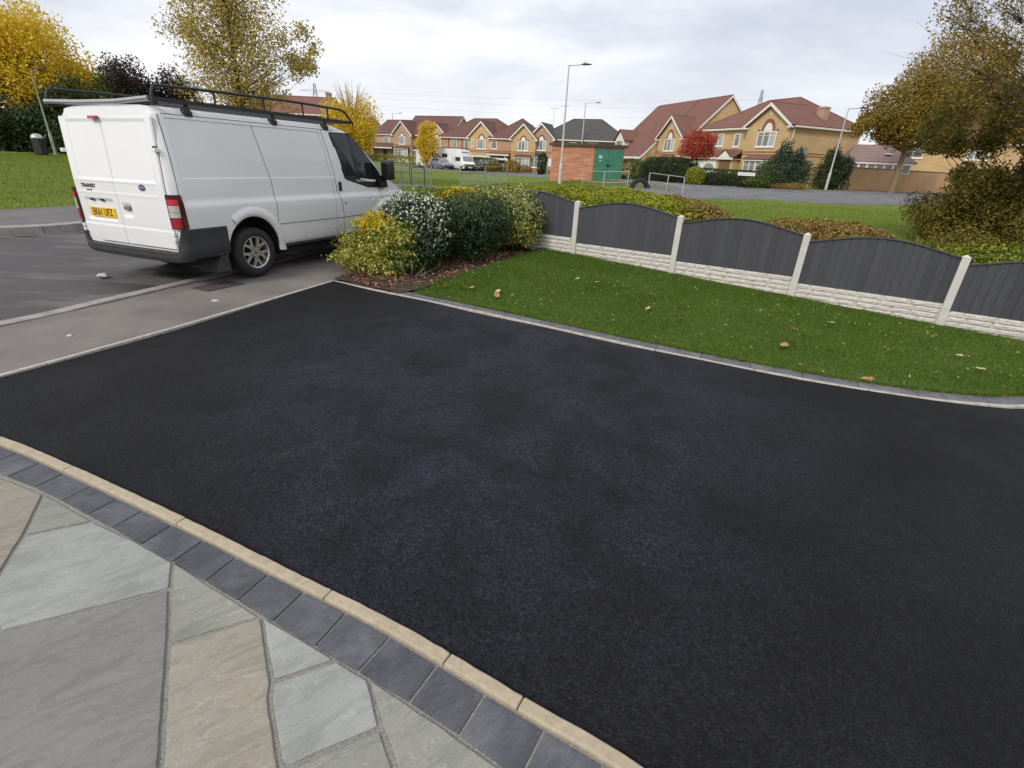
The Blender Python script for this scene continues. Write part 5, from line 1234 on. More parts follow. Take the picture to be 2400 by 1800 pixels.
def house(name, label, org, rot, W, D, eave, rise, roof='gable', wall='buff', rt='rt_red', feats=(), ov=.35, zb=None, group='houses facing the green'):
    """local x along the front, front at y=0 looking towards -y"""
    z0 = Tn(*org) if zb is None else zb
    h = empty(name, (org[0], org[1], z0), R(rot)); tag(h, label, 'house', group)
    mb = MB(); mb.box(0, W, 0, D, -.6, eave)
    if roof == 'gable':
        for x in (0, W-.02): mb.prism([(x, 0, eave), (x, D, eave), (x, D/2, eave+rise-.08)], (.02, 0, 0))
    if roof == 'gable_front':
        mb.prism([(0, 0, eave), (W, 0, eave), (W/2, 0, eave+rise-.08)], (0, D, 0))
    mb.build('wall', M[wall], h)
    th = .10
    def roof_poly(pts, par=h, nm='roof', mt=rt):
        q = MB(); P_ = [Vector(p) for p in pts]; nrm = (P_[1]-P_[0]).cross(P_[2]-P_[0]).normalized()
        if nrm.z < 0: nrm = -nrm
        q.prism([p+nrm*.02 for p in P_], nrm*th); return q
    s_ = rise/(D/2); e_ = eave-ov*s_
    rb = MB()
    def addp(q): rb.add(q.v, q.f)
    if roof == 'gable':
        addp(roof_poly([(-ov*.6, -ov, e_), (W+ov*.6, -ov, e_), (W+ov*.6, D/2, eave+rise), (-ov*.6, D/2, eave+rise)])); addp(roof_poly([(-ov*.6, D+ov, e_), (W+ov*.6, D+ov, e_), (W+ov*.6, D/2, eave+rise), (-ov*.6, D/2, eave+rise)]))
    elif roof == 'hip':
        k_ = D/2
        if W > D: a_, b_ = (k_, D/2, eave+rise), (W-k_, D/2, eave+rise)
        else: a_ = b_ = (W/2, D/2, eave+rise)
        c_ = [(-ov, -ov, e_), (W+ov, -ov, e_), (W+ov, D+ov, e_), (-ov, D+ov, e_)]
        for pts in ([c_[0], c_[1], b_, a_], [c_[2], c_[3], a_, b_], [c_[1], c_[2], b_], [c_[3], c_[0], a_]):
            pts = [p for i, p in enumerate(pts) if p != pts[i-1]]; addp(roof_poly(pts))
    roofo = rb.build('roof', M[rt], h)
    rg = MB()
    if roof == 'gable': rg.tube([(-ov*.6, D/2, eave+rise+.08), (W+ov*.6, D/2, eave+rise+.08)], .11, 6)
    elif roof == 'hip':
        rg.tube([a_[:2]+(a_[2]+.09,), b_[:2]+(b_[2]+.09001,)], .11, 6) if a_ != b_ else None
        for p, q in ((c_[0], a_), (c_[1], b_), (c_[2], b_), (c_[3], a_)): rg.tube([(p[0], p[1], p[2]+.1), (q[0], q[1], q[2]+.1)], .10, 6)
    if rg.v: rg.build('ridge_tiles', M[rt], roofo)
    fb = MB(); fz_ = eave-.04
    fb.box(-ov, W+ov, -ov-.03, -ov+.01, e_-.10, e_+.10); fb.box(-ov, W+ov, -ov+.01, 0, e_-.10, e_-.07)
    if roof == 'hip':
        for x in (-ov-.03, W+ov-.01): fb.box(x, x+.04, -ov, D+ov, e_-.10, e_+.10)
        fb.box(W, W+ov-.01, 0, D, e_-.10, e_-.07)
    else:
        for x in (-ov*.6-.02, W+ov*.6-.03):
            for (ya, yb) in ((-ov, D/2), (D+ov, D/2)):
                fb.prism([(x, ya, e_-.12), (x, ya, e_+.14), (x, yb, eave+rise+.13), (x, yb, eave+rise-.13)], (.05, 0, 0))
    fb.build('fascia', M['fascia'], h)
    def window(x, z, w, hh, n_=2, y=0, arch=False, par=h, nm='window', yaw=0, side=False):
        """side: on the x=W wall, x runs along depth"""
        def tr(v_): return [((W+(-q[1])), q[0], q[2]) for q in v_] if side else v_
        f = MB(); t_ = .10; pr_ = .05
        f.box(x, x+w, y-pr_, y+.03, z, z+t_); f.box(x, x+w, y-pr_, y+.03, z+hh-t_, z+hh)
        for i in range(n_+1):
            xx = x+(w-t_)*i/n_; f.box(xx, xx+t_, y-pr_, y+.03, z+t_, z+hh-t_)
        f.box(x-.06, x+w+.06, y-pr_-.04, y+.02, z-.08, z)
        if arch:
            f.prism([(x+w*.5+w*.21*math.cos(t), y-.04, z+hh+w*.30*math.sin(t)+.02) for t in np.linspace(0, math.pi, 9)], (0, .06, 0))
        f.v = tr(f.v); fo_ = f.build('window' if nm == 'window' else nm, M['upvc'], par)
        g_ = MB()
        for i in range(n_):
            xa = x+(w-t_)*i/n_+t_; xb = x+(w-t_)*(i+1)/n_; g_.box(xa, xb, y-.015, y+.02, z+t_, z+hh-t_)
        g_.v = tr(g_.v); g_.build('pane', M['pane'], fo_)
        if hh > 1.0:
            lb_ = MB()
            for i in range(n_):
                xa = x+(w-t_)*i/n_+t_; xb = x+(w-t_)*(i+1)/n_
                lb_.box(xa, xb, y-.022, y-.016, z+hh*.72, z+hh*.72+.03)
            lb_.v = tr(lb_.v); lb_.build('glazing_bar', M['upvc'], fo_)
        if arch:
            a2_ = MB(); ts = np.linspace(0, math.pi, 10)
            ins_ = [(x+w*.5+w*.25*math.cos(t), y-.03, z+hh+w*.34*math.sin(t)) for t in ts]; outs = [(x+w*.5+w*.36*math.cos(t), y-.03, z+hh+w*.47*math.sin(t)) for t in ts]
            a2_.prism([(x-.1, y-.03, z+hh)]+[(x-.1, y-.03, z+hh+.18), (x+.08, y-.03, z+hh+.18)]+outs[::-1]+[(x+w-.08, y-.03, z+hh+.18), (x+w+.1, y-.03, z+hh+.18), (x+w+.1, y-.03, z+hh)]+ins_, (0, .025, 0)); a2_.build('brick_arch', M['darkband'], par)
    for ft in feats:
        k_ = ft[0]
        if k_ == 'win': window(*ft[1:5], n_=ft[5], arch=(len(ft) > 6 and ft[6]), y=(ft[7] if len(ft) > 7 else 0))
        elif k_ == 'swin': window(*ft[1:5], n_=ft[5], side=True)
        elif k_ == 'fgable':     # (x0, x1, projection, rise, wall, depth_back)
            _, xa, xb, pj, rs, wl, db = ft; mid = (xa+xb)/2; o2 = .30; sl_ = rs/((xb-xa)/2); ee = eave-o2*sl_
            g_ = MB()
            if pj > 0: g_.box(xa, xb, -pj, .01, -.6, eave)
            g_.prism([(xa, -pj, eave), (xb, -pj, eave), (mid, -pj, eave+rs-.05)], (0, pj+.6, 0)); g_.build('gable_wall', M[wl], h)
            r_ = MB()
            for sg in (-1, 1):
                xe = xa-o2 if sg < 0 else xb+o2
                q = roof_poly([(xe, -pj-.3, ee), (mid, -pj-.3, eave+rs), (mid, db, eave+rs), (xe, db*.35 if pj > .0 else db*.4, ee)]); r_.add(q.v, q.f)
            r_.tube([(mid, -pj-.3, eave+rs+.1), (mid, db, eave+rs+.1)], .10, 6)
            r_.build('gable_roof', M[rt], h)
            f_ = MB()
            for sg in (-1, 1):
                xe = xa-o2 if sg < 0 else xb+o2; f_.prism([(xe, -pj-.36, ee-.16), (xe, -pj-.36, ee+.06), (mid, -pj-.36, eave+rs+.06), (mid, -pj-.36, eave+rs-.22)], (0, .06, 0)); f_.box(min(xe, xe-sg*.5), max(xe, xe-sg*.5), -pj-.34, -pj, ee-.18, ee-.04)
            f_.build('bargeboard', M['fascia'], h)
            vb = MB(); vb.lathe([(0, -.04), (.10, -.03), (.10, 0)], c=(mid, -pj-.01, eave+rs*.5), axis='y', n=12); vb.build('alarm_box', M['fascia'], h)
        elif k_ == 'band':
            _, xa, xb, y, zz_ = ft; g_ = MB()
            for z in zz_: g_.box(xa, xb, y-.012, y+.01, z, z+.10)
            g_.build('string_course', M['darkband'], h)
        elif k_ == 'sband':
            g_ = MB()
            for z in ft[1]: g_.box(W-.01, W+.012, 0.02, D, z, z+.10)
            g_.build('string_course', M['darkband'], h)
        elif k_ == 'lean':      # lean-to roof: x0,x1,projection,z eave,z top
            _, xa, xb, pj, ze, zt = ft; q = roof_poly([(xa, -pj-.25, ze), (xb, -pj-.25, ze), (xb, .0, zt), (xa, .0, zt)]); r_ = MB(); r_.add(q.v, q.f)
            r_.build('lean_to_roof', M[rt], h)
            g_ = MB(); g_.box(xa, xb, -pj-.30, -pj-.24, ze-.14, ze+.06); g_.box(xa, xb, -pj-.24, 0, ze-.10, ze-.07); g_.build('gutter_board', M['fascia'], h)
        elif k_ == 'block': g_ = MB(); g_.box(*ft[1:7]); g_.build(ft[8] if len(ft) > 8 else 'wall_wing', M[ft[7]], h)
        elif k_ == 'garage':
            _, xa, xb, y, zt, fans = ft; g_ = MB(); g_.box(xa, xb, y-.03, y+.03, 0, zt); 
            for i in range(1, 5): g_.box(xa+.03, xb-.03, y-.04, y-.03, zt*i/5-.01, zt*i/5+.01)
            gd = g_.build('garage_door', M['garage'], h)
            for i in range(fans):
                cx = xa+(xb-xa)*(i+.5)/fans; rr = (xb-xa)/fans*.40
                for q in range(5):
                    t0_, t1_ = math.pi*(q+.10)/5, math.pi*(q+.90)/5; g_ = MB()
                    g_.prism([(cx+rr*.18*math.cos(t0_), y-.045, zt*.58+rr*.14*math.sin(t0_)), (cx+rr*math.cos(t0_), y-.045, zt*.58+rr*.68*math.sin(t0_)), (cx+rr*math.cos(t1_), y-.045, zt*.58+rr*.68*math.sin(t1_)), (cx+rr*.18*math.cos(t1_), y-.045, zt*.58+rr*.14*math.sin(t1_))], (0, .01, 0)); g_.build('fan_light', M['pane'], gd)
        elif k_ == 'bay':
            _, xa, xb, pj, ht = ft[:5]; g_ = MB(); g_.box(xa, xb, -pj, .0, -.3, .55); g_.build('bay_wall', M['upvc'] if len(ft) > 5 else M[wall], h)
            window(xa, .55, xb-xa, ht-.55, n_=4, y=-pj)
            c1q = MB(); xs0, xs1 = xa-.15, xb+.15; top_ = ht+.75
            for pts in ([(xs0, -pj-.15, ht), (xs1, -pj-.15, ht), (xs1-.45, 0, top_), (xs0+.45, 0, top_)], [(xs0, -pj-.15, ht), (xs0, 0, ht), (xs0+.45, 0, top_)], [(xs1, -pj-.15, ht), (xs1, 0, ht), (xs1-.45, 0, top_)]): q = roof_poly(pts); c1q.add(q.v, q.f)
            c1q.build('bay_roof', M[rt], h); g_ = MB(); g_.box(xs0, xs1, -pj-.16, -.0, ht-.06, ht+.02); g_.box(xs0+.45, xs1-.45, -.06, .0, top_+.02, top_+.14); g_.build('bay_fascia', M['fascia'], h)
        elif k_ == 'porch':
            _, xa, xb, pj, ze = ft; mid = (xa+xb)/2; g_ = MB(); g_.prism([(xa, -pj-.31, ze), (xb, -pj-.31, ze), (mid, -pj-.31, ze+(xb-xa)*.36)], (0, .05, 0)); g_.build('porch_pediment', M['fascia'], h)
            q = MB()
            for sg in (-1, 1):
                xe = xa-.08 if sg < 0 else xb+.08; r2 = roof_poly([(xe, -pj-.36, ze-.02), (mid, -pj-.36, ze+(xb-xa)*.40), (mid, -pj*.2, ze+(xb-xa)*.40), (xe, -pj*.6, ze-.02)]); q.add(r2.v, r2.f)
            q.build('porch_roof', M[rt], h)
        elif k_ == 'door': g_ = MB(); g_.box(ft[1], ft[2], ft[3]-.03, ft[3]+.04, 0, ft[4]); dd = g_.build('front_door', M[ft[5]], h); g_ = MB(); g_.box(ft[1]+.1, ft[1]+.14, ft[3]-.08, ft[3]-.03, 1.0, 1.12); g_.build('handle', M['chrome'], dd)
        elif k_ == 'pipe': g_ = MB(); g_.tube([(ft[1], ft[2], eave-.1), (ft[1], ft[2], 0)], .045, 6); g_.build('downpipe', M[ft[3]], h)
        elif k_ == 'dish': g_ = MB(); g_.lathe([(0, -.22), (.30, -.30), (.31, -.29), (0, -.19)], axis='x', c=(0, 0, 0), n=18); d_ = g_.build('satellite_dish', M['leadgrey'], h); d_.location = ft[1:4]; d_.rotation_euler = (0, 0, R(150))
        elif k_ == 'chimney': g_ = MB(); g_.box(*ft[1:7]); g_.box(ft[1]-.05, ft[2]+.05, ft[3]-.05, ft[4]+.05, ft[6]-.15, ft[6]-.05); g_.build('chimney', M[ft[7]], roofo)
        elif k_ == 'aerial':
            g_ = MB(); x, y, z = ft[1:4]; g_.tube([(x, y, z-1.0), (x, y, z+1.6)], .025, 5); g_.tube([(x-.8, y, z+1.5), (x+.7, y, z+1.6)], .02, 5)
            for i in range(7): g_.tube([(x-.7+i*.2, y-.22, z+1.52+i*.013), (x-.7+i*.2, y+.22, z+1.52+i*.013)], .012, 4)
            g_.build('tv_aerial', M['leadgrey'], h)
    return h
BND = (2.62, 2.85)
# H8 the big house at the right
house('brick_house', 'large buff brick house with red hipped roof at the right, beside the street name hedge', (20.1, 63.0), -68.4, 12.5, 8.6, 5.3, 2.6, 'hip', 'buff', 'rt_red', [
    ('fgable', 7.2, 12.5, .55, 1.75, 'buff', 3.6), ('win', 8.75, 3.35, 2.3, 1.35, 3, True, -.55), ('bay', 8.3, 11.4, 1.15, 2.15, 'w'),
    ('win', 1.2, 3.45, 2.3, 1.25, 3), ('win', 5.1, 3.4, .8, 1.25, 1), ('band', 0, 7.2, 0, BND), ('band', 7.2, 12.5, -.55, BND), ('sband', (2.62, 2.85)),
    ('block', 0, 6.9, -1.3, 0, -.3, 2.25, 'buff'), ('garage', .35, 4.6, -1.33, 2.05, 2), ('block', 5.05, 6.6, -1.36, -1.29, 0, 2.1, 'shade', 'porch_shade_slab'), ('lean', -.2, 7.1, 1.3, 2.28, 3.05), ('porch', 5.0, 6.8, 1.3, 2.32),  # dark slab on the wall front stands in for the shaded porch opening
    ('pipe', 12.56, -.15, 'fascia'), ('pipe', 12.56, 8.4, 'fascia'), ('dish', 12.6, 1.6, 3.1), ('chimney', 10.9, 11.7, 3.9, 4.6, 5.2, 7.0, 'pinkbuff')])
# H7 the tall steep-roofed house
house('brick_house', 'buff house with long steep red roof sweeping down to a dormer, beside the crimson tree', (15.0, 80.4), -72.0, 15.0, 9.6, 4.65, 4.45, 'gable', 'buff', 'rt_red', [
    ('fgable', 9.2, 14.6, .6, 2.2, 'buff', 3.6), ('win', 10.7, 3.0, 2.2, 1.40, 3, True, -.6), ('bay', 10.4, 13.4, 1.1, 2.1), ('band', 9.2, 14.6, -.6, BND),
    ('block', -.6, 8.8, -2.3, 0, -.3, 2.2, 'buff'), ('win', -.2, .6, 2.0, 1.3, 3, False, -2.3), ('door', 2.5, 3.5, -2.32, 2.0, 'door_dark')])
h7 = bpy.data.objects['brick_house.001']
mb = MB()
def slab(mb, pts, th=.12):
    P_ = [Vector(p) for p in pts]; nrm = (P_[1]-P_[0]).cross(P_[2]-P_[0]).normalized(); nrm = nrm if nrm.z > 0 else -nrm
    mb.prism([p+nrm*.03 for p in P_], nrm*th)
sl7 = 4.7/4.8
slab(mb, [(-.8, -2.7, 2.19), (8.9, -2.7, 2.19), (8.9, 4.8, 9.14), (-.8, 4.8, 9.14)])
mb.build('catslide_roof', M['rt_red'], h7)
mb = MB(); mb.box(-.9, 9.0, -2.8, -2.72, 2.0, 2.26)
mb.prism([(8.92, -2.75, 2.0), (8.92, -2.75, 2.3), (8.92, .4, 5.2), (8.92, .4, 4.9)], (.07, 0, 0)); mb.build('catslide_fascia', M['fascia'], h7)
mb = MB(); mb.prism([(8.8, -2.4, -.3), (8.8, -2.4, 2.35), (8.8, .0, 4.6), (8.8, .0, -.3)], (.1, 0, 0)); mb.build('side_wall', M['buff'], h7)
# dormer
mb = MB(); mb.box(-.1, 2.6, -1.9, 2.4, 2.95, 4.45); mb.prism([(-.1, -1.9, 4.45), (2.6, -1.9, 4.45), (1.25, -1.9, 5.6)], (0, 4.3, 0)); dm = mb.build('dormer', M['upvc'], h7)
mb = MB(); slab(mb, [(-.4, -2.15, 4.2), (1.25, -2.15, 5.65), (1.25, 3.0, 5.65), (-.4, 3.0, 4.2)], .1); slab(mb, [(2.9, -2.15, 4.2), (1.25, -2.15, 5.65), (1.25, 3.0, 5.65), (2.9, 3.0, 4.2)], .1); mb.build('dormer_roof', M['rt_red'], dm)
mb = MB(); mb.box(.35, .92, -1.93, -1.88, 3.2, 4.25); mb.box(1.0, 1.5, -1.93, -1.88, 3.2, 4.25); mb.box(1.58, 2.15, -1.93, -1.88, 3.2, 4.25); mb.build('dormer_pane', M['pane'], dm)
# H6 red brick, dark roof
house('brick_house', 'red brick house with dark grey hipped roof behind the brick substation', (2.2, 88.6), -21, 13.4, 8.8, 5.0, 2.9, 'hip', 'redbrick', 'rt_grey', [
    ('fgable', -1.2, 2.9, .8, 1.95, 'pinkbuff', 4.0), ('win', .0, 3.1, 1.7, 1.5, 3, True, -.8), ('bay', -.6, 1.9, 1.3, 2.1), ('band', -1.2, 2.9, -.8, BND), ('win', 5.2, 3.3, 1.3, 1.2, 2), ('win', 8.2, 3.3, 1.6, 1.2, 3), ('band', 2.9, 10.6, 0, BND),
    ('lean', 2.9, 6.0, 1.2, 2.3, 3.1), ('porch', 3.2, 4.8, 1.2, 2.3), ('door', 3.5, 4.4, 0, 2.0, 'upvc'), ('pipe', 13.46, -.15, 'fascia'), ('aerial', 3.2, 3, 8.2), ('aerial', 1.4, 3, 7.8)])
house('brick_house', 'buff and red brick house between the yellow-gabled house and the dark-roofed house', (-5.6, 90.5), -17, 8.2, 8.4, 5.0, 2.9, 'hip', 'orangebrick', 'rt_brown', [
    ('fgable', 3.9, 8.0, .8, 1.95, 'buff', 4.0), ('win', 5.1, 3.1, 1.7, 1.45, 3, True, -.8), ('bay', 4.7, 7.3, 1.3, 2.1), ('band', 3.9, 8.0, -.8, BND), ('band', 0, 3.9, 0, BND), ('win', .2, 3.2, 1.0, 1.3, 1), ('lean', 0, 3.8, 1.2, 2.4, 2.5), ('block', .3, .5, -1.2, -1.0, 0, 2.4, 'fascia', 'porch_post'), ('block', 3.0, 3.2, -1.2, -1.0, 0, 2.4, 'fascia', 'porch_post'), ('door', 1.3, 2.3, 0, 2.0, 'door_dark'), ('dish', 8.3, -.6, 2.9)])
house('brick_house', 'buff brick house with wide front gable and white garage behind the round dark hedge', (-14.6, 96.3), -24, 13.0, 8.6, 5.0, 2.9, 'hip', 'orangebrick', 'rt_brown', [
    ('fgable', 6.4, 11.2, 1.4, 2.2, 'buff', 4.2), ('win', 8.0, 3.1, 1.7, 1.5, 3, True, -1.4), ('win', 6.9, 3.4, .4, 1.1, 1, False, -1.4), ('win', 10.4, 3.4, .4, 1.1, 1, False, -1.4), ('band', 6.4, 11.2, -1.4, BND), ('band', 0, 6.4, 0, BND), ('win', 2.2, 3.0, 1.0, 1.6, 2), ('win', 4.7, 3.0, .9, 1.6, 1),
    ('garage', 6.9, 10.6, -1.43, 2.1, 2), ('lean', 0, 6.3, 1.6, 2.3, 3.1), ('block', 0, 6.2, -1.5, 0, -.3, 2.25, 'pinkbuff'), ('pipe', 11.46, -.1, 'bumper'), ('pipe', 1.6, -.05, 'bumper'), ('pipe', 4.3, -.05, 'bumper')])
house('brick_house', 'tall red-roofed house directly behind the slim yellow tree', (-24.3, 110.0), -24, 11.0, 9.6, 4.9, 3.7, 'gable', 'orangebrick', 'rt_brown', [
    ('fgable', 6.6, 11.2, 1.2, 2.1, 'buff', 4.0), ('win', 8.0, 3.1, 1.7, 1.5, 3, True, -1.2), ('band', 6.6, 11.2, -1.2, BND), ('garage', 2.4, 6.2, -1.3, 2.1, 1), ('lean', 1.0, 6.4, 1.2, 2.3, 3.2), ('block', 1.0, 6.4, -1.2, 0, -.3, 2.3, 'pinkbuff')])
house('brick_house', 'brown-roofed house with small front gable and white bay window, second from the left', (-30.6, 112.5), -27, 11.0, 8.6, 4.9, 2.6, 'gable', 'pinkbuff', 'rt_brown', [
    ('fgable', 5.6, 10.2, 1.0, 2.2, 'pinkbuff', 4.0), ('win', 7.1, 3.0, 1.6, 1.5, 3, True, -1.0), ('bay', 6.3, 9.6, 1.5, 2.2, 'w'), ('win', 2.4, 3.1, 1.6, 1.3, 3), ('lean', 0, 5.6, 1.2, 2.3, 3.1), ('block', 0, .3, -1.1, 0, 0, 2.3, 'pinkbuff'), ('door', 2.0, 3.0, 0, 2.0, 'door_dark'), ('band', 5.6, 10.2, -1.0, BND)])
house('brick_house', 'leftmost small brown-roofed house partly behind the rounded yellow tree', (-42.5, 123), -27, 8.4, 8, 4.8, 3.4, 'gable', 'pinkbuff', 'rt_brown', [('win', 5.2, 3.0, 1.8, 1.3, 3), ('lean', 1, 8.2, 1.6, 2.2, 3.0), ('block', 1, 8.2, -1.5, 0, -.3, 2.2, 'upvc')])
house('brick_house', 'distant red brick house with red tiled roof seen over the van roof rack', (-43.5, 87), -2, 12.5, 9, 6.3, 2.5, 'gable', 'redbrick', 'rt_red', [('win', 2, 3.4, 1.6, 1.2, 2), ('win', 8, 3.4, 1.6, 1.2, 2), ('chimney', .6, 1.5, 4.1, 5.0, 7.5, 10.4, 'redbrick'), ('chimney', 11.2, 11.9, 4.1, 4.8, 7.5, 9.6, 'redbrick')])
house('brick_house', 'buff house with pale roof far right, behind the conservatory and spreading tree', (40, 62), -30, 12, 8.5, 5.1, 3.2, 'hip', 'buff', 'rt_red', [('win', 2, 3.3, 1.8, 1.2, 2), ('win', 7.5, 3.3, 1.8, 1.2, 3)])
house('brick_house', 'low pale garage building behind the trees at the right edge', (50.5, 52), -35, 14, 9, 3.0, 1.6, 'gable', 'upvc', 'rt_grey', [('win', 2, 1.0, 1.8, 1.2, 2), ('garage', 6, 10, -.03, 2.2, 1)], group='low buildings at the right edge')

# conservatory behind the garden wall
cv = empty('conservatory', (29.6, 51.0, .75), R(-22)); cv.scale = (.66, 1, 1); tag(cv, 'white-framed conservatory with pinkish roof behind the buff garden wall', 'conservatory')
mb = MB(); mb.box(0, 8.2, 0, 4, -.3, 1.35); mb.build('dwarf_wall', M['buff'], cv)
for i in range(8):
    x = .05+i*1.02; mb = MB(); mb.box(x, x+.96, -.05, .02, 1.36, 1.44); mb.box(x, x+.96, -.05, .02, 2.02, 2.12); mb.box(x, x+.10, -.05, .02, 1.44, 2.02); mb.box(x+.86, x+.96, -.05, .02, 1.44, 2.02); wf_ = mb.build('window', M['upvc'], cv)
    mb = MB(); mb.box(x+.10, x+.86, -.02, .01, 1.44, 2.02); mb.build('pane', M['pane'], wf_)
mb = MB(); mb.box(-.2, 8.6, -.2, -.1, 2.1, 2.24); mb.build('gutter_board', M['fascia'], cv)
mb = MB(); slab(mb, [(-.3, -.15, 2.2), (8.7, -.15, 2.2), (6.6, 2.6, 3.7), (1.8, 2.6, 3.7)], .08); slab(mb, [(-.3, -.15, 2.2), (1.8, 2.6, 3.7), (-.3, 4.2, 2.2)], .08); slab(mb, [(8.7, -.15, 2.2), (6.6, 2.6, 3.7), (8.7, 4.2, 2.2)], .08); mb.build('roof', M['rt_pink'], cv)
mb = MB(); mb.box(5.0, 5.8, .6, 1.3, 2.95, 3.05); rl = mb.build('roof_light', M['upvc'], cv)
# garden wall, buff brick
gw = empty('garden_wall', (27.9, 46.9, .55), R(20)); tag(gw, 'buff brick garden wall along the pavement at the right', 'wall')
mb = MB(); mb.box(0, 24, 0, .22, -.3, 1.86); mb.build('brickwork', brick('amber_brick', (.60, .34, .14), (.52, .28, .11)), gw); mb = MB(); mb.box(-.02, 24.02, -.03, .25, 1.86, 1.93); mb.build('coping', M['darkband'], gw); mb = MB(); mb.box(0, 24, -.015, .0, -.3, .12); mb.build('plinth', M['darkband'], gw)

# substation
ss = empty('substation', (5.6, 43.7, Tn(5.6, 43.7)), R(12)); tag(ss, 'small flat-roofed brick substation with green steel doors beside the tall lamp post', 'substation')
M['ssbrick'] = brick('mottled_red_brick', (.60, .26, .14), (.34, .13, .08), (.40, .24, .16))
# local frame: x along the green door side, y back-left along the brick side
mb = MB(); mb.prism([(0, 0, -.4), (2.55, 0, -.4), (1.75, 3.7, -.4), (-2.45, 3.2, -.4)][:0] or [(0, 0, -.4), (2.7, .35, -.4), (.2, 4.6, -.4), (-2.5, 3.6, -.4)], (0, 0, 2.85)); mb.build('wall', M['ssbrick'], ss)
mb = MB(); mb.prism([(-.05, -.2, 2.45), (2.95, .25, 2.45), (.3, 4.8, 2.45), (-2.75, 3.7, 2.45)], (0, 0, .22)); mb.build('roof', simple('felt_roof_edge', (.085, .06, .045), .9, var=.4), ss)
M['green'] = simple('weathered_green_paint', (.055, .215, .135), .6, var=.18, scale=3)
dv = Vector((2.7, .35, 0)).normalized(); dn = Vector((dv.y, -dv.x, 0))
for k_, (a_, b_) in enumerate(((.08, 1.30), (1.32, 2.62))):
    mb = MB(); p0 = dv*a_+dn*.03; mb.prism([tuple(p0), tuple(p0+dv*(b_-a_)), tuple(p0+dv*(b_-a_)+Vector((0, 0, 2.33))), tuple(p0+Vector((0, 0, 2.33)))], dn*.04)
    dd = mb.build('steel_door', M['green'], ss, bevel=.01)
    if k_ == 0:
        q = dv*.45+dn*.085; mb = MB()
        mb.prism([tuple(q+Vector((0, 0, 1.62))), tuple(q+dv*.27+Vector((0, 0, 1.62))), tuple(q+dv*.27+Vector((0, 0, 1.82))), tuple(q+Vector((0, 0, 1.82)))], dn*.01)
        sg_ = mb.build('warning_sign', M['upvc'], dd); mb = MB(); q2 = q+dv*.07+dn*.012
        mb.prism([tuple(q2+Vector((0, 0, 1.68))), tuple(q2+dv*.12+Vector((0, 0, 1.68))), tuple(q2+dv*.06+Vector((0, 0, 1.78)))], dn*.004); sg_.name = 'warning_sign'; mb.build('notice', M['green'], ss)
        mb = MB(); q3 = q+dv*.06; mb.prism([tuple(q3+Vector((0, 0, 1.42))), tuple(q3+dv*.14+Vector((0, 0, 1.42))), tuple(q3+dv*.14+Vector((0, 0, 1.50))), tuple(q3+Vector((0, 0, 1.50)))], dn*.01); mb.build('notice', M['upvc'], dd)
    else:
        q = dn*.085; mb = MB(); p1 = dv*1.15+q+Vector((0, 0, 1.10)); mb.prism([tuple(p1), tuple(p1+dv*.36), tuple(p1+dv*.36+Vector((0, 0, .09))), tuple(p1+Vector((0, 0, .09)))], dn*.05)
        mb.tube([tuple(dv*1.31+q+Vector((0, 0, .9))), tuple(dv*1.31+q+Vector((0, 0, 1.12)))], .03, 6); mb.build('handle', M['ink'], dd)
        mb = MB(); p1 = dv*1.27+q; mb.prism([tuple(p1), tuple(p1+dv*.08), tuple(p1+dv*.08+Vector((0, 0, 2.3))), tuple(p1+Vector((0, 0, 2.3)))], dn*.02); mb.build('door_strip', M['green'], dd)

# ------------------------------------------------------------------ street furniture
M['galv'] = simple('galvanised_steel', (.40, .41, .40), .55, .4, var=.12, scale=3); M['galvgreen'] = simple('algae_tinted_steel', (.27, .31, .22), .7, .1, var=.25, scale=2); M['pole'] = simple('painted_grey_column', (.50, .49, .48), .6, .1, var=.14, scale=1.5); M['lampdark'] = simple('dark_lantern', (.04, .04, .045), .5)
def lamp_post(label, x, y, H_, arm, ang, r=.06, lean=0, mat='pole', z=None):
    o = empty('street_lamp', (x, y, Tn(x, y) if z is None else z)); tag(o, label, 'street lamp', 'street lamps round the green'); o.rotation_euler = (0, lean, 0)
    mb = MB(); mb.tube([(0, 0, -.1), (0, 0, 1.25), (0, 0, 1.40)], [r*1.7, r*1.7, r*1.05], 10); mb.tube([(0, 0, 1.40), (0, 0, H_)], [r*1.05, r*.62], 10); mb.build('column', M[mat], o, smooth=True)
    mb = MB(); mb.box(-.035, .035, -r*1.78, -r*1.6, .5, .95); mb.build('access_door', M[mat], o)
    dx, dy = math.cos(ang), math.sin(ang)
    mb = MB(); mb.tube([(0, 0, H_-.04), (dx*arm, dy*arm, H_+.05)], .03, 6); mb.build('arm', M[mat], o)
    mb = MB(); L_ = .62; c_ = Vector((dx*arm, dy*arm, H_+.06)); d_ = Vector((dx, dy, .06)); s_ = Vector((-dy, dx, 0))
    st = [(0, .04, .05), (.12, .09, .08), (.35, .12, .09), (.58, .10, .06), (.75, .03, .02)]; V_ = []; F_ = []
    for (t, w, h_) in st:
        p = c_+d_*t*1.0
        for k_ in range(8): a_ = 2*math.pi*k_/8; V_.append(tuple(p+s_*w*math.cos(a_)+Vector((0, 0, h_*math.sin(a_)*(1 if math.sin(a_) > 0 else .5)))))
    for i in range(4):
        for k_ in range(8): F_.append((i*8+k_, i*8+(k_+1) % 8, (i+1)*8+(k_+1) % 8, (i+1)*8+k_))
    F_ += [tuple(range(8)), tuple(range(32, 40))[::-1]]; mb.add(V_, F_); mb.tube([tuple(c_+d_*.25+Vector((0, 0, .07))), tuple(c_+d_*.25+Vector((0, 0, .17)))], .035, 6); mb.build('lantern', M['lampdark'], o)
    return o
lamp_post('tallest street lamp, standing on the green beside the brick substation', 2.8, 40.0, 7.55, .85, R(5), .075)
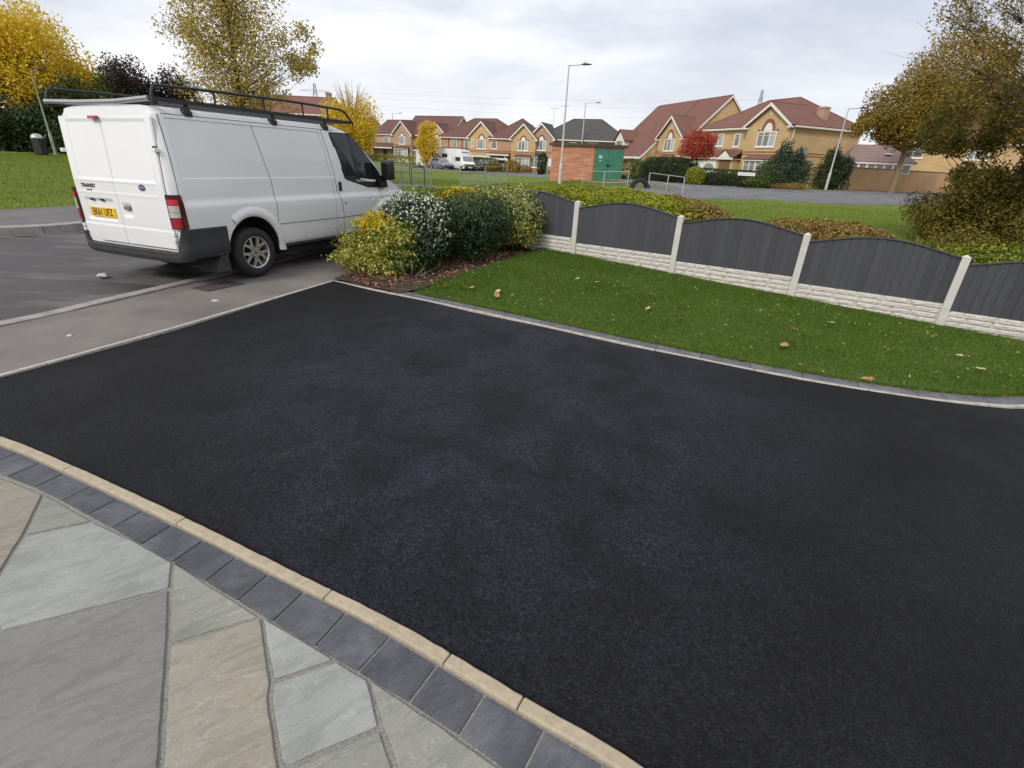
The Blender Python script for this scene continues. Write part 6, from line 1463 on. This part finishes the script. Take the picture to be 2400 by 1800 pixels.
lamp_post('street lamp rising behind the substation roof', 8.9, 85.2, 9.4, 1.6, R(0), .10)
lamp_post('street lamp on the pavement before the right-hand buff house', 24.6, 43.6, 5.85, .95, R(10), .06)
lamp_post('distant street lamp in front of the second house from the left', -28.2, 118.4, 9.1, 1.4, R(0), .10)
lamp_post('slim dark street lamp among the trees at the far left, beside the bin', -32.6, 37.4, 5.0, .8, R(-20), .055, mat='galvgreen')
# telegraph pole sliver
tp_ = empty('telegraph_pole', (-36.2, 118, 0)); tag(tp_, 'thin pale pole before the leftmost house', 'pole'); mb = MB(); mb.tube([(0, 0, 0), (0, 0, 5.2)], .08, 6); mb.build('pole_shaft', M['pole'], tp_)
bn = empty('litter_bin', Z0(-31.6, 35.2)); tag(bn, 'black litter bin with pale domed lid on the grass bank at the left', 'bin')
mb = MB(); mb.prism([(-.27, -.25, .02), (.27, -.25, .02), (.27, .25, .02), (-.27, .25, .02)], (0, 0, .98)); mb.build('bin_body', M['ink'], bn, bevel=.04)
mb = MB(); mb.lathe([(.33, 1.0), (.33, 1.06), (.28, 1.18), (.16, 1.26), (0, 1.29)], n=20); mb.build('lid', M['silver'], bn, smooth=True)

def railing(label, pts, H_=1.12, bars=True, posts=None, mid=.82, mat='galvgreen'):
    a_, b_ = np.array(pts[0]), np.array(pts[-1]); o = empty('guard_railing', (a_[0], a_[1], 0)); tag(o, label, 'railing', 'metal guard railings by the green')
    P_ = [np.array((p[0]-a_[0], p[1]-a_[1], Tn(*p))) for p in pts]
    for p in P_: mb = MB(); mb.tube([(p[0], p[1], p[2]-.1), (p[0], p[1], p[2]+H_+.02)], .032, 6); mb.build('post', M[mat], o)
    for p, q in zip(P_[:-1], P_[1:]):
        for hh in ((H_, mid, .12) if bars else (H_, mid)):
            mb = MB(); mb.tube([(p[0], p[1], p[2]+hh), (q[0], q[1], q[2]+hh)], .022, 6); mb.build('rail', M[mat], o)
        if bars:
            n_ = int(np.linalg.norm(q-p)/.115); mb = MB()
            for i in range(1, n_): r_ = p+(q-p)*i/n_; mb.tube([(r_[0], r_[1], r_[2]+.12), (r_[0], r_[1], r_[2]+mid)], .012, 4, cap=False)
            bo = mb.build('bars', M[mat], o); bo['kind'] = 'stuff'
    return o
railing('left guard railing with upright bars, beside the van bonnet', [(-9.2, 22.6), (-7.6, 25.3), (-6.3, 27.7), (-5.15, 30.2)], 1.16)
railing('guard railing with upright bars in front of the distant white vans', [(-3.73, 32.0), (-2.5, 36.0), (-1.14, 40.2)], 1.18)
railing('low two-rail barrier left of the half-buried tyre', [(3.9, 34.7), (4.9, 32.3), (6.3, 32.1)], .95, False, mid=.35, mat='galv')
railing('two-rail barrier with faint mesh right of the half-buried tyre', [(7.55, 32.1), (8.3, 30.7), (8.9, 29.6)], .90, False, mid=.45, mat='galv')
br = empty('cycle_rack', Z0(-6.2, 31.2)); tag(br, 'two black arched cycle stands behind the left guard railing', 'cycle rack')
for (x0, x1, y0, y1, h_) in ((-.5, .5, .6, -.1, 1.12), (-.18, .5, -.45, .05, 1.04)):
    mb = MB(); mb.tube(resample(catmull([(x0, y0, 0), (x0, y0, h_*.8), (x0+(x1-x0)*.1, y0+(y1-y0)*.1, h_*.96), (x0+(x1-x0)*.25, y0+(y1-y0)*.25, h_), (x0+(x1-x0)*.75, y0+(y1-y0)*.75, h_), (x0+(x1-x0)*.9, y0+(y1-y0)*.9, h_*.96), (x1, y1, h_*.8), (x1, y1, 0)], 5), .08), .028, 6); mb.build('hoop', M['ink'], br)
ty = empty('half_buried_tyre', (7.05, 32.1, Tn(7.05, 32.1)), R(12)); tag(ty, 'black tyre half buried upright between the two low barriers', 'tyre')
V_ = []; F_ = []; pr = [(.34, -.10), (.36, -.14), (.46, -.15), (.58, -.12), (.60, 0), (.58, .12), (.46, .15), (.36, .14), (.34, .10), (.42, 0)]
for i, t in enumerate(np.linspace(-.1, math.pi+.1, 25)):
    for (r_, h_) in pr: V_.append((r_*1.05*math.cos(t), h_, r_*1.0*math.sin(t)+.02))
for i in range(24):
    for k_ in range(10): F_.append((i*10+k_, i*10+(k_+1) % 10, (i+1)*10+(k_+1) % 10, (i+1)*10+k_))
mb = MB(); mb.add(V_, F_); mb.build('tyre_ring', M['tyre'], ty, smooth=True, angle=50)

# hedges and shrubs by the far pavements
def box_hedge(name, label, cat, x, y, rot, Lx, Ly, H_, mat, n, size=.10, extra=()):
    z = Tn(x, y); o = empty(name, (x, y, z), R(rot)); tag(o, label, cat)
    P, nr = blob_pts(n, (Lx/2, Ly/2, H_/2), (Lx/2, Ly/2, H_/2), .05, .8, pw=6, seed=int(abs(x))%9)
    w = np.array([P[:, 0]/Lx, P[:, 1]/Ly]).T
    leaves('foliage', P[P[:, 2] > 0], size, M[mat], o, nrm=nr[P[:, 2] > 0])
    mb = MB(); mb.box(.3, Lx-.3, .3, Ly-.3, 0, H_*.75); mb.build('stems', M['bark_dark'], o); return o
box_hedge('clipped_hedge', 'long clipped hedge with a golden left end carrying the street name plate', 'hedge', 12.0, 39.9, -21, 5.3, 1.5, 1.18, 'lf_green', 18000, .085)
shrub('golden_hedge_end', 'golden-leaved hedge end left of the street name plate', 'shrub', Z0(12.2, 39.5), [(.25, .1, .56, .5, .5, .62, 1), (.6, .1, .6, .5, .5, .58, 1)], 'lf_hedge', .08, 7200, pw=3, bump_=.16)
shrub('spreading_juniper', 'low feathery bright green juniper right of the street name plate', 'shrub', Z0(16.4, 37.9), [(0, 0, .42, .95, .6, .42, 3), (.3, .1, .7, .6, .5, .25, 1)], 'lf_mid', .09, 5600)
shrub('round_hedge', 'dark rounded clipped bush at the right end of the street name hedge', 'shrub', Z0(17.9, 38.9), [(0, 0, .6, .85, .75, .62, 1)], 'lf_green', .08, 5200, pw=3.4, bump_=.06)
shrub('rust_groundcover', 'low rusty-brown ground cover plant by the pavement kerb', 'shrub', Z0(18.4, 38.0), [(0, 0, .2, .9, .5, .25, 1), (1., .5, .25, .8, .5, .28, 1)], 'lf_brown', .08, 3200)
box_hedge('clipped_hedge', 'dark tall clipped hedge left of the crimson tree', 'hedge', 9.5, 44.5, -45, 4.0, 2.2, 1.85, 'lf_green', 18000, .10)
shrub('bright_hedge', 'bright green leafy hedge immediately right of the substation doors', 'shrub', Z0(9.1, 46.0), [(0, 0, .75, 1.3, 1.0, .8, 1), (1.3, .2, .75, 1.2, 1., .8, 1)], 'lf_mid', .10, 8000, pw=3)
shrub('dark_bush', 'dark rounded bush beside the crimson tree trunk', 'shrub', Z0(12.0, 43.0), [(0, 0, .9, 1.1, 1.0, .95, 1), (-.8, 1, 1.2, .7, .7, .6, .5, 'lf_blue')], 'lf_green', .10, 8500)
tree('bare_twiggy_tree', 'bare brown twiggy tree before the steep-roofed house', 'tree', Z0(12.3, 54.5), .5, [(0, 0, 2.2, 1.3, 1.1, 1.5, 30)], .08, 'lf_brown', .06, 14, 'bark', twigs=10, sub=.5)
shrub('bluegreen_conifer', 'big feathery blue-green conifer bush against the right house bay window', 'shrub', Z0(21.2, 44.3), [(0, 0, 1.0, 1.5, 1.2, 1.1, 4), (-.1, .3, 2.1, .8, .8, 1.3, 2), (1.5, .6, 1.2, 1.0, .9, 1.2, 2), (1.2, .5, 2.2, .45, .45, .8, .6), (-1.4, .4, 1.1, .7, .8, .9, 1, 'lf_mid')], 'lf_blue', .13, 19000, bump_=.35, shell=.45, pw=2)
shrub('dark_conifer', 'dark conifer bush behind the right-hand street lamp', 'shrub', Z0(26.2, 46.2), [(0, 0, 1.0, 1.5, 1.2, 1.2, 3), (-.2, 0, 2.1, .8, .8, 1.1, 1.5), (1., .2, 1.8, .7, .7, 1.0, 1)], 'lf_green', .13, 13000, bump_=.3, shell=.45, pw=2)
shrub('columnar_yew', 'left one of two dark upright yews beside the path to the red brick house', 'shrub', Z0(2.3, 66.5), [(0, 0, 1.2, .55, .5, 1.3, 1)], 'lf_green', .13, 3600, pw=3)
shrub('columnar_yew', 'right one of two dark upright yews beside the path to the red brick house', 'shrub', Z0(4.6, 67.0), [(0, 0, 1.1, .55, .5, 1.2, 1)], 'lf_green', .13, 3400, pw=3)
shrub('grey_shrub', 'greyish rounded shrub below the buff gabled house bay window', 'shrub', Z0(-1.6, 76.8), [(0, 0, .8, 1.2, 1, .9, 2), (-2.6, .2, .6, 1.1, .9, .7, 2), (1.9, 0, .5, 1.0, .8, .6, 1, 'lf_brown')], 'lf_oak', .16, 6500)
shrub('round_dark_hedge', 'wide dark domed hedge right of the distant white van', 'hedge', Z0(-6.2, 78.5), [(0, 0, .8, 3.2, 1.6, 1.05, 1)], 'lf_green', .15, 9000, pw=3.2, bump_=.05)
hedge_mass('golden_garden_hedge', 'low golden hedge before the second house from the left', 'hedge', [(-33.6, 103.4), (-17.6, 94.5), (-16.9, 96), (-33, 105)], lambda x, y: 1.4, 9000, 'lf_hedge', .2)
hedge_mass('green_garden_hedge', 'mid-green hedge before the leftmost houses', 'hedge', [(-46, 108), (-35, 103.4), (-34, 106), (-45, 111)], lambda x, y: 2.6, 9000, 'lf_mid', .24)
tree('rust_shrub_tree', 'rust-coloured bushy tree between the two leftmost houses', 'tree', Z0(-36.0, 109), .8, [(0, 0, 3.2, 1.8, 1.6, 2.0, 26)], .10, 'lf_brown', .2, 90, 'bark', twigs=3)
# street name plate
sn = empty('street_sign', (15.55, 37.72, Tn(15.5, 37.7)), R(-14)); tag(sn, 'white street name plate on the front of the clipped hedge', 'sign')
mb = MB(); mb.box(-.56, .56, -.02, .01, .82, 1.03); mb.build('name_plate', M['upvc'], sn); mb = MB(); mb.tube([(-.45, .02, 0), (-.45, .02, .95)], .025, 5); mb.tube([(.45, .02, 0), (.45, .02, .95)], .025, 5); mb.build('sign_posts', M['ink'], sn)
# the far-off plate's writing is not legible: a grey line of unreadable lettering and one below
mb = MB(); x = -.50; rr_ = random.Random(4)
while x < .46:
    w_ = rr_.uniform(.03, .055); mb.box(x, x+w_*.55, -.0225, -.019, .905, .905+rr_.choice((.055, .07))); x += w_*1.25
mb.build('lettering', M['leadgrey'], sn)
nb = empty('notice_board', Z0(3.35, 65.2)); tag(nb, 'small white notice board between the two upright yews', 'sign'); mb = MB(); mb.box(-.38, .38, -.02, .02, .9, 1.75); mb.build('board', M['upvc'], nb); mb = MB(); mb.box(-.25, -.18, -.0, .04, 0, .9); mb.box(.18, .25, 0, .04, 0, .9); mb.build('legs', M['ink'], nb)

# ------------------------------------------------------------------ parked vehicles in the distance
def car_body(prof, W_, side_in, mat, parent, name='body'):
    """prof: list of (x, z_bottom, z_top); top narrows"""
    V_ = []; F_ = []
    for (x, zb, zsh, zt, k_) in prof:
        w0, w1 = W_/2*k_, (W_/2-side_in)*k_
        V_ += [(x, -w0*.94, zb), (x, -w0, (zb+zsh)/2), (x, -w0*.97, zsh), (x, -w1, zt-.03), (x, -w1*.85, zt), (x, w1*.85, zt), (x, w1, zt-.03), (x, w0*.97, zsh), (x, w0, (zb+zsh)/2), (x, w0*.94, zb)]
    n_ = 10
    for i in range(len(prof)-1):
        for j in range(n_): F_.append((i*n_+j, i*n_+(j+1) % n_, (i+1)*n_+(j+1) % n_, (i+1)*n_+j))
    F_ += [tuple(range(n_))[::-1], tuple(range((len(prof)-1)*n_, len(prof)*n_))]
    mb = MB(); mb.add(V_, F_); return mb.build(name, mat, parent, smooth=True, angle=30)
def small_wheels(parent, xs, W_, r):
    for x in xs:
        for sg in (-1, 1):
            w = MB(); w.lathe([(r*.6, -.09), (r, -.09), (r, .09), (r*.6, .09)], c=(x, sg*(W_/2-.06), r), axis='y', n=18, close=True); wo_ = w.build('wheel', M['tyre'], parent, smooth=True)
            w = MB(); w.lathe([(0, sg*.085), (r*.58, sg*.08), (r*.62, sg*.02)], c=(x, sg*(W_/2-.06), r), axis='y', n=14); w.build('rim', M['alloy'], wo_)
def quad(mb, a, b_, c, d): mb.add([a, b_, c, d], [(0, 1, 2, 3)])
wv = empty('parked_van', Z0(-8.3, 75.2), R(-62)); tag(wv, 'white crew van with dark side window parked beside the silver car in the distance', 'van', 'vehicles parked across the green')
body2 = car_body([(-2.4, .35, .95, 1.80, .98), (-2.3, .3, 1.0, 1.93, 1), (.9, .3, 1.0, 1.95, 1), (1.25, .3, 1.0, 1.88, 1), (1.85, .3, 1.02, 1.20, .98), (2.35, .32, .85, 1.02, .93), (2.45, .35, .6, .8, .86)], 1.9, .16, M['van'], wv)
mb = MB(); quad(mb, (1.30, -.66, 1.82), (1.30, .66, 1.82), (1.84, .74, 1.24), (1.84, -.74, 1.24)); mb.v = [(x+.03, y, z+.03) for x, y, z in mb.v]; mb.build('windscreen', M['pane'], wv)
for sg in (-1, 1):
    for (xa, xb) in ((.25, .95), (-.75, .1)):
        mb = MB(); mb.box(xa, xb, sg*.905-.02, sg*.905+.02, 1.2, 1.7); mb.build('side_window', M['glass'], wv)
mb = MB(); mb.box(2.40, 2.50, -.8, .8, .32, .62); mb.build('bumper', M['ink'], wv); mb = MB(); mb.box(2.38, 2.46, -.75, .75, .68, .86); mb.build('grille', M['ink'], wv)
mb = MB(); mb.box(2.49, 2.52, -.26, .26, .42, .53); mb.build('number_plate', M['upvc'], wv)
for y in (-.78, .78): mb = MB(); mb.box(2.25, 2.44, y-.12, y+.12, .68, .88); mb.build('headlight', M['clear_lens'], wv)
small_wheels(wv, (-1.5, 1.55), 1.9, .33)
sc = empty('parked_car', Z0(-11.7, 77.2), R(-52)); tag(sc, 'silver-grey hatchback parked left of the white crew van in the distance', 'car', 'vehicles parked across the green')
M['silvercar'] = simple('silver_grey_paint', (.26, .27, .30), .3, .6, var=.05, coat=.6)
car_body([(-1.95, .4, .85, 1.0, .9), (-1.85, .3, .9, 1.2, .97), (-1.3, .25, .92, 1.45, 1), (.3, .25, .92, 1.48, 1), (1.05, .25, .90, 1.0, 1), (1.8, .28, .7, .82, .93), (2.0, .32, .55, .68, .85)], 1.72, .2, M['silvercar'], sc)
mb = MB(); quad(mb, (.36, -.58, 1.47), (.36, .58, 1.47), (1.04, .68, 1.03), (1.04, -.68, 1.03)); mb.v = [(x+.02, y, z+.02) for x, y, z in mb.v]; mb.build('windscreen', M['pane'], sc)
for sg in (-1, 1):
    for (xa, xb) in ((-.35, .45), (-1.2, -.4)): mb = MB(); mb.prism([(xa, sg*.80, .98), (xb, sg*.80, .98), (xb-.12, sg*.72, 1.38), (xa+.05, sg*.72, 1.38)], (0, -sg*.03, 0)); mb.build('side_window', M['glass'], sc)
for y in (-.66, .66): mb = MB(); mb.box(1.78, 1.97, y-.13, y+.13, .6, .75); mb.build('headlight', M['clear_lens'], sc)
mb = MB(); mb.box(1.96, 2.02, -.7, .7, .3, .5); mb.build('bumper', M['ink'], sc)
small_wheels(sc, (-1.25, 1.25), 1.72, .31)
mh = empty('parked_motorhome', Z0(-11.2, 84.8), R(-40)); tag(mh, 'tall white motorhome with rounded front behind the parked cars', 'motorhome', 'vehicles parked across the green')
car_body([(-3.0, .45, 1.4, 2.7, 1), (-2.9, .4, 1.4, 2.85, 1), (2.3, .4, 1.4, 2.85, 1), (2.9, .4, 1.3, 2.7, .97), (3.2, .4, 1.2, 2.1, .93), (3.5, .45, 1.0, 1.2, .9)], 2.2, .08, M['van'], mh)
mb = MB(); quad(mb, (2.96, -.8, 2.45), (2.96, .8, 2.45), (3.22, .85, 1.75), (3.22, -.85, 1.75)); mb.v = [(x+.08, y, z) for x, y, z in mb.v]; mb.build('windscreen', M['glass'], mh)
small_wheels(mh, (-1.9, 2.3), 2.2, .35)
mb = MB(); mb.box(-1.0, .2, -1.12, -1.08, 1.6, 2.1); mb.build('side_window', M['glass'], mh)
wc = empty('parked_van', Z0(-4.6, 80.6), R(-160)); tag(wc, 'low white van with black rear window partly hidden by the domed hedge', 'van', 'vehicles parked across the green')
car_body([(-2.2, .35, .95, 1.75, .98), (-2.1, .3, 1.0, 1.85, 1), (.9, .3, 1.0, 1.85, 1), (1.7, .3, 1.02, 1.15, .98), (2.3, .32, .85, .95, .9)], 1.85, .16, M['van'], wc); small_wheels(wc, (-1.4, 1.5), 1.85, .32)
for sg in (-1, 1): mb = MB(); mb.box(-1.9, -.6, sg*.87-.02, sg*.87+.02, 1.15, 1.6); mb.build('side_window', M['glass'], wc)
wm = empty('parked_van', Z0(-14.6, 84.5), R(-45)); tag(wm, 'white panel van half hidden behind the slim yellow tree', 'van', 'vehicles parked across the green')
car_body([(-2.4, .35, .95, 2.2, .98), (-2.3, .3, 1.0, 2.35, 1), (1.2, .3, 1.0, 2.35, 1), (2.0, .3, 1.1, 1.3, .97), (2.6, .32, .8, 1.0, .9)], 1.9, .14, M['van'], wm); small_wheels(wm, (-1.5, 1.6), 1.9, .33)
mb = MB(); quad(mb, (1.25, -.7, 2.2), (1.25, .7, 2.2), (1.98, .8, 1.36), (1.98, -.8, 1.36)); mb.v = [(x+.03, y, z+.03) for x, y, z in mb.v]; mb.build('windscreen', M['glass'], wm)

# ------------------------------------------------------------------ pylons and lines
def pylon(label, x, y, H_, w, rot):
    o = empty('electricity_pylon', (x, y, 0), R(rot)); tag(o, label, 'pylon', 'lattice pylons on the skyline'); mb = MB(); r = H_*.0042
    lv = np.linspace(0, 1, 12)
    def hw(t): return w*(1-t)**1.3+w*.10
    for i in range(11):
        a_, b_ = lv[i], lv[i+1]
        for sx_, sy_ in ((1, 1), (-1, 1), (-1, -1), (1, -1)):
            mb.tube([(sx_*hw(a_), sy_*hw(a_), a_*H_), (sx_*hw(b_), sy_*hw(b_), b_*H_)], r, 4, cap=False)
            nx_, ny_ = -sy_, sx_; mb.tube([(sx_*hw(a_), sy_*hw(a_), a_*H_), (nx_*hw(b_), ny_*hw(b_), b_*H_)], r*.6, 4, cap=False)
            mb.tube([(sx_*hw(b_), sy_*hw(b_), b_*H_), (nx_*hw(b_), ny_*hw(b_), b_*H_)], r*.6, 4, cap=False)
    mb.build('lattice', M['leadgrey'], o)
    for t in (.66, .78, .90):
        mb = MB(); L_ = w*1.9*(1-.25*(t-.66)); z = t*H_
        for sg in (-1, 1): mb.tube([(0, 0, z+H_*.02), (sg*L_, 0, z)], r*.8, 4); mb.tube([(0, 0, z-H_*.015), (sg*L_, 0, z)], r*.8, 4)
        mb.build('crossarm', M['leadgrey'], o)
    return o
pylon('lattice pylon rising behind the ridge of the right-hand house', 151, 370, 50, 5.0, 75)
pylon('distant lattice pylon above the red roof behind the van', -104.8, 281, 31.5, 4.0, 10)
M['cable'] = simple('overhead_cable', (.35, .36, .38), .8)
for k_, (z0, z1) in enumerate(((40, 27), (34, 24), (45, 29))):
    mb = MB(); pts = []
    for t in np.linspace(0, 1, 30):
        pts.append((-104.8+255.8*t+(k_-1)*5, 281+89*t, z0*t+z1*(1-t)-4.0*4*t*(1-t)*.6))
    mb.tube(pts, .035, 4); c_ = mb.build('power_cable', M['cable']); tag(c_, ['middle overhead power cable between the pylons', 'lowest overhead power cable between the pylons', 'highest overhead power cable between the pylons'][k_], 'cable', 'overhead power cables')
